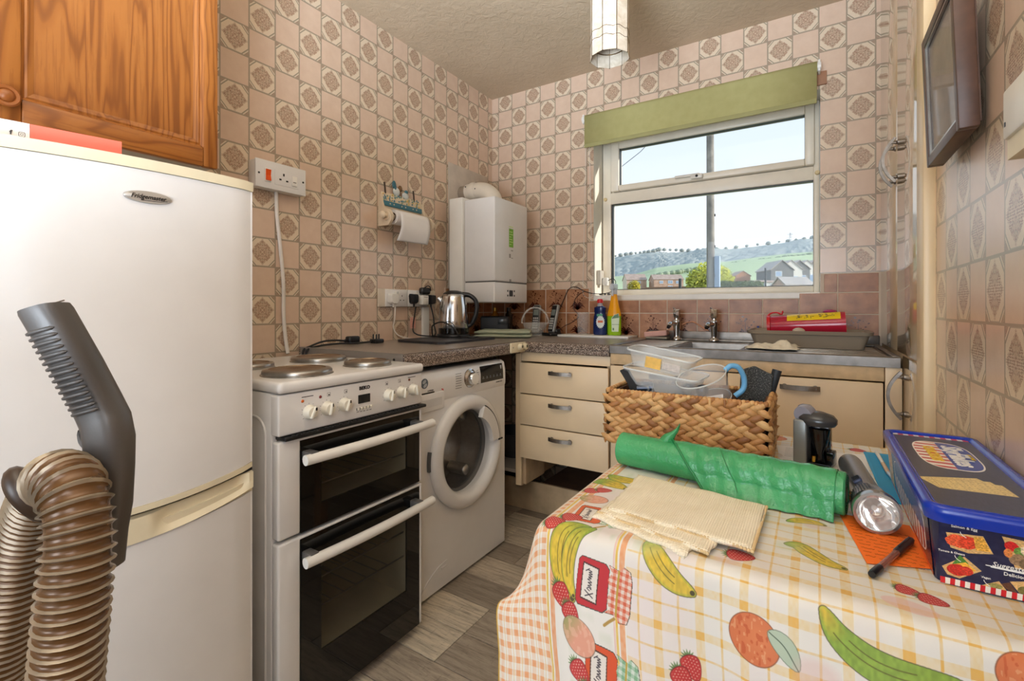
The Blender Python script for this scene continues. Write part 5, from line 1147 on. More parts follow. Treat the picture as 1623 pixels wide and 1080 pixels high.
def paint(mask, col, a=1.0):
    c = np.array(col, np.float32)/255.0; m = (np.clip(mask, 0, 1)*a)[..., None]; CV[:] = CV*(1-m)+c*m
class Win:
    """work only inside a box of the canvas"""
    def __init__(s, x0, x1, y0, y1):
        s.i0 = max(0, int((x0-CX0)*PXM)); s.i1 = min(Wc, int((x1-CX0)*PXM)+1); s.j0 = max(0, int((CY1_-y1)*PXM)); s.j1 = min(Hc, int((CY1_-y0)*PXM)+1)
        s.ok = s.i1 > s.i0 and s.j1 > s.j0
        s.sl = (slice(s.j0, s.j1), slice(s.i0, s.i1)); s.x = gx_[s.sl]; s.y = gy_[s.sl]
    def put(s, mask, col, a=1.0):
        if not s.ok: return
        c = np.asarray(col, np.float32)/255.0; m = (np.clip(mask, 0, 1)*a)[..., None]; CV[s.sl] = CV[s.sl]*(1-m)+c*m
def edge(d, w=.0008): return np.clip(.5-d/w, 0, 1)     # signed distance -> soft mask
def ell(w, cx, cy, rx, ry, rot=0.0):
    c, s = math.cos(rot), math.sin(rot); u = ((w.x-cx)*c+(w.y-cy)*s)/rx; v = (-(w.x-cx)*s+(w.y-cy)*c)/ry; r = np.sqrt(u*u+v*v); return (r-1)*min(rx, ry), u, v
def seg_d(w, pts, rad):
    """signed distance to a chain of points with radii, and the position along it"""
    best = np.full(w.x.shape, 9.0, np.float32); tt = np.zeros_like(best); n = len(pts)-1
    for i in range(n):
        ax_, ay = pts[i]; bx_, by_ = pts[i+1]; dx, dy = bx_-ax_, by_-ay; L2 = dx*dx+dy*dy+1e-12
        t_ = np.clip(((w.x-ax_)*dx+(w.y-ay)*dy)/L2, 0, 1); d = np.hypot(w.x-ax_-t_*dx, w.y-ay-t_*dy)-(rad[i]*(1-t_)+rad[i+1]*t_); m = d < best; best[m] = d[m]; tt[m] = ((i+t_)/n)[m]
    return best, tt
def cr2(pts, n=6):
    return [(p.x, p.y) for p in spline([(a, b, 0) for a, b in pts], n)]
def bbox(pts, pad): xs = [p[0] for p in pts]; ys = [p[1] for p in pts]; return Win(min(xs)-pad, max(xs)+pad, min(ys)-pad, max(ys)+pad)
def polym(w, pts):
    ins = np.zeros(w.x.shape, bool); n = len(pts)
    for i in range(n):
        x1, y1 = pts[i]; x2, y2 = pts[(i+1) % n]; c = ((y1 > w.y) != (y2 > w.y)) & (w.x < (x2-x1)*(w.y-y1)/((y2-y1)+1e-12)+x1); ins ^= c
    return ins.astype(np.float32)
def line(pts, wd, col, a=1.0):
    w = bbox(pts, wd*2)
    if w.ok: d, _ = seg_d(w, pts, [wd]*len(pts)); w.put(edge(d, .0006), col, a)
# plaid ground of the centre field, pale blush clouds, striped borders
main = gx_ > 1.572
P0 = .0535
def bands(c, p, off, w): return (np.abs(((c-off)/p+.5) % 1.0-.5)*p < w/2).astype(np.float32)
soft = .72+.5*(NZ3-.5)
hb = bands(gy_, P0, .008, .0105)*main; vb = bands(gx_, P0, .012, .0105)*main; ht = bands(gy_, P0, .008+P0/2, .0028)*main; vt = bands(gx_, P0, .012+P0/2, .0028)*main
cl = np.clip((NZ2-.55)*2.4, 0, 1)*main; paint(cl, (236, 196, 206), .20)
paint(hb*soft, (250, 205, 112), .50); paint(vb*soft, (250, 205, 112), .50); paint(hb*vb, (246, 176, 56), .55); paint(ht*soft, (246, 190, 80), .55); paint(vt*soft, (246, 190, 80), .60); paint(ht*vb+vt*hb, (244, 172, 50), .5)
for x0, x1, c in ((1.445, 1.449, (244, 196, 60)), (1.4525, 1.461, (246, 160, 104)), (1.553, 1.556, (246, 200, 190)), (1.5565, 1.560, (244, 190, 50)), (1.5625, 1.570, (246, 158, 96))): paint(((gx_ > x0) & (gx_ < x1)).astype(np.float32)*(.8+.3*(NZ3-.5)), c, .92)
ging = gx_ < 1.444
gh = bands(gy_, .0165, 0, .008)*ging; gv = bands(gx_, .0165, .004, .008)*ging; paint(gh*soft, (250, 186, 132), .50); paint(gv*soft, (250, 186, 132), .50); paint(gh*gv, (244, 150, 84), .55); paint(bands(gx_, .0165, .0122, .0014)*ging, (246, 196, 110), .6)
paint((gx_ < 1.331).astype(np.float32), (246, 190, 30), .95)
bord = (gx_ > 1.462) & (gx_ < 1.552); paint(np.clip((NZ2-.5)*2, 0, 1)*bord, (238, 206, 216), .35); paint(np.clip((NZ-.62)*3, 0, 1)*bord, (196, 214, 180), .35)
INK = (52, 44, 30)
def banana(pts, r, g0=.0, g1=.35, flip=False):
    P = cr2(pts); n = len(P); rad = [r*max(.16, math.sin(PI*min(1, max(0, (.04+.92*i/(n-1)))))**.6) for i in range(n)]; w = bbox(P, r*1.6)
    if not w.ok: return
    d, t_ = seg_d(w, P, rad); 
    if flip: t_ = 1-t_
    gk = np.clip((g1-t_)/max(g1-g0, 1e-3), 0, 1)[..., None]; gk = np.clip(gk+.55*np.clip((d[..., None]+r*.25)/(r*.25), 0, 1), 0, 1)
    col = (1-gk)*np.array([232, 198, 62])+gk*np.array([150, 182, 66]); col = col*(.92+.16*NZ3[w.sl][..., None]); w.put(edge(d-.0007), INK, .9); w.put(edge(d), col)
    for k, off in ((0, .30), (1, -.15)):
        Q = []
        for i in range(2, n-2):
            dx, dy = P[i+1][0]-P[i-1][0], P[i+1][1]-P[i-1][1]; L = math.hypot(dx, dy)+1e-9; Q.append((P[i][0]-dy/L*r*off, P[i][1]+dx/L*r*off))
        line(Q[n//(5+3*k):-n//(6+k)], .0006, (96, 92, 24), .8)
    w.put(edge(np.hypot(w.x-P[-1][0], w.y-P[-1][1])-r*.2), INK, .8)
def strawberry(cx, cy, r, rot, leaf=True):
    w = Win(cx-2.4*r, cx+2.4*r, cy-2.4*r, cy+2.4*r)
    if not w.ok: return
    c, s = math.cos(rot), math.sin(rot); u = ((w.x-cx)*c+(w.y-cy)*s)/r; v = (-(w.x-cx)*s+(w.y-cy)*c)/r
    if leaf:
        for k in range(6):
            a = rot-PI/2+(-1.0+.4*k)+PI; L = [(cx+math.cos(rot)*(-r)*.9, cy+math.sin(rot)*(-r)*.9), (cx+math.cos(rot)*(-r)*.9+math.cos(a+PI/2)*r*.9, cy+math.sin(rot)*(-r)*.9+math.sin(a+PI/2)*r*.9)]; d, _ = seg_d(w, L, [r*.22, r*.02]); w.put(edge(d), (96, 132, 70), .9)
    d = (np.sqrt((u*.82)**2+(v*(1.05+.32*np.clip(u, -1, 1.2)))**2)-1)*r; w.put(edge(d-.0007), (110, 16, 20), .9); w.put(edge(d), (206, 52, 50)); w.put(edge(d)*np.clip(-v*.6, 0, 1), (236, 90, 80), .5)
    q = (np.abs(((u*3.2+np.floor(v*3.4)*.5) % 1)-.5) < .16) & (np.abs(((v*3.4) % 1)-.5) < .24); w.put(q.astype(np.float32)*edge(d+r*.08), (250, 214, 190), .8)
def orange(cx, cy, r):
    w = Win(cx-1.5*r, cx+1.5*r, cy-1.5*r, cy+1.5*r)
    if not w.ok: return
    d, u, v = ell(w, cx, cy, r*1.04, r); w.put(edge(d-.0008), (120, 60, 30), .9); w.put(edge(d), (228, 124, 72)); w.put(edge(d)*np.clip(.9-np.hypot(u-.2, v-.1), 0, 1), (246, 152, 92), .55)
    dots = (NZ3[w.sl] > .74); w.put(dots*edge(d+.001), (250, 190, 140), .55); w.put((NZ3[w.sl] < .2)*edge(d+.001), (206, 84, 36), .6)
def leafp(P, r):
    Q = cr2(P); n = len(Q); w = bbox(Q, r*1.5)
    if w.ok: d, t_ = seg_d(w, Q, [r*math.sin(PI*i/(n-1))**.8+.0004 for i in range(n)]); w.put(edge(d-.0006), (84, 100, 80), .9); w.put(edge(d), (196, 212, 188)); line(Q, .0005, (70, 88, 70))
def peach(cx, cy, rx, ry, rot):
    w = Win(cx-.05, cx+.05, cy-.05, cy+.05)
    if w.ok: d, u, v = ell(w, cx, cy, rx, ry, rot); w.put(edge(d-.0007), (110, 90, 70), .9); w.put(edge(d), (240, 168, 140)); w.put(edge(d)*np.clip(-u, 0, 1), (150, 168, 96), .8); w.put(edge(d)*(NZ3[w.sl] > .6), (248, 196, 170), .5)
def jar(ox, oy, ux, uy, body, cap, capdot):
    """jar lying with its base at o; u is the unit direction from base to lid"""
    def T(a, b): return (ox+ux*a-uy*b, oy+uy*a+ux*b)
    w = Win(ox-.11, ox+.11, oy-.11, oy+.11)
    B = [T(0, -.026), T(.004, -.031), (T(.040, -.031)), T(.046, -.025), T(.046, .025), T(.040, .031), T(.004, .031), T(0, .026)]
    w.put(polym(w, [T(a*1.03-.0006, b*1.04) for a, b in ((0, -.026), (.004, -.031), (.040, -.031), (.046, -.025), (.046, .025), (.040, .031), (.004, .031), (0, .026))]), INK, .85); w.put(polym(w, B), body)
    Lb = [T(.008, -.021), T(.030, -.023), T(.030, .021), T(.008, .023)]; w.put(polym(w, [T(.0065, -.023), T(.0315, -.025), T(.0315, .023), T(.0065, .025)]), INK, .8); w.put(polym(w, Lb), (246, 236, 226))
    # the handwritten word on the label
    X_ = [(-.018, .006), (-.011, -.006)], [(-.018, -.005), (-.012, .006)]
    for q in X_: line([T(.019+b, a) for a, b in q], .0006, (40, 30, 40))
    S = cr2([(-.010, .001), (-.008, -.003), (-.006, .000), (-.008, .003), (-.005, .002), (-.004, -.002), (-.002, .003), (.000, -.002), (.001, .003), (.003, .000), (.004, -.003), (.006, .002), (.007, -.002), (.009, .003), (.010, -.002), (.012, .003), (.013, -.002), (.015, .002), (.016, -.004), (.014, -.007), (.018, -.002)], 4)
    line([T(.019+b, a) for a, b in S], .0005, (40, 30, 40))
    for a0, b0, wd in ((.046, .028, .0), (.060, .034, 0)): pass
    ruff = [T(.043, -.030), T(.050, -.024), T(.046, -.012), T(.050, 0), T(.045, .012), T(.050, .024), T(.044, .032), T(.060, .029), T(.066, .036), T(.076, .033), T(.080, .020), T(.080, -.020), T(.076, -.033), T(.064, -.036), T(.060, -.028)]
    w.put(polym(w, [(ox+(p[0]-ox)*1.012, oy+(p[1]-oy)*1.012) for p in ruff]), INK, .8); m = polym(w, ruff); w.put(m, cap)
    a_ = (w.x-ox)*ux+(w.y-oy)*uy; b_ = -(w.x-ox)*uy+(w.y-oy)*ux; ck = bands(a_, .009, 0, .0045)+bands(b_, .009, 0, .0045); w.put(m*np.clip(ck*.5, 0, 1), capdot, .85)
    line([T(.060, -.029), T(.060, .029)], .0013, (204, 170, 60)); line([T(.058, -.033), T(.050, -.040), T(.044, -.046)], .0018, (190, 150, 70))
# fruit border (left) and scattered fruit of the centre field
peach(1.470, -1.820, .024, .017, 0.2); jar(1.466, -1.882, .96, .1, (232, 98, 36), (214, 224, 206), (150, 186, 150)); banana([(1.452, -1.69), (1.47, -1.70), (1.492, -1.70), (1.515, -1.69)], .017, 0, .5); banana([(1.440, -1.74), (1.455, -1.73), (1.475, -1.735), (1.50, -1.745)], .018, .2, .6)
for y in (-1.36, -1.56): strawberry(1.50, y, .014, .5); peach(1.485, y-.05, .022, .018, .4)
strawberry(1.452, -1.785, .012, .2); strawberry(1.470, -1.772, .011, .3); strawberry(1.450, -1.930, .013, .3); strawberry(1.468, -1.905, .013, .4)
banana([(1.505, -1.925), (1.478, -1.935), (1.468, -1.965), (1.472, -2.000), (1.492, -2.026)], .017, 0, .45); banana([(1.515, -1.925), (1.496, -1.940), (1.485, -1.970), (1.485, -2.000), (1.494, -2.022)], .011, 0, .5)
jar(1.500, -1.998, .995, -.10, (204, 30, 40), (248, 226, 214), (226, 84, 44)); jar(1.507, -2.102, .97, -.16, (232, 84, 26), (226, 236, 222), (120, 176, 130))
strawberry(1.475, -2.028, .014, -.9); strawberry(1.490, -2.046, .012, -.9); peach(1.500, -2.070, .026, .020, -.7); strawberry(1.498, -2.112, .012, -.9); strawberry(1.510, -2.136, .013, -.9)
for y in (-2.20, -2.32): strawberry(1.51, y, .014, -.8); peach(1.50, y-.05, .024, .019, -.6)
banana([(1.600, -1.915), (1.606, -1.935), (1.622, -1.955), (1.640, -1.968), (1.662, -1.976)], .016, 0, .30); strawberry(1.714, -1.893, .014, 0.2)
banana([(1.766, -1.823), (1.781, -1.822), (1.795, -1.838), (1.812, -1.853), (1.831, -1.858)], .013, 0, .40); banana([(1.764, -1.738), (1.778, -1.727), (1.795, -1.722), (1.812, -1.726)], .010, .0, .2)
orange(1.735, -2.004, .027); leafp([(1.752, -1.990), (1.768, -2.000), (1.782, -2.020)], .011); strawberry(1.658, -2.066, .012, -1.2); strawberry(1.645, -2.082, .012, -1.0)
banana([(1.808, -1.951), (1.822, -1.972), (1.845, -1.987), (1.870, -1.992), (1.900, -1.990), (1.925, -1.985)], .0165, .75, 1.0, True)
strawberry(1.894, -1.875, .010, -.2); strawberry(1.915, -1.884, .011, -.25); orange(1.975, -1.962, .022)
w = Win(1.85, 1.93, -1.94, -1.88); d, u, v = ell(w, 1.890, -1.912, .026, .013, -.2); w.put(edge(d), (250, 200, 196), .55)
for (x, y, r, c) in ((1.60, -1.93, .022, (206, 224, 190)), (1.80, -2.02, .024, (240, 190, 186)), (1.70, -1.915, .016, (240, 196, 200)), (1.66, -1.70, .03, (206, 224, 190)), (1.80, -1.735, .02, (240, 190, 186)), (1.77, -1.83, .02, (206, 224, 190)), (1.75, -2.2, .03, (240, 190, 186))):
    w = Win(x-r, x+r, y-r, y+r)
    if w.ok: d, u, v = ell(w, x, y, r, r*.7); w.put(edge(d, .01), c, .35)
R = random.Random(8)
for k in range(14):
    x = R.uniform(1.62, 2.0); y = R.choice((R.uniform(-1.65, -1.2), R.uniform(-2.4, -2.1)))
    (lambda: strawberry(x, y, .013, R.uniform(-1, 1)))() if k % 3 == 0 else (orange(x, y, .024) if k % 3 == 1 else banana([(x-.03, y+.01), (x-.01, y-.006), (x+.012, y-.008), (x+.034, y+.004)], .014, 0, .4))
CV *= np.array([.88, .885, .885], np.float32)
CLOTHM = M_img('fruit_print_cotton', img('fruit_print', CV), .62, .10, 900, Sheen_Weight=.1)
# ---- the cloth itself: flat on the table, hanging at the front and in a short flap at the left
ER = .024
def hang(b):
    if b <= 0: return 0.0, 0.0
    q = ER*PI/2*.86
    if b < q: a = b/ER; return ER*math.sin(a), ER*(1-math.cos(a))
    o = ER*math.sin(q/ER); z = ER*(1-math.cos(q/ER)); return o+(b-q)*.215, z+(b-q)*.976
def cloth_pt(cx, cy):
    a = max(0, 1.452-cx); b = max(0, -1.925-cy)
    x = max(cx, 1.452); y = max(cy, -1.925)
    o, dz = hang(b)
    wv = min(1, b/.2)
    fold = wv*(.010*math.sin(x*21+1.0)+.006*math.sin(x*47+b*6))
    rip = 0.0
    if b == 0 and a == 0:
        ed = min(1, max(0, (x-1.47)/.05), max(0, (y+1.90)/.05)); rip = ed*.0016*(math.sin(x*38+y*17)*math.sin(y*29-x*9))**2
        if x > 1.75 and y < -1.70: rip += ed*.0022*max(0, math.sin((x-1.75)*46+(y+1.8)*16))*min(1, (-1.70-y)*12)*min(1, (x-1.75)*12)*max(0, min(1, (1.915-x)*14))
    p = Vector((x+.155*wv*b*max(0, 1-(x-1.45)/.42), y-o-fold, TT+.0012+rip-dz))
    if a > 0:
        k = min(1, b/.16); k = k*k*(3-2*k)
        oa, da = hang(a)
        side = Vector((-oa, 0, -da)); out = Vector((-.80*a, -.02*a+.035*a*math.sin(a*55), -.10*a-.25*a*(1-k)))
        p = p+side*(1-k)+out*k
    return p
NU, NVV = 150, 250
g = G(); g.grid(lambda u, v: cloth_pt(1.338+(2.040-1.338)*u, -2.40+(-1.165+2.40)*v), NU, NVV, uv=lambda u, v: ((1.328+(2.040-1.328)*u-CX0)/(CX1-CX0), (-2.40+(-1.165+2.40)*v-CY0_)/(CY1_-CY0_)))
TC = g.build('tablecloth', CLOTHM, None, 180); md = TC.modifiers.new('s', 'SOLIDIFY'); md.thickness = .0008; md.offset = 1
tag(TC, 'yellow checked tablecloth printed with fruit and jam jars, on the table', 'tablecloth')
TC0 = TT+.0025
# ================================================================== THINGS ON THE TABLE
# woven basket
BK = thing('woven_basket', 'brown woven water hyacinth storage basket full of plastic tubs, on the table', 'basket', (1.54, -1.36, TC0), local=True); BK.location = (1.540, -1.360, TC0); BK.rotation_euler = (0, 0, math.radians(1.2))
t = NT('hyacinth_strand'); gi = t.n('ShaderNodeNewGeometry'); v = t.obj((1, 1, 1))
rp = t.ramp(gi.outputs['Random Per Island'], [(0, (140, 90, 48)), (.25, (186, 130, 74)), (.6, (212, 162, 102)), (1, (228, 186, 126))])
t.P(Base_Color=t.mix(t.math('MULTIPLY', t.noise(v, 260, 3), .42), rp, lin((104, 62, 32))), Roughness=.5); t.bump(t.noise(t.obj((1, 1, 1)), 420, 2), .4, .0015); STRAND = t.m
hx, hy, hh = .178, .098, .128
g = G(); g.box((-hx+.008, -hy+.008, .002), (hx-.008, hy-.008, .008)); g.box((-hx+.006, -hy+.006, .004), (-hx+.011, hy-.006, hh-.004)); g.box((hx-.011, -hy+.006, .004), (hx-.006, hy-.006, hh-.004)); g.box((-hx+.006, -hy+.006, .004), (hx-.006, -hy+.011, hh-.004)); g.box((-hx+.006, hy-.011, .004), (hx-.006, hy-.006, hh-.004)); g.build('inner_shell', M('hyacinth_dark', (92, 58, 34), .8), BK, 0)
def braid(L, o, right, nrm, rows, seed, step=.0262):
    """rows of plaited strands: each row two slanted half rows pointing at each other like a chain of leaves"""
    R = random.Random(seed); o = Vector(o); r = Vector(right); nn = Vector(nrm); up = Vector((0, 0, 1)); g = G(); rh = (hh-.004)/rows
    for j in range(rows):
        for hf in (0, 1):
            zc = .003+rh*(j+.27+.47*hf); sl = (1 if hf == 0 else -1)*-1
            n = int(L/step)+1
            for i in range(n):
                xc = (i+.5+(.5 if hf else 0)+R.uniform(-.08, .08)-.25)*step
                if xc < .004 or xc > L-.004: continue
                d = (r*.88+up*sl*.40).normalized(); s = nn.cross(d); ln = step*.80*R.uniform(.92, 1.12); wd = rh*.335*R.uniform(.9, 1.12); c = o+r*xc+up*zc+nn*.004
                V = []; ring = ((-1, .10), (-.62, .72), (0, 1), (.62, .78), (1, .12))
                for q, k in ring:
                    for m_, (sa, na) in enumerate(((-1, 0), (-.55, .85), (.35, 1.0), (1, .15), (0, -.6))): V.append(c+d*(ln*q)+s*(wd*k*sa)+nn*(.0062*k*na*R.uniform(.9, 1.1))-nn*.003*abs(q))
                F_ = []
                for a in range(4):
                    for b_ in range(5): F_.append((a*5+b_, a*5+(b_+1) % 5, a*5+5+(b_+1) % 5, a*5+5+b_))
                F_ += [(4, 3, 2, 1, 0), (20, 21, 22, 23, 24)]; g.add(V, F_)
    return g
for L, o, r_, n_, sd in ((2*hx, (-hx, -hy, 0), (1, 0, 0), (0, -1, 0), 1), (2*hy, (hx, -hy, 0), (0, 1, 0), (1, 0, 0), 2), (2*hx, (hx, hy, 0), (-1, 0, 0), (0, 1, 0), 3), (2*hy, (-hx, hy, 0), (0, -1, 0), (-1, 0, 0), 4)):
    tag(braid(L, o, r_, n_, 5, sd).build('woven_side', STRAND, BK, 60), kind='stuff')
g = G(); rim = [(-hx, -hy), (hx, -hy), (hx, hy), (-hx, hy)]
for i in range(4):
    a, b = Vector((*rim[i], hh)), Vector((*rim[(i+1) % 4], hh)); n = int((b-a).length/.0085)
    for k in range(n):
        p = a+(b-a)*((k+.5)/n); d = (b-a).normalized(); sd = Vector((-d.y, d.x, 0)); g.ball(p, (.0068, .0058, .0062), 8, mat=Matrix.Rotation(math.atan2(d.y, d.x)+.5, 4, 'Z'))
for k in range(11): x = -hx+.02+k*.031; g.box((x, -hy-.0075, hh-.018), (x+.007, -hy+.0, hh+.004), .002, 1)
tag(g.build('rim', STRAND, BK, 60), kind='stuff')
# plastic tubs, jug and the rest inside the basket
POLY = clear('milky_poly', (236, 240, 240), .22, .24); POLYR = clear('milky_rim', (240, 244, 244), .2, .55)
def tub(name, label, w, d, h, loc, rot, lid=False):
    T = thing(name, label, 'tub', loc, local=True); T.rotation_euler = rot
    rg = []
    for s, z in ((.86, 0), (.97, h*.9), (1.0, h*.9), (1.045, h*.93), (1.045, h), (.99, h), (.955, h*.9), (.84, .002)):
        P = []
        for cx, cy, a in ((1, 1, 0), (-1, 1, 90), (-1, -1, 180), (1, -1, 270)):
            for k in range(6): q = math.radians(a+18*k); P.append((cx*(w*s-.018)+.018*math.cos(q), cy*(d*s-.018)+.018*math.sin(q), z))
        rg.append(P)
    m = len(rg[0]); g = G(); V = [p for r in rg for p in r]; F_ = []
    for j in range(len(rg)-1):
        for i in range(m): F_.append((j*m+i, j*m+(i+1) % m, (j+1)*m+(i+1) % m, (j+1)*m+i))
    F_ += [tuple(range(m-1, -1, -1)), tuple(range((len(rg)-1)*m, len(rg)*m))]; g.add(V, F_); g.build('shell', POLY, T, 40)
    g = G(); P = [(p[0]*1.003, p[1]*1.003, h+.001) for p in rg[4]]; g.tube(P, .0022, 6, closed=True)
    if lid: P2 = [(p[0]*1.0, p[1]*1.0, h*.90) for p in rg[4]]; g.tube(P2, .0020, 6, closed=True)
    g.build('rim', POLYR, T, 60)
    return T
T1 = tub('plastic_tub', 'milky plastic tub holding small metal tools, lower of two in the basket', .092, .050, .066, (1.476, -1.362, .855), (math.radians(4), math.radians(6), math.radians(-6)))
T2 = tub('plastic_tub', 'shallow milky plastic tub with a yellow label, on top of the lower tub', .082, .048, .040, (1.468, -1.345, .924), (math.radians(3), math.radians(9), math.radians(-4)))
g = G(); g.box((-.028, -.0508, .006), (.012, -.0490, .034), .0003, 1); g.build('yellow_label', M('label_ochre', (232, 188, 96), .5, var=.15, vs=60), T2, 0); g = G(); g.box((.016, -.0500, .010), (.060, -.0488, .028), .0003, 1); g.build('white_label', M('label_offwhite', (206, 198, 192), .6, var=.2, vs=120), T2, 0)
MT = thing('metal_tool', 'dark metal tool end lying inside the lower plastic tub', 'tool', (1.447, -1.378, .868), rz=.2); g = G(); g.cyl((-.03, -.02, .008), (.006, -.02, .012), .008, n=12); g.cyl((.0, -.02, .012), (.010, -.02, .013), .012, n=12); g.cyl((-.02, -.018, .020), (.006, -.018, .022), .005, n=10); g.build('shaft', M('gun_metal', (84, 90, 104), .3, .8), MT)
for i, (x, y) in enumerate(((1.545, -1.402), (1.578, -1.402))):
    T = thing('metal_ball', 'dark rounded metal piece inside the lower tub, '+('nearer its middle' if i == 0 else 'at its right end beside the jug'), 'metal piece', (x, y, .866)); g = G(); g.lathe([(0, 0), (.008, 0), (.010, .008), (.014, .016), (.0145, .024), (.010, .033), (0, .036)], (x, y, .864), n=18); g.build('body', M('gun_metal2', (74, 82, 92), .2, .7), T, 60)
JG = thing('plastic_jug', 'clear plastic jug with blue handle and blue lettering, lying tilted in the basket', 'jug', (1.600, -1.384, .838), local=True); JG.rotation_euler = (math.radians(16), math.radians(-20), math.radians(14))
JGM = clear('jug_clear', (236, 234, 232), .12, .20)
g = G(); g.lathe([(0, 0), (.044, 0), (.047, .004), (.056, .088), (.0585, .092), (.0555, .092), (.0445, .006), (0, .004)], (0, 0, 0), n=36); g.build('body', JGM, JG, 40); g = G(); g.tube([(.0575*math.cos(a), .0575*math.sin(a), .092) for a in [2*PI*k/36 for k in range(36)]], .0016, 6, closed=True); g.tube([(.050*math.cos(a), .050*math.sin(a), .030) for a in [2*PI*k/36 for k in range(36)]], .0010, 5, closed=True); g.build('rim', POLYR, JG, 60)
HBL = M('sky_blue_plastic', (112, 178, 224), .35); g = G(); g.tube(spline([(.055, .0, .088), (.070, .004, .093), (.085, .006, .082), (.088, .006, .054), (.078, .003, .030), (.056, 0, .020)], 6), .0062, 10); g.build('handle', HBL, JG, 60)
for k, ch in enumerate('Boomacy'): 
    a = math.radians(-118+k*13); p = Vector((.0500*math.cos(a), .0500*math.sin(a), .022)); text('lettering', ch, .016, p, (-math.sin(a), math.cos(a), 0), (0, 0, 1), M('ink_blue', (30, 78, 160), .5) if k == 0 else bpy.data.materials['ink_blue'], JG, bold=.0006) if k < 7 else None
STP = thing('felt_case', 'dark grey speckled felt case standing at the right end of the basket', 'case', (1.682, -1.325, .82), local=True); STP.rotation_euler = (math.radians(-6), math.radians(3), math.radians(6))
FELT = NT('speckled_felt'); vv = FELT.obj(); FELT.P(Base_Color=FELT.ramp(FELT.noise(vv, 380, 2, .6), [(.38, (34, 36, 38)), (.55, (62, 64, 64)), (.7, (128, 128, 124))]), Roughness=.9); FELT = FELT.m
g = G(); g.prism([(-.036, -.06), (.026, -.06), (.034, .105), (.020, .110), (-.006, .122), (-.030, .112), (-.036, .098)], (0, 0, 0), (1, 0, 0), (0, 0, 1), (0, .014, 0)); o = g.build('panel', FELT, STP, 30); bv = o.modifiers.new('b', 'BEVEL'); bv.width = .003; bv.segments = 2
BRS = thing('rubber_grip_tool', 'black rubber tool handle with white flecks beside the felt case in the basket', 'tool', (1.694, -1.296, .80), local=True); BRS.rotation_euler = (math.radians(-4), math.radians(14), 0); g = G(); g.cyl((0, 0, -.04), (0, 0, .136), .0085, .0105, 14); g.build('shaft', M('black_flecked', (38, 42, 46), .6, var=.3, vs=90), BRS, 40); g = G(); g.ball((-.006, -.0085, .105), (.004, .002, .012), 8); g.ball((-.004, -.009, .05), (.002, .002, .02), 8); g.build('white_fleck', M('fleck', (206, 210, 206), .6), BRS)
BT = thing('black_tool', 'flat black plastic tool handle sticking out of the left end of the basket', 'tool', (1.42, -1.385, .84)); g = G(); pts = [(-.050, .074), (-.031, .082), (-.006, .042), (.03, .030), (.09, .012), (.09, -.008), (.02, .006), (-.022, .022), (-.028, .040)]; g.prism(pts, (1.425, -1.405, .845), (1, 0, 0), (0, 0, 1), (0, .014, 0)); o = g.build('handle', M('matt_black', (30, 30, 32), .7, bump=.3, bs=300), BT, 30); bv = o.modifiers.new('b', 'BEVEL'); bv.width = .002; bv.segments = 2
PPR = thing('folded_paper', 'white folded paper poking up in front of the jug in the basket', 'paper', (1.61, -1.43, .84)); g = G(); g.add([(1.555, -1.445, .845), (1.63, -1.448, .845), (1.628, -1.432, .886), (1.590, -1.434, .876)], [(0, 1, 2, 3)]); o = g.build('sheet', PAPER, PPR, 0); md = o.modifiers.new('s', 'SOLIDIFY'); md.thickness = .001
CBL = thing('coiled_cable', 'thin black cable coiled at the right inside the basket', 'cable', (1.68, -1.40, .86)); g = G(); g.tube(spline([(1.672, -1.412, .835), (1.674, -1.408, .872), (1.684, -1.402, .872), (1.697, -1.398, .858), (1.706, -1.396, .838)], 7), .0026, 8); g.tube(spline([(1.668, -1.40, .835), (1.672, -1.396, .866), (1.690, -1.390, .862), (1.702, -1.388, .838)], 7), .0026, 8); tag(g.build('loop', RUBBER, CBL), kind='stuff')
FILL = thing('plastic_bag', 'crumpled pale bag filling the bottom of the basket under the tubs', 'bag', (1.54, -1.36, .76)); g = G()
def fl_(u, v): x = 1.385+.310*u; y = -1.445+.17*v; e_ = min(1, 8*min(u, 1-u, v, 1-v)); return (x, y, TC0+.012+e_*(.058+.008*math.sin(u*23+v*7)*math.sin(v*15-u*5)))
g.grid(fl_, 40, 24); g.build('bag', M('bag_white', (200, 198, 194), .4, Alpha=.9), FILL, 60)
# roll of green refuse sacks, outer sack loose
GR = thing('refuse_sack_roll', 'roll of green plastic refuse sacks with one loose end, lying across the table', 'roll', (1.65, -1.64, TC0)); GRN = NT('green_film'); vv = GRN.obj((1, 1, 1)); GRN.P(Base_Color=GRN.ramp(GRN.noise(vv, 14, 3), [(.3, (52, 142, 86)), (.7, (72, 164, 106))]), Roughness=.17, Subsurface_Weight=.05); GRN.bump(GRN.noise(GRN.obj((6, 1, 6)), 34, 3, .55, .5), .35, .004); GRN = GRN.m
ra, rb_ = Vector((1.455, -1.612, TC0+.0345)), Vector((1.846, -1.668, TC0+.0355)); rx = (rb_-ra).normalized(); rl = (rb_-ra).length
g = G(); g.lathe([(.014, 0), (.031, 0), (.0335, .002), (.0340, rl-.002), (.032, rl), (.014, rl)], ra, rx, 40); g.build('roll', GRN, GR, 40)
g = G(); g.lathe([(.0142, -.0004), (.0142, rl+.0004), (.011, rl+.0004), (.011, -.0004)], ra, rx, 20); g.build('core', CORK, GR, 40)
g = G()
for k in range(5):
    r = .017+k*.0034; q = Vector(rb_)+rx*.0004; zz = rx; xx = zz.orthogonal().normalized(); yy = zz.cross(xx); g.tube([q+xx*r*math.cos(a)+yy*r*math.sin(a) for a in [2*PI*i/28 for i in range(29)]], .0006, 4)
g.build('roll_layers', M('green_dark', (24, 96, 52), .4), GR, 0)
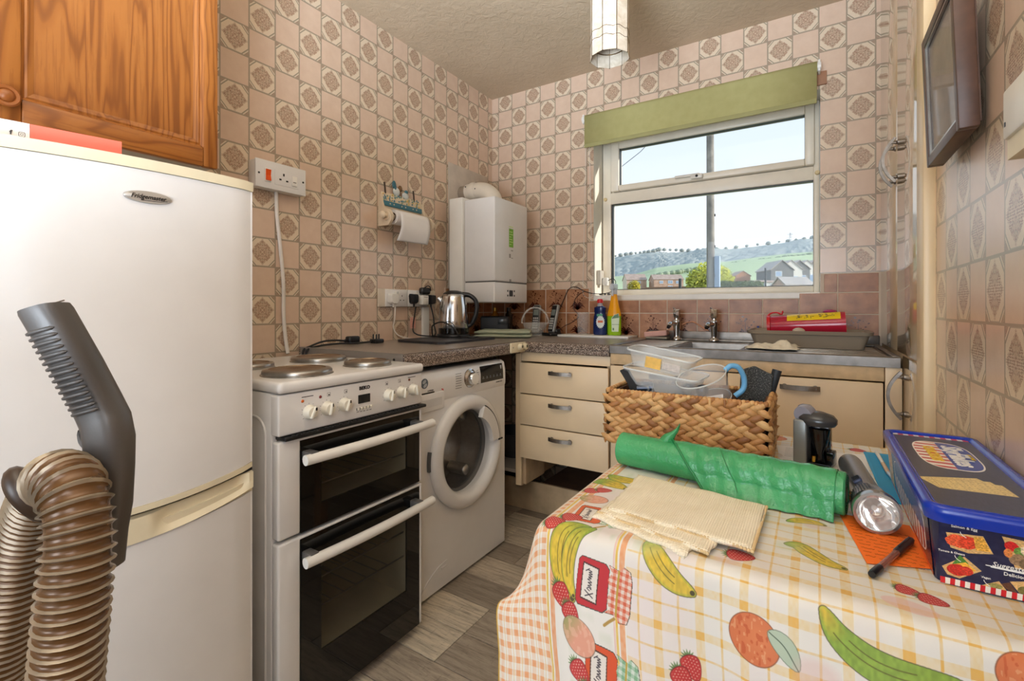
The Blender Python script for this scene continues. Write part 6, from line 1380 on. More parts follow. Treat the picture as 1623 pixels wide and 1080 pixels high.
sidev = rx.cross(Vector((0, 0, 1))).normalized()*1.0   # towards the camera side
if sidev.y > 0: sidev = -sidev
def film(u, v):
    """loose outer sack: wraps over the top of the roll and runs down to the cloth on the near side; its left edge cut on the slant"""
    s0 = .085+.10*v
    s = s0+(rl-.012-s0)*u
    wr = .0012*math.sin(s*95+v*5)*math.sin(v*PI)+.0010*math.sin(s*210-v*9)
    a = math.radians(138-150*min(1, v/.78)); R_ = .0362+wr*(.5+v)
    p = ra+rx*s
    if v <= .78: return p+sidev*(R_*math.cos(a))*1.0+Vector((0, 0, R_*math.sin(a)))
    q = (v-.78)/.22; a = math.radians(-12); b0 = sidev*(R_*math.cos(a))+Vector((0, 0, R_*math.sin(a)))
    return p+b0+sidev*(.016*q+.006*q*math.sin(s*30))+Vector((0, 0, -(.0262)*min(1, q*1.06)+.0008))
g = G(); g.grid(film, 90, 40); o = g.build('loose_sack', GRN, GR, 180); md = o.modifiers.new('s', 'SOLIDIFY'); md.thickness = .0006
# the folded corner standing up near the left end
g = G(); b0 = ra+rx*.085
def ear(u, v):
    w_ = .036*(1-v)**.8; c = b0+rx*(.010+.050*v*.55)+Vector((0, 0, .026+.044*v+.004*math.sin(v*6)))+sidev*(.006-.03*v*v*.3); return c+rx*((u-.5)*w_*.9)+sidev*(.010*math.cos((u-.5)*PI)*(1-v*.5)-.006)
g.grid(ear, 10, 12); o = g.build('turned_corner', GRN, GR, 180); md = o.modifiers.new('s', 'SOLIDIFY'); md.thickness = .0006
g = G(); g.tube([film(0, k/30)+(film(0, k/30)-(ra+rx*.1))*0.0+Vector((0, 0, .0006)) for k in range(31)], .0022, 8); g.tube([film(.33, k/30)+sidev*.0004 for k in range(4, 28)], .0009, 6); g.build('seam', M('green_seam', (34, 122, 68), .3), GR, 60)
# folded cream cloth
NC = thing('folded_cloth', 'folded cream knitted dish cloth on the table in front of the green roll', 'cloth', (1.62, -1.81, TC0)); t = NT('cream_knit'); vv = t.obj(); ck = t.n('ShaderNodeTexWave', wave_type='BANDS', bands_direction='X'); t.t.links.new(vv, ck.inputs['Vector']); ck.inputs['Scale'].default_value = 95; ck2 = t.n('ShaderNodeTexWave', wave_type='BANDS', bands_direction='Y'); t.t.links.new(vv, ck2.inputs['Vector']); ck2.inputs['Scale'].default_value = 95; t.P(Base_Color=t.ramp(t.noise(vv, 30, 3), [(.3, (240, 228, 200)), (.7, (248, 238, 214))]), Roughness=.95); t.bump(t.math('ADD', ck.outputs['Fac'], ck2.outputs['Fac']), .55, .0014); KNIT = t.m
def bil(c, u, v): a, b, d, e_ = c; return (Vector(a)*(1-u)+Vector(b)*u)*(1-v)+(Vector(e_)*(1-u)+Vector(d)*u)*v
lay = (((1.503, -1.892), (1.655, -1.934), (1.700, -1.78), (1.528, -1.72), .0030, .0042), ((1.510, -1.880), (1.682, -1.922), (1.712, -1.76), (1.524, -1.708), .0070, .0040), ((1.522, -1.868), (1.733, -1.893), (1.737, -1.722), (1.516, -1.690), .0112, .0046))
for k, (a, b, c, d, z, th) in enumerate(lay):
    def nf(u, v, k=k, a=a, b=b, c=c, d=d, z=z):
        p = bil((a, b, c, d), u, v); ed = min(u, 1-u, v, 1-v); y = p[1]; dr = max(0, -1.925-y)
        return (p[0]+.0012*math.sin(v*40+k), p[1]+.0022*math.sin(u*17+k*2), TC0+z+.0010*math.sin(u*9+k)*math.sin(v*7)-.002*max(0, 1-ed*30)-dr*.6)
    g = G(); g.grid(nf, 40, 30); o = g.build('cloth_fold', KNIT, NC, 180); md = o.modifiers.new('s', 'SOLIDIFY'); md.thickness = th; md.offset = 0
g = G()
for a, b, z in (((1.522, -1.868), (1.733, -1.893), .0112), ((1.510, -1.880), (1.682, -1.922), .0070), ((1.733, -1.893), (1.737, -1.722), .0112)):
    n = 46
    for k in range(n): q = k/(n-1); p = (a[0]+(b[0]-a[0])*q, a[1]+(b[1]-a[1])*q+.0022*math.sin(q*17)); g.ball((p[0], p[1], TC0+z-.001), (.0026, .0020, .0024), 6)
tag(g.build('stitched_edge', M('edge_tan', (212, 186, 140), .9), NC), kind='stuff')
# electric can opener, torch, blue folder, stick, papers, keys, orange note, pen
OP = thing('can_opener', 'black and silver upright electric can opener behind the green roll', 'can opener', (1.803, -1.395, TC0), rz=math.radians(-14))
g = G(); g.box((-.034, -.028, 0), (-.008, .030, .096), .004, 3); g.build('silver_body', M('silver_plastic', (128, 130, 128), .32, .4), OP, 40)
g = G(); g.box((-.010, -.024, 0), (.034, .028, .010), .003); g.box((-.010, .004, .01), (.026, .028, .09), .004); g.box((.022, -.010, .008), (.036, .020, .034), .003); g.build('black_column', BLACKG, OP, 40)
g = G(); g.lathe([(0, .086), (.030, .086), (.034, .092), (.034, .100), (.028, .108), (.010, .114), (0, .114)], (.006, -.002, 0), n=28, sx=1.05, sy=.9); g.build('head', M('smoke_grey', (58, 58, 58), .18), OP, 50)
g = G(); g.lathe([(0, -.012), (.018, -.012), (.020, 0), (.018, .012), (0, .012)], (-.016, -.006, .106), (.2, 1, .1), 24); g.build('lever', M('lever_grey', (142, 140, 150), .35), OP, 50); g = G(); g.box((-.034, .0, .094), (-.010, .028, .122), .005); g.build('lever_back', M('dark_grey', (64, 64, 76), .4), OP)
g = G(); g.lathe([(.022, .08), (.016, .05), (.008, .030), (.012, .012)], (.012, -.012, 0), n=20, sx=.9, sy=.6); g.build('cutter_cone', BLACKG, OP, 60); g = G(); g.cyl((.004, -.022, .012), (.004, -.022, .024), .004, n=10); g.build('brass_pin', M('brass', (196, 156, 70), .25, 1.0), OP)
TO2 = thing('torch', 'silver grey torch with ribbed head and round lens lying on the orange note', 'torch', (1.878, -1.56, TC0))
ta, tb_ = Vector((1.862, -1.435, TC0+.0235)), Vector((1.881, -1.722, TC0+.0315)); tx = (tb_-ta).normalized(); tl = (tb_-ta).length
TSIL = M('torch_silver', (138, 146, 156), .26, .7, var=.04); LENS = clear('lens', (236, 224, 214), .03, .22)
g = G(); g.lathe([(0, 0), (.016, .0), (.0195, .004), (.0205, .02), (.0205, tl-.085), (.0225, tl-.075)], ta, tx, 30); g.build('barrel', TSIL, TO2, 40)
g = G(); n = 40; prof = [(.0215, tl-.078), (.0240, tl-.072), (.0258, tl-.045), (.0290, tl-.02)]
zz = tx; xx = Vector((0, 0, 1)).cross(zz).normalized(); yy = zz.cross(xx); V = []
for r, h in prof:
    for i in range(2*n): a = PI*i/n; k = r*(1.0 if i % 2 else .945); V.append(ta+tx*h+xx*k*math.cos(a)+yy*k*math.sin(a))
m = 2*n; g.add(V, [(j*m+i, j*m+(i+1) % m, (j+1)*m+(i+1) % m, (j+1)*m+i) for j in range(3) for i in range(m)]); g.build('ribbed_head', TSIL, TO2, 20)
g = G(); g.lathe([(.0290, tl-.02), (.0308, tl-.016), (.0308, tl-.006), (.0298, tl), (.0262, tl), (.0256, tl-.004)], ta, tx, 44); g.build('bezel', M('bezel_silver', (178, 178, 176), .2, .9), TO2, 40)
g = G(); g.lathe([(.0260, tl-.004), (.0225, tl-.016), (.015, tl-.028), (.006, tl-.033), (0, tl-.033)], ta, tx, 44); g.build('reflector', M('reflector', (236, 232, 226), .06, 1.0, var=0), TO2, 60); g = G(); g.ball(ta+tx*(tl-.026), .0042, 10); g.build('bulb', M('bulb', (250, 246, 236), .1), TO2); g = G(); g.lathe([(0, tl-.002), (.0260, tl-.003), (.0260, tl-.0045), (0, tl-.0035)], ta, tx, 44); g.build('lens', LENS, TO2, 30)
g = G(); sp_ = ta+tx*(tl-.105); g.box((-.012, -.007, -.002), (.012, .007, .0035), .003, 2); F = Matrix.Identity(4); nrm = (xx*-.55+yy*.84).normalized() if (xx*-.55+yy*.84).z > 0 else (xx*-.55-yy*.84).normalized(); F = Matrix.Translation(sp_+nrm*.0205) @ Matrix(((tx.x, nrm.cross(tx).x, nrm.x, 0), (tx.y, nrm.cross(tx).y, nrm.y, 0), (tx.z, nrm.cross(tx).z, nrm.z, 0), (0, 0, 0, 1))); sb = g.build('switch', M('switch_blue', (44, 56, 92), .4), TO2, 40, xf=F)
g = G()
for k in range(4): g.box((-.009+k*.005, -.0055, .0030), (-.0075+k*.005, .0055, .0045))
g.build('switch_rib', BLACKP, sb, 0, xf=F)
BF = thing('blue_folder', 'bright blue card folder lying flat behind the torch, against the cracker tub', 'folder', (1.95, -1.36, TC0)); g = G(); g.prism([(1.898, -1.238), (2.010, -1.232), (2.016, -1.56), (1.905, -1.565)], (0, 0, TC0), (1, 0, 0), (0, 1, 0), (0, 0, .003)); g.build('cover', M('folder_blue', (24, 158, 210), .45, var=.03), BF, 0); g = G(); g.box((1.905, -1.56, TC0+.0031), (2.0, -1.25, TC0+.0036)); g.build('inner_sheet', M('folder_blue2', (22, 150, 202), .5), BF, 0)
WS = thing('white_stick', 'thin white stick with pale tip lying on the blue folder', 'stick', (1.925, -1.345, TC0+.004)); g = G(); g.tube([(1.921, -1.250, TC0+.0075), (1.924, -1.34, TC0+.0075)], .0036, 10); g.build('shaft', WHITEM, WS); g = G(); g.tube([(1.924, -1.34, TC0+.0075), (1.926, -1.405, TC0+.0075)], .0038, 10); g.build('wooden_part', M('stick_tan', (214, 178, 146), .5), WS); g = G(); g.tube([(1.926, -1.405, TC0+.0075), (1.929, -1.452, TC0+.0068)], [.0036, .0014], 10); g.build('tip', M('tip_silver', (196, 200, 206), .3, .5), WS)
for k, (P_, z, lb) in enumerate((([(1.725, -1.275), (1.83, -1.262), (1.842, -1.44), (1.742, -1.43)], 0, 'white printed letter lying behind the can opener, underneath'), ([(1.795, -1.30), (1.90, -1.255), (1.893, -1.60), (1.832, -1.62)], .0006, 'white sheet of paper lying under the torch'))):
    T = thing('paper_sheet', lb, 'paper', (P_[0][0], P_[0][1], TC0)); g = G(); g.prism(P_, (0, 0, TC0+z), (1, 0, 0), (0, 1, 0), (0, 0, .0005)); sh = g.build('sheet', PAPER, T, 0)
    if k == 0:
        g = G()
        for r in range(7): y = -1.29-r*.012; g.box((1.745, y, TC0+.0006), (1.80+.02*(r % 3 == 0), y+.0016, TC0+.0007))
        g.build('printed_lines', M('ink_grey', (150, 150, 160), .7), sh, 0)
KY = thing('keys', 'small bunch of brass keys on a ring between the roll and the torch', 'keys', (1.852, -1.585, TC0)); BRK = M('brass_key', (176, 142, 72), .3, 1.0, var=.15, vs=200)
for k, (dx, dy, rz) in enumerate(((0, 0, .4), (.004, -.012, .8), (-.003, .012, .1))):
    g = G(); F = Matrix.Translation((1.852+dx, -1.585+dy, TC0+.003+.0028*k)) @ Matrix.Rotation(rz+PI/2, 4, 'Z'); pts = [(.009*math.cos(a), .009*math.sin(a)) for a in [2*PI*i/16 for i in range(16)] if abs(math.sin(a)) > .3 or math.cos(a) < 0]; g.prism([(-.010, -.008), (-.004, -.011), (.004, -.010), (.008, -.004), (.028, -.004), (.031, 0), (.027, .002), (.024, .004), (.020, .002), (.016, .004), (.008, .004), (.004, .010), (-.004, .011), (-.010, .008)], (0, 0, 0), (1, 0, 0), (0, 1, 0), (0, 0, .0022)); g.build('key', BRK, KY, 0, xf=F)
g = G(); g.tube([(1.853+.010*math.cos(a), -1.600+.010*math.sin(a), TC0+.007) for a in [2*PI*i/20 for i in range(20)]], .0011, 6, closed=True); g.build('ring', BLACKP, KY)
ON = thing('orange_note', 'bright orange paper with handwriting under the torch and pen', 'note', (1.88, -1.75, TC0)); g = G(); g.prism([(1.836, -1.668), (1.925, -1.662), (1.934, -1.80), (1.860, -1.830)], (0, 0, TC0+.0012), (1, 0, 0), (0, 1, 0), (0, 0, .0006)); sh = g.build('sheet', M('orange_paper', (250, 118, 26), .7, var=.03), ON, 0)
g = G(); R = random.Random(9)
for r in range(10):
    y = -1.700-r*.0118; x0 = 1.846+r*.0016; x = x0; x1 = 1.920
    while x < x1:
        n_ = R.randint(3, 8); P_ = []
        for k in range(n_*2): P_.append((x+k*.0010, y+R.uniform(-.0014, .0014)-.10*(x-x0), TC0+.0020))
        g.tube(P_, .00022, 3, cap=False); x += n_*.002+.0026
tag(g.build('handwriting', M('ink_brown', (120, 46, 20), .7), sh, 0), kind='stuff')
PN = thing('ballpoint_pen', 'black capped ballpoint pen with clear barrel lying on the orange note', 'pen', (1.89, -1.80, TC0)); pa, pb = Vector((1.862, -1.870, TC0+.0062)), Vector((1.919, -1.731, TC0+.0078)); px_ = (pb-pa).normalized(); pl_ = (pb-pa).length
g = G(); g.lathe([(0, 0), (.0042, .0), (.0046, .003), (.0046, .026), (.0040, .028)], pa, px_, 14); g.build('end_plug', BLACKP, PN, 40); g = G(); g.lathe([(.0040, .027), (.0041, pl_-.062)], pa, px_, 14); g.build('barrel', clear('pen_barrel', (150, 96, 80), .15, .75), PN, 40); g = G(); g.lathe([(.0046, pl_-.064), (.0052, pl_-.060), (.0050, pl_-.012), (.0036, pl_-.004), (0, pl_)], pa, px_, 14); cap_ = g.build('cap', BLACKP, PN, 40); g = G(); s_ = Vector((0, 0, 1)); g.box((-.0014, -.022, 0), (.0014, .022, .0024), .0008, 1, mat=Matrix.Translation(pa+px_*(pl_-.034)+s_*.0048) @ Matrix.Rotation(math.atan2(-px_.x, px_.y), 4, 'Z')); g.build('clip', BLACKP, cap_)
# cracker tub
TU = thing('cracker_tub', 'blue lidded plastic cracker tub with printed snacks, at the right end of the table', 'tub', (1.98, -1.63, TC0))
LIDB = M('royal_blue_plastic', (14, 52, 168), .18, var=.03); lx0, lx1, ly0, ly1 = 1.9175, 2.048, -1.846, -1.418; bz0 = TC0+.0012; LZ = .845
def rr(x0, x1, y0, y1, r, z, n=6): return tray_ring(x0, x1, y0, y1, z, r, n)
# printed sides
Wp, Hp = 900, 640
def panel_front():
    A = np.ones((Hp, Wp, 3), np.float32)*np.array([30, 34, 68], np.float32)/255; yy, xx = np.mgrid[0:Hp, 0:Wp]; nz = smooth_noise(Hp, Wp, 90, 11); nz2 = smooth_noise(Hp, Wp, 24, 12); A += ((nz2-.5)*.05)[..., None]
    st = yy > Hp*.90; ck = ((xx//38) % 2 == 0); A[st & ck] = np.array([206, 34, 44])/255; A[st & ~ck] = np.array([238, 232, 222])/255
    def poly(pts, col, var=.12):
        pts = [((a-120)*.76+53, b) for a, b in pts]; ins = np.zeros((Hp, Wp), bool); n = len(pts)
        for i in range(n):
            x1, y1 = pts[i]; x2, y2 = pts[(i+1) % n]; ins ^= ((y1 > yy) != (y2 > yy)) & (xx < (x2-x1)*(yy-y1)/((y2-y1)+1e-9)+x1)
        A[ins] = np.array(col)/255.0*(1-var+2*var*nz[ins][:, None])
    def el(cx, cy, rx, ry, col, var=.2):
        cx = (cx-120)*.76+53; rx *= .76; m = ((xx-cx)/rx)**2+((yy-cy)/ry)**2 < 1+.35*(nz2-.5); A[m] = np.array(col)/255.0*(1-var+2*var*nz[m][:, None])
    CR = (214, 172, 112)
    poly([(120, 120), (470, 95), (560, 250), (330, 290), (160, 265)], CR); el(230, 190, 120, 62, (226, 92, 56)); el(330, 185, 90, 66, (216, 70, 44)); poly([(380, 120), (470, 105), (540, 235), (400, 245)], (226, 168, 70), .25)
    poly([(70, 470), (290, 330), (450, 440), (240, 560), (120, 545)], CR); poly([(170, 430), (250, 320), (330, 395), (260, 440)], (74, 130, 50)); poly([(150, 440), (300, 385), (400, 450), (250, 500)], (240, 178, 60)); el(215, 480, 95, 58, (200, 44, 36)); el(310, 470, 60, 46, (208, 56, 40))
    poly([(640, 60), (900, 70), (900, 330), (760, 350)], CR); el(720, 140, 62, 46, (206, 40, 40)); el(790, 180, 48, 40, (110, 150, 70)); el(860, 160, 60, 50, (226, 206, 170)); el(780, 260, 80, 56, (150, 120, 90)); el(850, 290, 60, 46, (120, 96, 70)); el(690, 210, 40, 40, (214, 130, 70))
    poly([(430, 590), (620, 500), (700, 575), (560, 576)], CR); el(590, 555, 70, 26, (150, 140, 80)); poly([(640, 520), (720, 490), (800, 576), (720, 576)], (96, 62, 48)); poly([(720, 480), (900, 440), (900, 576), (820, 576)], CR); el(850, 540, 50, 40, (120, 110, 60))
    A[st & ck] = np.array([206, 34, 44])/255; A[st & ~ck] = np.array([238, 232, 222])/255
    return np.clip(A, 0, 1)
FRONTM = M_img('tub_front_print', img('tub_front', panel_front()), .22)
def panel_side():
    A = np.ones((Hp, Wp*2, 3), np.float32)*np.array([34, 38, 70], np.float32)/255; yy, xx = np.mgrid[0:Hp, 0:Wp*2]; u = xx/(Wp*2); v = yy/Hp; nz2 = smooth_noise(Hp, Wp*2, 40, 13); A += ((nz2-.5)*.05)[..., None]
    e_ = ((u-.56)/.36)**4+((v-.52)/.40)**4; A[e_ < 1] = np.array([238, 234, 228])/255; m = (e_ < .86) & (v > .50); A[m] = np.array([240, 234, 226])/255; s = m & ((xx//52) % 2 == 0); A[s] = np.array([196, 52, 54])/255; A[(e_ < .86) & (v <= .50)] = np.array([28, 60, 150])/255
    m = (u < .14); A[m] = np.array([226, 170, 92])/255*(.9+.3*nz2[m][:, None]); m = (v > .93); A[m] = np.array([220, 90, 50])/255
    return np.clip(A, 0, 1)
SIDEM = M_img('tub_side_print', img('tub_side', panel_side()), .22)
NAVYP = M('tub_navy', (30, 34, 68), .22)
rb0 = rr(lx0+.010, lx1-.010, ly0+.010, ly1-.010, .016, bz0); rb1 = rr(lx0+.003, lx1-.003, ly0+.003, ly1-.003, .018, LZ-.016); m = len(rb0)
g = G(); g.add(rb0+rb1, [(i, (i+1) % m, m+(i+1) % m, m+i) for i in range(m)]+[tuple(range(m-1, -1, -1)), tuple(range(m, 2*m))]); g.build('body', NAVYP, TU, 40)
def face_quad(name, a0, a1, b1, b0, mat, off, parent):
    g = G(); n_ = (Vector(a1)-Vector(a0)).cross(Vector(b0)-Vector(a0)).normalized()*off; i = 0; g.v += [tuple(Vector(p)+n_) for p in (a0, a1, b1, b0)]; g.f.append((0, 1, 2, 3)); g.mi.append(0); g.uv[0] = [(0, 0), (1, 0), (1, 1), (0, 1)]; return g.build(name, mat, parent, 0, fix=False)
zt_ = LZ-.017; k0, k1 = .010, .003
fp_ = face_quad('front_print', (lx0+.0135, ly0+k0, bz0+.001), (lx1-.0135, ly0+k0, bz0+.001), (lx1-.0105, ly0+k1, zt_), (lx0+.0105, ly0+k1, zt_), FRONTM, .0006, TU)
sp_ = face_quad('side_print', (lx0+k0, ly1-.022, bz0+.001), (lx0+k0, ly0+.022, bz0+.001), (lx0+k1, ly0+.019, zt_), (lx0+k1, ly1-.019, zt_), SIDEM, .0006, TU)
# lid: skirt, raised rim and sunk printed panel
L = [rr(lx0-.001, lx1+.001, ly0-.001, ly1+.001, .020, LZ-.020), rr(lx0-.003, lx1+.003, ly0-.003, ly1+.003, .022, LZ-.010), rr(lx0-.003, lx1+.003, ly0-.003, ly1+.003, .022, LZ-.003), rr(lx0, lx1, ly0, ly1, .020, LZ), rr(lx0+.006, lx1-.006, ly0+.006, ly1-.006, .016, LZ), rr(lx0+.009, lx1-.009, ly0+.009, ly1-.009, .014, LZ-.004), rr(lx0+.011, lx1-.011, ly0+.011, ly1-.011, .013, LZ-.0045)]
g = G(); V = [p for r in L for p in r]; F_ = [(j*m+i, j*m+(i+1) % m, (j+1)*m+(i+1) % m, (j+1)*m+i) for j in range(len(L)-1) for i in range(m)]; F_ += [tuple(range(m-1, -1, -1)), tuple(range((len(L)-1)*m, len(L)*m))]; g.add(V, F_); lid = g.build('lid', LIDB, TU, 50)
# lid print painted flat: s along the tub away from the camera end (reader's right = towards camera), t across
Wl, Hl = 1500, 420
def panel_lid():
    A = np.ones((Hl, Wl, 3), np.float32)*np.array([38, 40, 66], np.float32)/255; yy, xx = np.mgrid[0:Hl, 0:Wl]; nz = smooth_noise(Hl, Wl, 70, 21); A += ((nz-.5)*.06)[..., None]
    RD, WH = np.array([204, 40, 50])/255, np.array([242, 236, 228])/255
    for m in ((xx < 46), (xx > Wl-30)): A[m & ((yy//30) % 2 == 0)] = RD; A[m & ((yy//30) % 2 == 1)] = WH
    ex, ey = 490, 205; hx_, hy_ = 330, 150
    e_ = np.abs((xx-ex)/hx_)**3.2+np.abs((yy-ey)/hy_)**3.2; A[e_ < 1] = WH; inn = e_ < .86; A[inn & (yy < ey+5)] = np.array([30, 62, 156])/255; lo = inn & (yy >= ey+5); A[lo] = WH; A[lo & ((xx//38) % 2 == 0)] = np.array([200, 58, 60])/255
    for k, (cx, cy, rot) in enumerate(((1075, 262, -.42), (1090, 236, -.26), (1110, 214, -.12))):
        c, s = math.cos(rot), math.sin(rot); u = (xx-cx)*c+(yy-cy)*s; v = -(xx-cx)*s+(yy-cy)*c; m = (np.abs(u) < 84) & (np.abs(v) < 150); A[m] = np.array([226, 200, 130])/255*(.94+.12*nz[m][:, None]); ed = m & ((np.abs(u) > 80) | (np.abs(v) > 146)); A[ed] = np.array([196, 162, 96])/255; dt = m & (np.abs((u/26) % 1-.5) < .12) & (np.abs((v/30) % 1-.5) < .12); A[dt] = np.array([176, 140, 80])/255
    return np.clip(A, 0, 1)
LIDP = M_img('tub_lid_print', img('tub_lid', panel_lid()), .28)
zz_ = LZ-.0043; g = G(); g.v += [(lx0+.012, ly1-.012, zz_), (lx0+.012, ly0+.012, zz_), (lx1-.012, ly0+.012, zz_), (lx1-.012, ly1-.012, zz_)]; g.f.append((0, 1, 2, 3)); g.mi.append(0); g.uv[0] = [(0, 0), (1, 0), (1, 1), (0, 1)]; lp_ = g.build('lid_print', LIDP, lid, 0, fix=False)
YEL = M('print_yellow', (236, 196, 60), .4); PW_ = M('print_white', (244, 242, 238), .4)
sy = lambda px: ly1-.012-(ly1-ly0-.024)*px/1500.0; sx = lambda py: lx1-.012-(lx1-lx0-.024)*py/420.0
text('lettering', 'SkyFlakes', .036, (sx(148), sy(490), zz_), (0, -1, 0), (1, 0, 0), PW_, lid, shear=.15, bold=.0008, sx=.92)
text('lettering', 'CRACKERS', .019, (sx(272), sy(490), zz_), (0, -1, 0), (1, 0, 0), YEL, lid, bold=.0008)
text('lettering', 'M.Y. SAN', .008, (sx(86), sy(490), zz_), (0, -1, 0), (1, 0, 0), YEL, lid)
text('lettering', 'NET WT', .006, (sx(380), sy(100), zz_), (0, -1, 0), (1, 0, 0), PW_, lid) if False else None
def ft(s, size, u, v, mat=None, **k):
    o = Vector((lx0+.012+(lx1-lx0-.024)*u, ly0+k0+(k1-k0)*v-.0006, bz0+(zt_-bz0)*v)); return text('lettering', s, size, o, (1, 0, 0), (0, -(k0-k1), zt_-bz0), mat or PW_, TU, **k)
ft('Salmon & Egg', .0042, .20, .93); ft('Tomato & Cheese', .0032, .10, .52); ft('Vegan', .0034, .385, .24); ft('Suggested Serving', .0078, .43, .47, shear=.2, align='LEFT'); ft('Delicious', .0055, .52, .36, align='LEFT')
g = G()
for (u, v) in ((.17, .86), (.13, .48), (.37, .20)):
    P_ = []
    for k in range(7): q = k/6; o = Vector((lx0+.012+(lx1-lx0-.024)*(u+.05*q*q), ly0+k0+(k1-k0)*v-.0010, bz0+(zt_-bz0)*(v-.075*q))); P_.append(o)
    g.tube(P_, .0004, 4)
for j, (u0, u1, v) in enumerate(((.38, .80, .425), (.42, .80, .412))): g.box((lx0+.012+(lx1-lx0-.024)*u0, ly0+k0+(k1-k0)*v-.0012, bz0+(zt_-bz0)*v), (lx0+.012+(lx1-lx0-.024)*u1, ly0+k0+(k1-k0)*v-.0006, bz0+(zt_-bz0)*v+.0009))
g.build('print_arrow', PW_, TU, 0)
# ================================================================== VACUUM HOSE AND HANDLE (near the camera)
VA = thing('vacuum_hose', 'ribbed bronze vacuum hose looped over, with grey ribbed handle, in front of fridge', 'vacuum hose', (1.22, -2.46, 0))
HV = M('hose_bronze', (98, 67, 36), .26, .2, var=.1, vs=30); HRG = M('hose_ridge', (152, 138, 118), .25, .4, var=.08, vs=60)
path = spline([(.95, -2.470, .020), (.955, -2.468, .12), (.975, -2.466, .35), (1.005, -2.463, .55), (1.034, -2.460, .652), (1.073, -2.455, .746), (1.113, -2.453, .831), (1.158, -2.452, .887), (1.206, -2.451, .921), (1.244, -2.450, .916), (1.262, -2.451, .880), (1.266, -2.456, .822), (1.259, -2.459, .745), (1.250, -2.463, .60), (1.242, -2.468, .40), (1.238, -2.47, .2), (1.236, -2.47, .03)], 14)
cum = [0]
for a, b in zip(path, path[1:]): cum.append(cum[-1]+(b-a).length)
def at_len(s):
    lo = max(0, min(len(path)-2, int(np.searchsorted(cum, s))-1)); q = (s-cum[lo])/(cum[lo+1]-cum[lo]+1e-12); return path[lo].lerp(path[lo+1], min(1, max(0, q)))
PIT = .0094; K = 7; n = int(cum[-1]/PIT)*K; pts = []; rad = []; ph = []
for i in range(n):
    pts.append(at_len(i*PIT/K)); k = i % K; rad.append((.0224, .0225, .0226, .0244, .0266, .0244, .0226)[k]*(1.04 if i*PIT/K < cum[-1]*.45 else 1.0)); ph.append(1 if k in (3, 4) else 0)
g = G(); NS = 22; g.tube(pts, rad, NS)
for i in range(n-1):
    for k in range(NS): g.mi[i*NS+k] = ph[i]
g.build('ribbed_hose', [HV, HRG], VA, 70)
WG = M('handle_grey', (84, 80, 77), .36, .1, var=.06, bump=.08, bs=500)
def sweep(g, pts, secs, n=20, pw=3.0):
    P = [Vector(p) for p in pts]; side = Vector((.845, .535, 0)); V = []
    for i, p in enumerate(P):
        t_ = (P[min(i+1, len(P)-1)]-P[max(i-1, 0)]).normalized(); dep = Vector((-.535, .845, 0)); wv = t_.cross(dep).normalized(); a_, b_ = secs[i]
        for k in range(n):
            q = 2*PI*k/n; c, s = math.cos(q), math.sin(q); V.append(p+wv*(a_*math.copysign(abs(c)**(2/pw), c))+dep*(b_*math.copysign(abs(s)**(2/pw), s)))
    F_ = [(i*n+k, i*n+(k+1) % n, (i+1)*n+(k+1) % n, (i+1)*n+k) for i in range(len(P)-1) for k in range(n)]+[tuple(range(n-1, -1, -1)), tuple(range((len(P)-1)*n, len(P)*n))]
    g.add(V, F_)
wp1 = [(1.2030, -2.4590, 1.0810), (1.2035, -2.4575, 1.077), (1.2075, -2.4375, 1.028), (1.204, -2.422, .990), (1.2125, -2.417, .970), (1.2155, -2.415, .952), (1.2115, -2.413, .925), (1.204, -2.412, .885), (1.196, -2.412, .855), (1.19, -2.412, .82)]
sc = [(.0168, .0155), (.0176, .0163), (.0181, .0167), (.0190, .0170), (.0195, .0170), (.0195, .0170), (.0185, .0165), (.0185, .0165), (.017, .016), (.016, .016)]
g = G(); sweep(g, wp1, sc, 24); g.build('handle', WG, VA, 40)
WN_ = (Vector((1.2030, -2.4590, 1.0810))-Vector((1.2075, -2.4375, 1.028))).normalized(); WU_ = Vector((.845, .535, 0)); WU_ = (WU_-WN_*WU_.dot(WN_)).normalized(); WV_ = WN_.cross(WU_)
g = G(); g.prism([(.0160*math.cos(2*PI*k/24), .0146*math.sin(2*PI*k/24)) for k in range(24)], (1.2029, -2.4594, 1.0815), WU_, WV_, WN_*.0012); g.build('end_cap', M('handle_cap', (112, 102, 92), .4, var=.1), VA, 30)
a_, b_ = Vector(wp1[1]), Vector(wp1[4]); tv = (b_-a_).normalized(); dep = Vector((-.535, .845, 0)); wv = tv.cross(dep).normalized()
if wv.x > 0: wv = -wv
L_ = (b_-a_).length
for k in range(15):
    s = L_*(.16+.052*k); c = a_+tv*s
    g = G(); P_ = []
    for q in range(9):
        an = math.radians(38+84*q/8); cc, ss = math.cos(an), math.sin(an); P_.append(c+wv*(.0181*math.copysign(abs(cc)**.667, cc))-dep*(.0167*math.copysign(abs(ss)**.667, ss)))
    g.tube(P_, [.0006]+[.0019]*7+[.0006], 6); g.build('grip_rib', WG, VA, 60)
g = G(); g.tube(spline([(1.222, -2.425, .958), (1.214, -2.430, .947), (1.207, -2.433, .950), (1.205, -2.434, .958), (1.207, -2.434, .962)], 5), .0028, 8); g.build('hook', WG, VA)
g = G(); g.box((1.214, -2.428, .878), (1.224, -2.42, .886), .002); g.build('latch', WG, VA)
g = G(); cl = [(1.172, -2.472, .926), (1.184, -2.474, .926), (1.195, -2.472, .915), (1.202, -2.466, .900), (1.204, -2.460, .886)]
g.tube(spline(cl, 5), [.002]+[.005+.006*math.sin(PI*i/20) for i in range(1, 20)]+[.003], 10); g.build('hose_clip', M('clip_brown', (58, 42, 30), .35), VA)
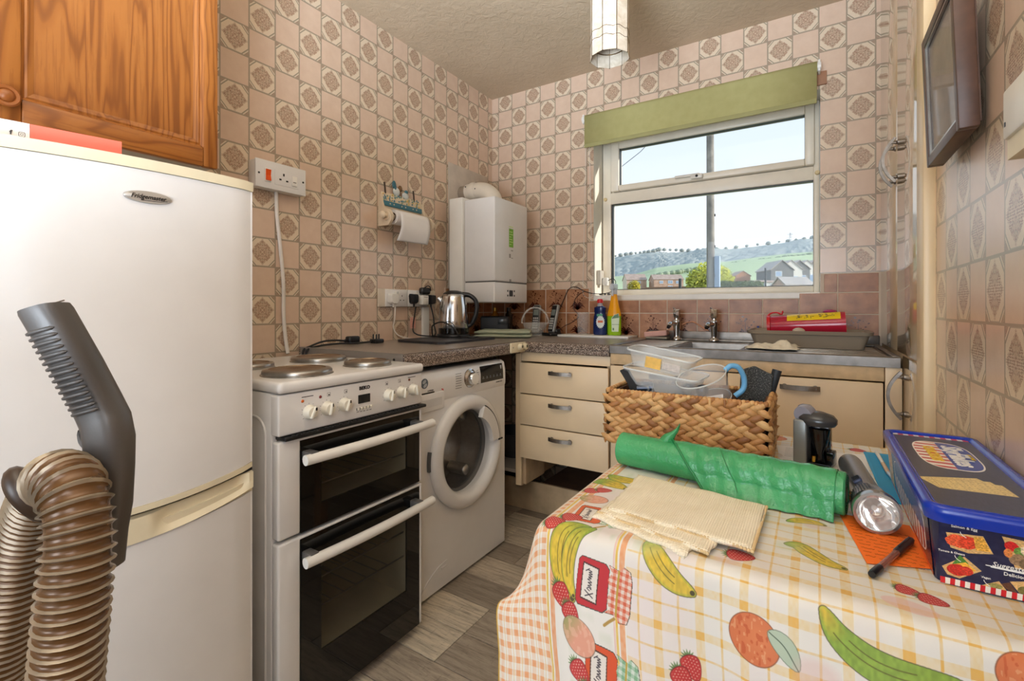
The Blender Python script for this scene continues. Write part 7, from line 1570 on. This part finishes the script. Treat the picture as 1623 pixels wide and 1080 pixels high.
# ================================================================== OUTSIDE, THROUGH THE WINDOW
def V3(*a): return Vector(a)
GRASS = NT('verge_grass'); vv = GRASS.obj(); GRASS.P(Base_Color=GRASS.ramp(GRASS.noise(vv, .4, 4), [(.3, (120, 128, 96)), (.7, (150, 152, 118))]), Roughness=.9); GRASS = GRASS.m
g = G(); g.grid(lambda u, v: (-260+520*u, .30+260*v, -.45+.0415*(260*v)), 8, 12); struct(g.build('ground', GRASS, None, 0))
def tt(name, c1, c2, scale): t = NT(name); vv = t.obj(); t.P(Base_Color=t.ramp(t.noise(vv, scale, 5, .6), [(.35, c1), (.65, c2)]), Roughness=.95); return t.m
ridge = [(-760, 700, 70), (-560, 790, 84), (-420, 820, 90), (-330, 852, 93), (-290, 878, 102), (-245, 906, 107), (-230, 916, 105), (-200, 935, 107), (-170, 954, 114), (-130, 979, 112), (-89, 1005, 117), (-49, 1030, 124), (-19, 1049, 131), (11, 1068, 133), (120, 1120, 140), (320, 1180, 150), (560, 1200, 150)]
ftop = [(-420, 390, 24), (-310, 437, 28), (-233, 455, 31), (-183, 472, 33.6), (-160, 486, 36), (-138, 500, 43.5), (-130, 506, 45), (-110, 518, 48), (-92, 529, 49.5), (-77, 539, 50), (-49, 557, 54.7), (-21, 575, 58.7), (-4, 584, 60), (7, 592, 61), (70, 625, 66), (180, 660, 72), (320, 670, 74)]
lowp = [(x*.42, y*.42, 9.5) for x, y, z in ftop]
def lerp_rows(A, B, nv, seed, amp, name, mat, sub=6):
    g = G(); R = random.Random(seed); A = [Vector(p) for p in A]; B = [Vector(p) for p in B]; n = len(A)-1
    def f(u, v):
        s = u*n; i = min(n-1, int(s)); q = s-i; a = A[i].lerp(A[i+1], q); b = B[i].lerp(B[i+1], q); p = a.lerp(b, v)
        return (p.x, p.y, p.z+amp*(R.random()-.3)*(1 if 0 < v else 0))
    g.grid(f, n*sub, nv); return struct(g.build(name, mat, None, 180))
lerp_rows(lowp, ftop, 14, 1, .0, 'hill_1', tt('hazed_field', (170, 184, 140), (186, 198, 154), .012))  # distance haze put into the field's paler colour
lerp_rows(ftop, ridge, 34, 2, 3.0, 'hill_2', tt('hazed_wood', (160, 165, 160), (172, 176, 170), .03), 10)  # wood greyed and paled, the haze is in its colour
# hedgerows across the fields and tree line on the skyline
def blob_row(name, label, P, n, r, mat, seed, cat='hedgerow'):
    R = random.Random(seed); g = G(); P = [Vector(p) for p in P]
    for k in range(n):
        s = k/(n-1)*(len(P)-1); i = min(len(P)-2, int(s)); p = P[i].lerp(P[i+1], s-i); bm = bmesh.new(); bmesh.ops.create_icosphere(bm, subdivisions=1, radius=1); rr_ = r*R.uniform(.6, 1.35)
        for v in bm.verts: v.co = Vector((v.co.x*rr_*1.3, v.co.y*rr_, v.co.z*rr_))*R.uniform(.85, 1.15)+p
        g.merge(bm)
    return tag(g.build(name, mat, None, 60), label, cat, kind='stuff')
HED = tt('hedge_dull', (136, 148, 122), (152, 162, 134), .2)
blob_row('hedgerow', 'dark hedgerow strip crossing the pale green hillside fields', [(-92, 330, 24), (-70, 345, 28), (-50, 352, 28)], 26, 1.6, HED, 3)
blob_row('hedgerow', 'longer hedgerow higher on the green hillside, right of the pole', [(-70, 500, 43), (-20, 520, 49), (10, 540, 53)], 40, 2.6, HED, 4)
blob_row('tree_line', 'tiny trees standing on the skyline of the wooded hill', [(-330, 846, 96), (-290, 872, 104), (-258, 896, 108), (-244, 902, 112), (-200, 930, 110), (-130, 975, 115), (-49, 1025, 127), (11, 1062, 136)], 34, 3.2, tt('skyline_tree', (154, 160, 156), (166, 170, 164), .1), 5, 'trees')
# pylon on the skyline
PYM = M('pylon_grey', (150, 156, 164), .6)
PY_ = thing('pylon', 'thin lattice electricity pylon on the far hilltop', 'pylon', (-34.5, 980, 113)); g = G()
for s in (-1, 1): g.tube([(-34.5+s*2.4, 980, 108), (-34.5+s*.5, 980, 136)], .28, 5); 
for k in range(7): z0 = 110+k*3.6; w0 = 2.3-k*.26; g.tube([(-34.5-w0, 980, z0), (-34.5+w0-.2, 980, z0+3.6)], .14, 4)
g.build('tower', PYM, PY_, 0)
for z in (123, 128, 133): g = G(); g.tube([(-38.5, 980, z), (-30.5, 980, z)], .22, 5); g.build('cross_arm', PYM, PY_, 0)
# utility pole with its grey casing and a wire
PL = thing('utility_pole', 'tall grey wooden utility pole standing outside the window', 'pole', (-1.86, 18.76, .3)); g = G(); g.cyl((-1.86, 18.76, .2), (-1.90, 18.76, 11), .165, .14, 18); g.build('shaft', tt('pole_wood', (120, 116, 112), (156, 150, 142), 2.2), PL, 40); g = G(); g.box((-1.70, 18.60, .2), (-1.50, 18.85, 3.25), .02); g.build('cable_casing', M('casing_blue', (150, 166, 188), .5), PL); g = G()
for z in (2.4, 3.6, 4.9): g.box((-1.70, 18.60, z), (-1.66, 18.64, z+.1))
g.build('pole_step', DARK, PL, 0)
tag(G().tube([(-2.06, 18.9, 10.6), (-6.5, 24, 9.9), (-13, 31, 9.6), (-40, 60, 12.5)], .018, 5).build('overhead_wire', M('wire_grey', (90, 96, 104), .6)), 'thin overhead wire crossing the top left of the window view', 'wire')
for x, y, z0, z1, lb in ((-1.76, 12.9, .2, 2.02, 'thin dark fence post outside, left of the utility pole'), (-.36, 25.6, .5, 3.2, 'thin dark post outside in front of the terraced houses')): tag(G().cyl((x, y, z0), (x, y, z1), .045, n=10).build('fence_post', M('post_dark', (60, 64, 66), .7)), lb, 'post')
# leafy clumps
def leaf_cloud(centers, n, size, seed):
    R = random.Random(seed); g = G()
    for k in range(n):
        c, r = R.choice(centers); d = Vector((R.gauss(0, 1), R.gauss(0, 1), R.gauss(0, 1))).normalized()*(R.random()**.4); p = Vector(c)+Vector((d.x*r[0], d.y*r[1], d.z*r[2])); a = Vector((R.gauss(0, 1), R.gauss(0, 1), R.gauss(0, 1))).normalized()*size*R.uniform(.6, 1.3); b = a.orthogonal().normalized()*size*R.uniform(.4, .9)
        g.add([p-a, p-b, p+a, p+b], [(0, 1, 2, 3)])
    return g
BU = thing('tree', 'bright yellow green spring tree behind the utility pole', 'tree', (-11.5, 71.6, 2.6)); g = leaf_cloud([((-11.3, 71.6, 5.6), (2.6, 2, 2.3)), ((-13.0, 70.8, 4.8), (1.3, 1.4, 1.9)), ((-9.6, 72.8, 5.0), (1.7, 1.6, 2.2)), ((-11.0, 71.4, 4.0), (3.0, 2, 1.5))], 3600, .24, 6); tag(g.build('foliage', tt('spring_leaf', (176, 182, 60), (206, 204, 96), .6), BU, 0, fix=False), kind='stuff'); g = G(); g.cyl((-11.5, 71.6, 2.4), (-11.4, 71.6, 5.0), .25, .12, 10); g.build('trunk', M('trunk_brown', (92, 74, 56), .9), BU)
tag(leaf_cloud([((-36.5, 115.1, 6.6), (1.6, 1.4, 1.6))], 500, .3, 7).build('bush', tt('gold_leaf', (172, 156, 50), (196, 186, 70), .5), None, 0, fix=False), 'small golden bush in front of the far left house', 'bush')
tag(leaf_cloud([((-6.4+.37*k, 51.2+.24*k, 3.35), (.5, .5, .62)) for k in range(10)], 1900, .16, 8).build('hedge', tt('hedge_leaf', (72, 88, 54), (98, 112, 70), 1.2), None, 0, fix=False), 'dark clipped hedge right of the utility pole outside', 'hedge')
tag(leaf_cloud([((-9.6, 101, 5.6), (1.3, 1, .8)), ((-8.2, 102, 5.4), (.8, .8, .6))], 500, .2, 9).build('bush', tt('pale_leaf', (150, 160, 96), (176, 184, 120), 1.0), None, 0, fix=False), 'pale green bush beside the low white annex outside', 'bush')
RTILE = tt('roof_tile', (158, 136, 124), (178, 156, 142), .9); BRK1 = tt('house_brick', (176, 142, 122), (198, 166, 146), .8); RENDER = M('cream_render', (226, 208, 186), .8); WINP = M('far_glass', (150, 170, 196), .2); WINF = M('far_frame', (232, 234, 236), .6)
def house(name, label, o, yaw, w, d, he, hr, wall, gable, roofm, wins, over=.25):
    """gabled block: front wall along local x, gable ends at x=0 and x=w"""
    T = thing(name, label, 'house', o, rz=yaw)
    g = G(); g.box((0, 0, -1.5), (w, d, he)); g.build('walls', wall, T, 0)
    for x, k in ((-.02, 0), (w+.02, 1)): g = G(); g.prism([(0, -1.5), (d, -1.5), (d, he), (d/2, hr), (0, he)], (x-.03, 0, 0), (0, 1, 0), (0, 0, 1), (.06, 0, 0)); g.build('gable_wall', gable, T, 0)
    th = .16
    for s in (0, 1):
        y0, y1 = (-over, d/2) if s == 0 else (d+over, d/2); g = G(); za = he-(hr-he)*over/(d/2); g.prism([(y0, za), (y1, hr), (y1, hr+th), (y0, za+th)], (-over, 0, 0), (0, 1, 0), (0, 0, 1), (w+2*over, 0, 0)); g.build('roof_slope', roofm, T, 0)
    for (x, z, ww, hh_, fc) in wins:
        if fc == 'f': g = G(); g.box((x, -.07, z), (x+ww, -.01, z+hh_)); f_ = g.build('window', WINF, T, 0); g = G(); g.box((x+.1, -.09, z+.1), (x+ww/2-.05, -.06, z+hh_-.1)); g.box((x+ww/2+.05, -.09, z+.1), (x+ww-.1, -.06, z+hh_-.1)); g.build('pane', WINP, f_, 0)
        else: g = G(); g.box((w+.05, x, z), (w+.10, x+ww, z+hh_)); f_ = g.build('window', WINF, T, 0); g = G(); g.box((w+.09, x+.1, z+.1), (w+.12, x+ww-.1, z+hh_-.1)); g.build('pane', WINP, f_, 0)
    return T
house('house', 'far brick house with cream gable end, leftmost through the window', (-59.5, 177.3, 8.4), math.radians(32), 7.6, 7.0, 3.8, 6.1, BRK1, RENDER, RTILE, [(1.2, 2.2, 1.3, 1.1, 'f'), (4.0, 2.2, 1.3, 1.1, 'f'), (4.0, .2, 1.4, 1.2, 'f')])
house('house', 'far brick house with brown tiled roof between the gold bush and the pole', (-49.5, 179.0, 8.4), math.radians(31), 11.0, 7.0, 3.7, 5.6, BRK1, BRK1, RTILE, [(2.0, 2.1, 1.4, 1.1, 'f'), (5.2, 2.1, 1.8, 1.2, 'f'), (8.2, 2.1, 1.4, 1.1, 'f'), (5.2, .1, 1.8, 1.2, 'f')])
house('house', 'small far house with orange brown gable, just right of the yellow tree', (-21.0, 160.5, 8.0), math.radians(-58), 5.0, 4.4, 3.0, 4.4, BRK1, tt('orange_brick', (176, 130, 104), (196, 150, 122), .8), RTILE, [])
DKW = tt('dark_cladding', (112, 112, 112), (130, 128, 126), .7); TER = tt('terrace_roof', (164, 156, 150), (184, 174, 166), .6)
tdir = Vector((.30, 1.0, 0)).normalized()
for k in range(5):
    o = Vector((-10.2, 128.5, 6.2))+Vector((1.55, 8.2, .62))*k
    lb = ('nearest dark gabled terraced house through the window', 'second terraced house of the stepped row outside', 'third terraced house of the stepped row outside', 'fourth terraced house of the stepped row outside', 'farthest terraced house of the stepped row outside')[k]
    house('terraced_house', lb, tuple(o), math.radians(-58-0), 6.6, 5.2, 3.9, 6.0, DKW, tt('white_front', (206, 202, 196), (222, 218, 210), .6) if k % 2 else DKW, TER, [(1.0, 2.3, 1.5, 1.2, 's'), (1.0, .3, 1.6, 1.3, 's'), (3.0, .2, 1.2, 2.0, 's')])['group'] = 'stepped terrace outside'
AN = house('annex', 'low white annex with small windows in front of the terraced houses', (-8.5, 109.0, 4.8), math.radians(32), 4.6, 3.0, 1.75, 2.1, M('annex_white', (222, 222, 220), .7), WINF, RTILE, [(.4, .75, 1.7, .75, 'f'), (2.9, .1, 1.0, 1.4, 'f')])
house('garage', 'low grey roofed outbuilding at the right edge of the window view', (-1.2, 66.5, 3.0), math.radians(32), 3.2, 3.0, 1.1, 2.0, BRK1, BRK1, TER, [(.8, .3, 1.1, .6, 'f')])
tag(G().box((-44, 150, 6.5), (-14, 150.3, 7.9), 0).build('garden_fence', M('fence_brown', (150, 116, 92), .8)), 'long brown garden fence far behind the yellow tree', 'fence')
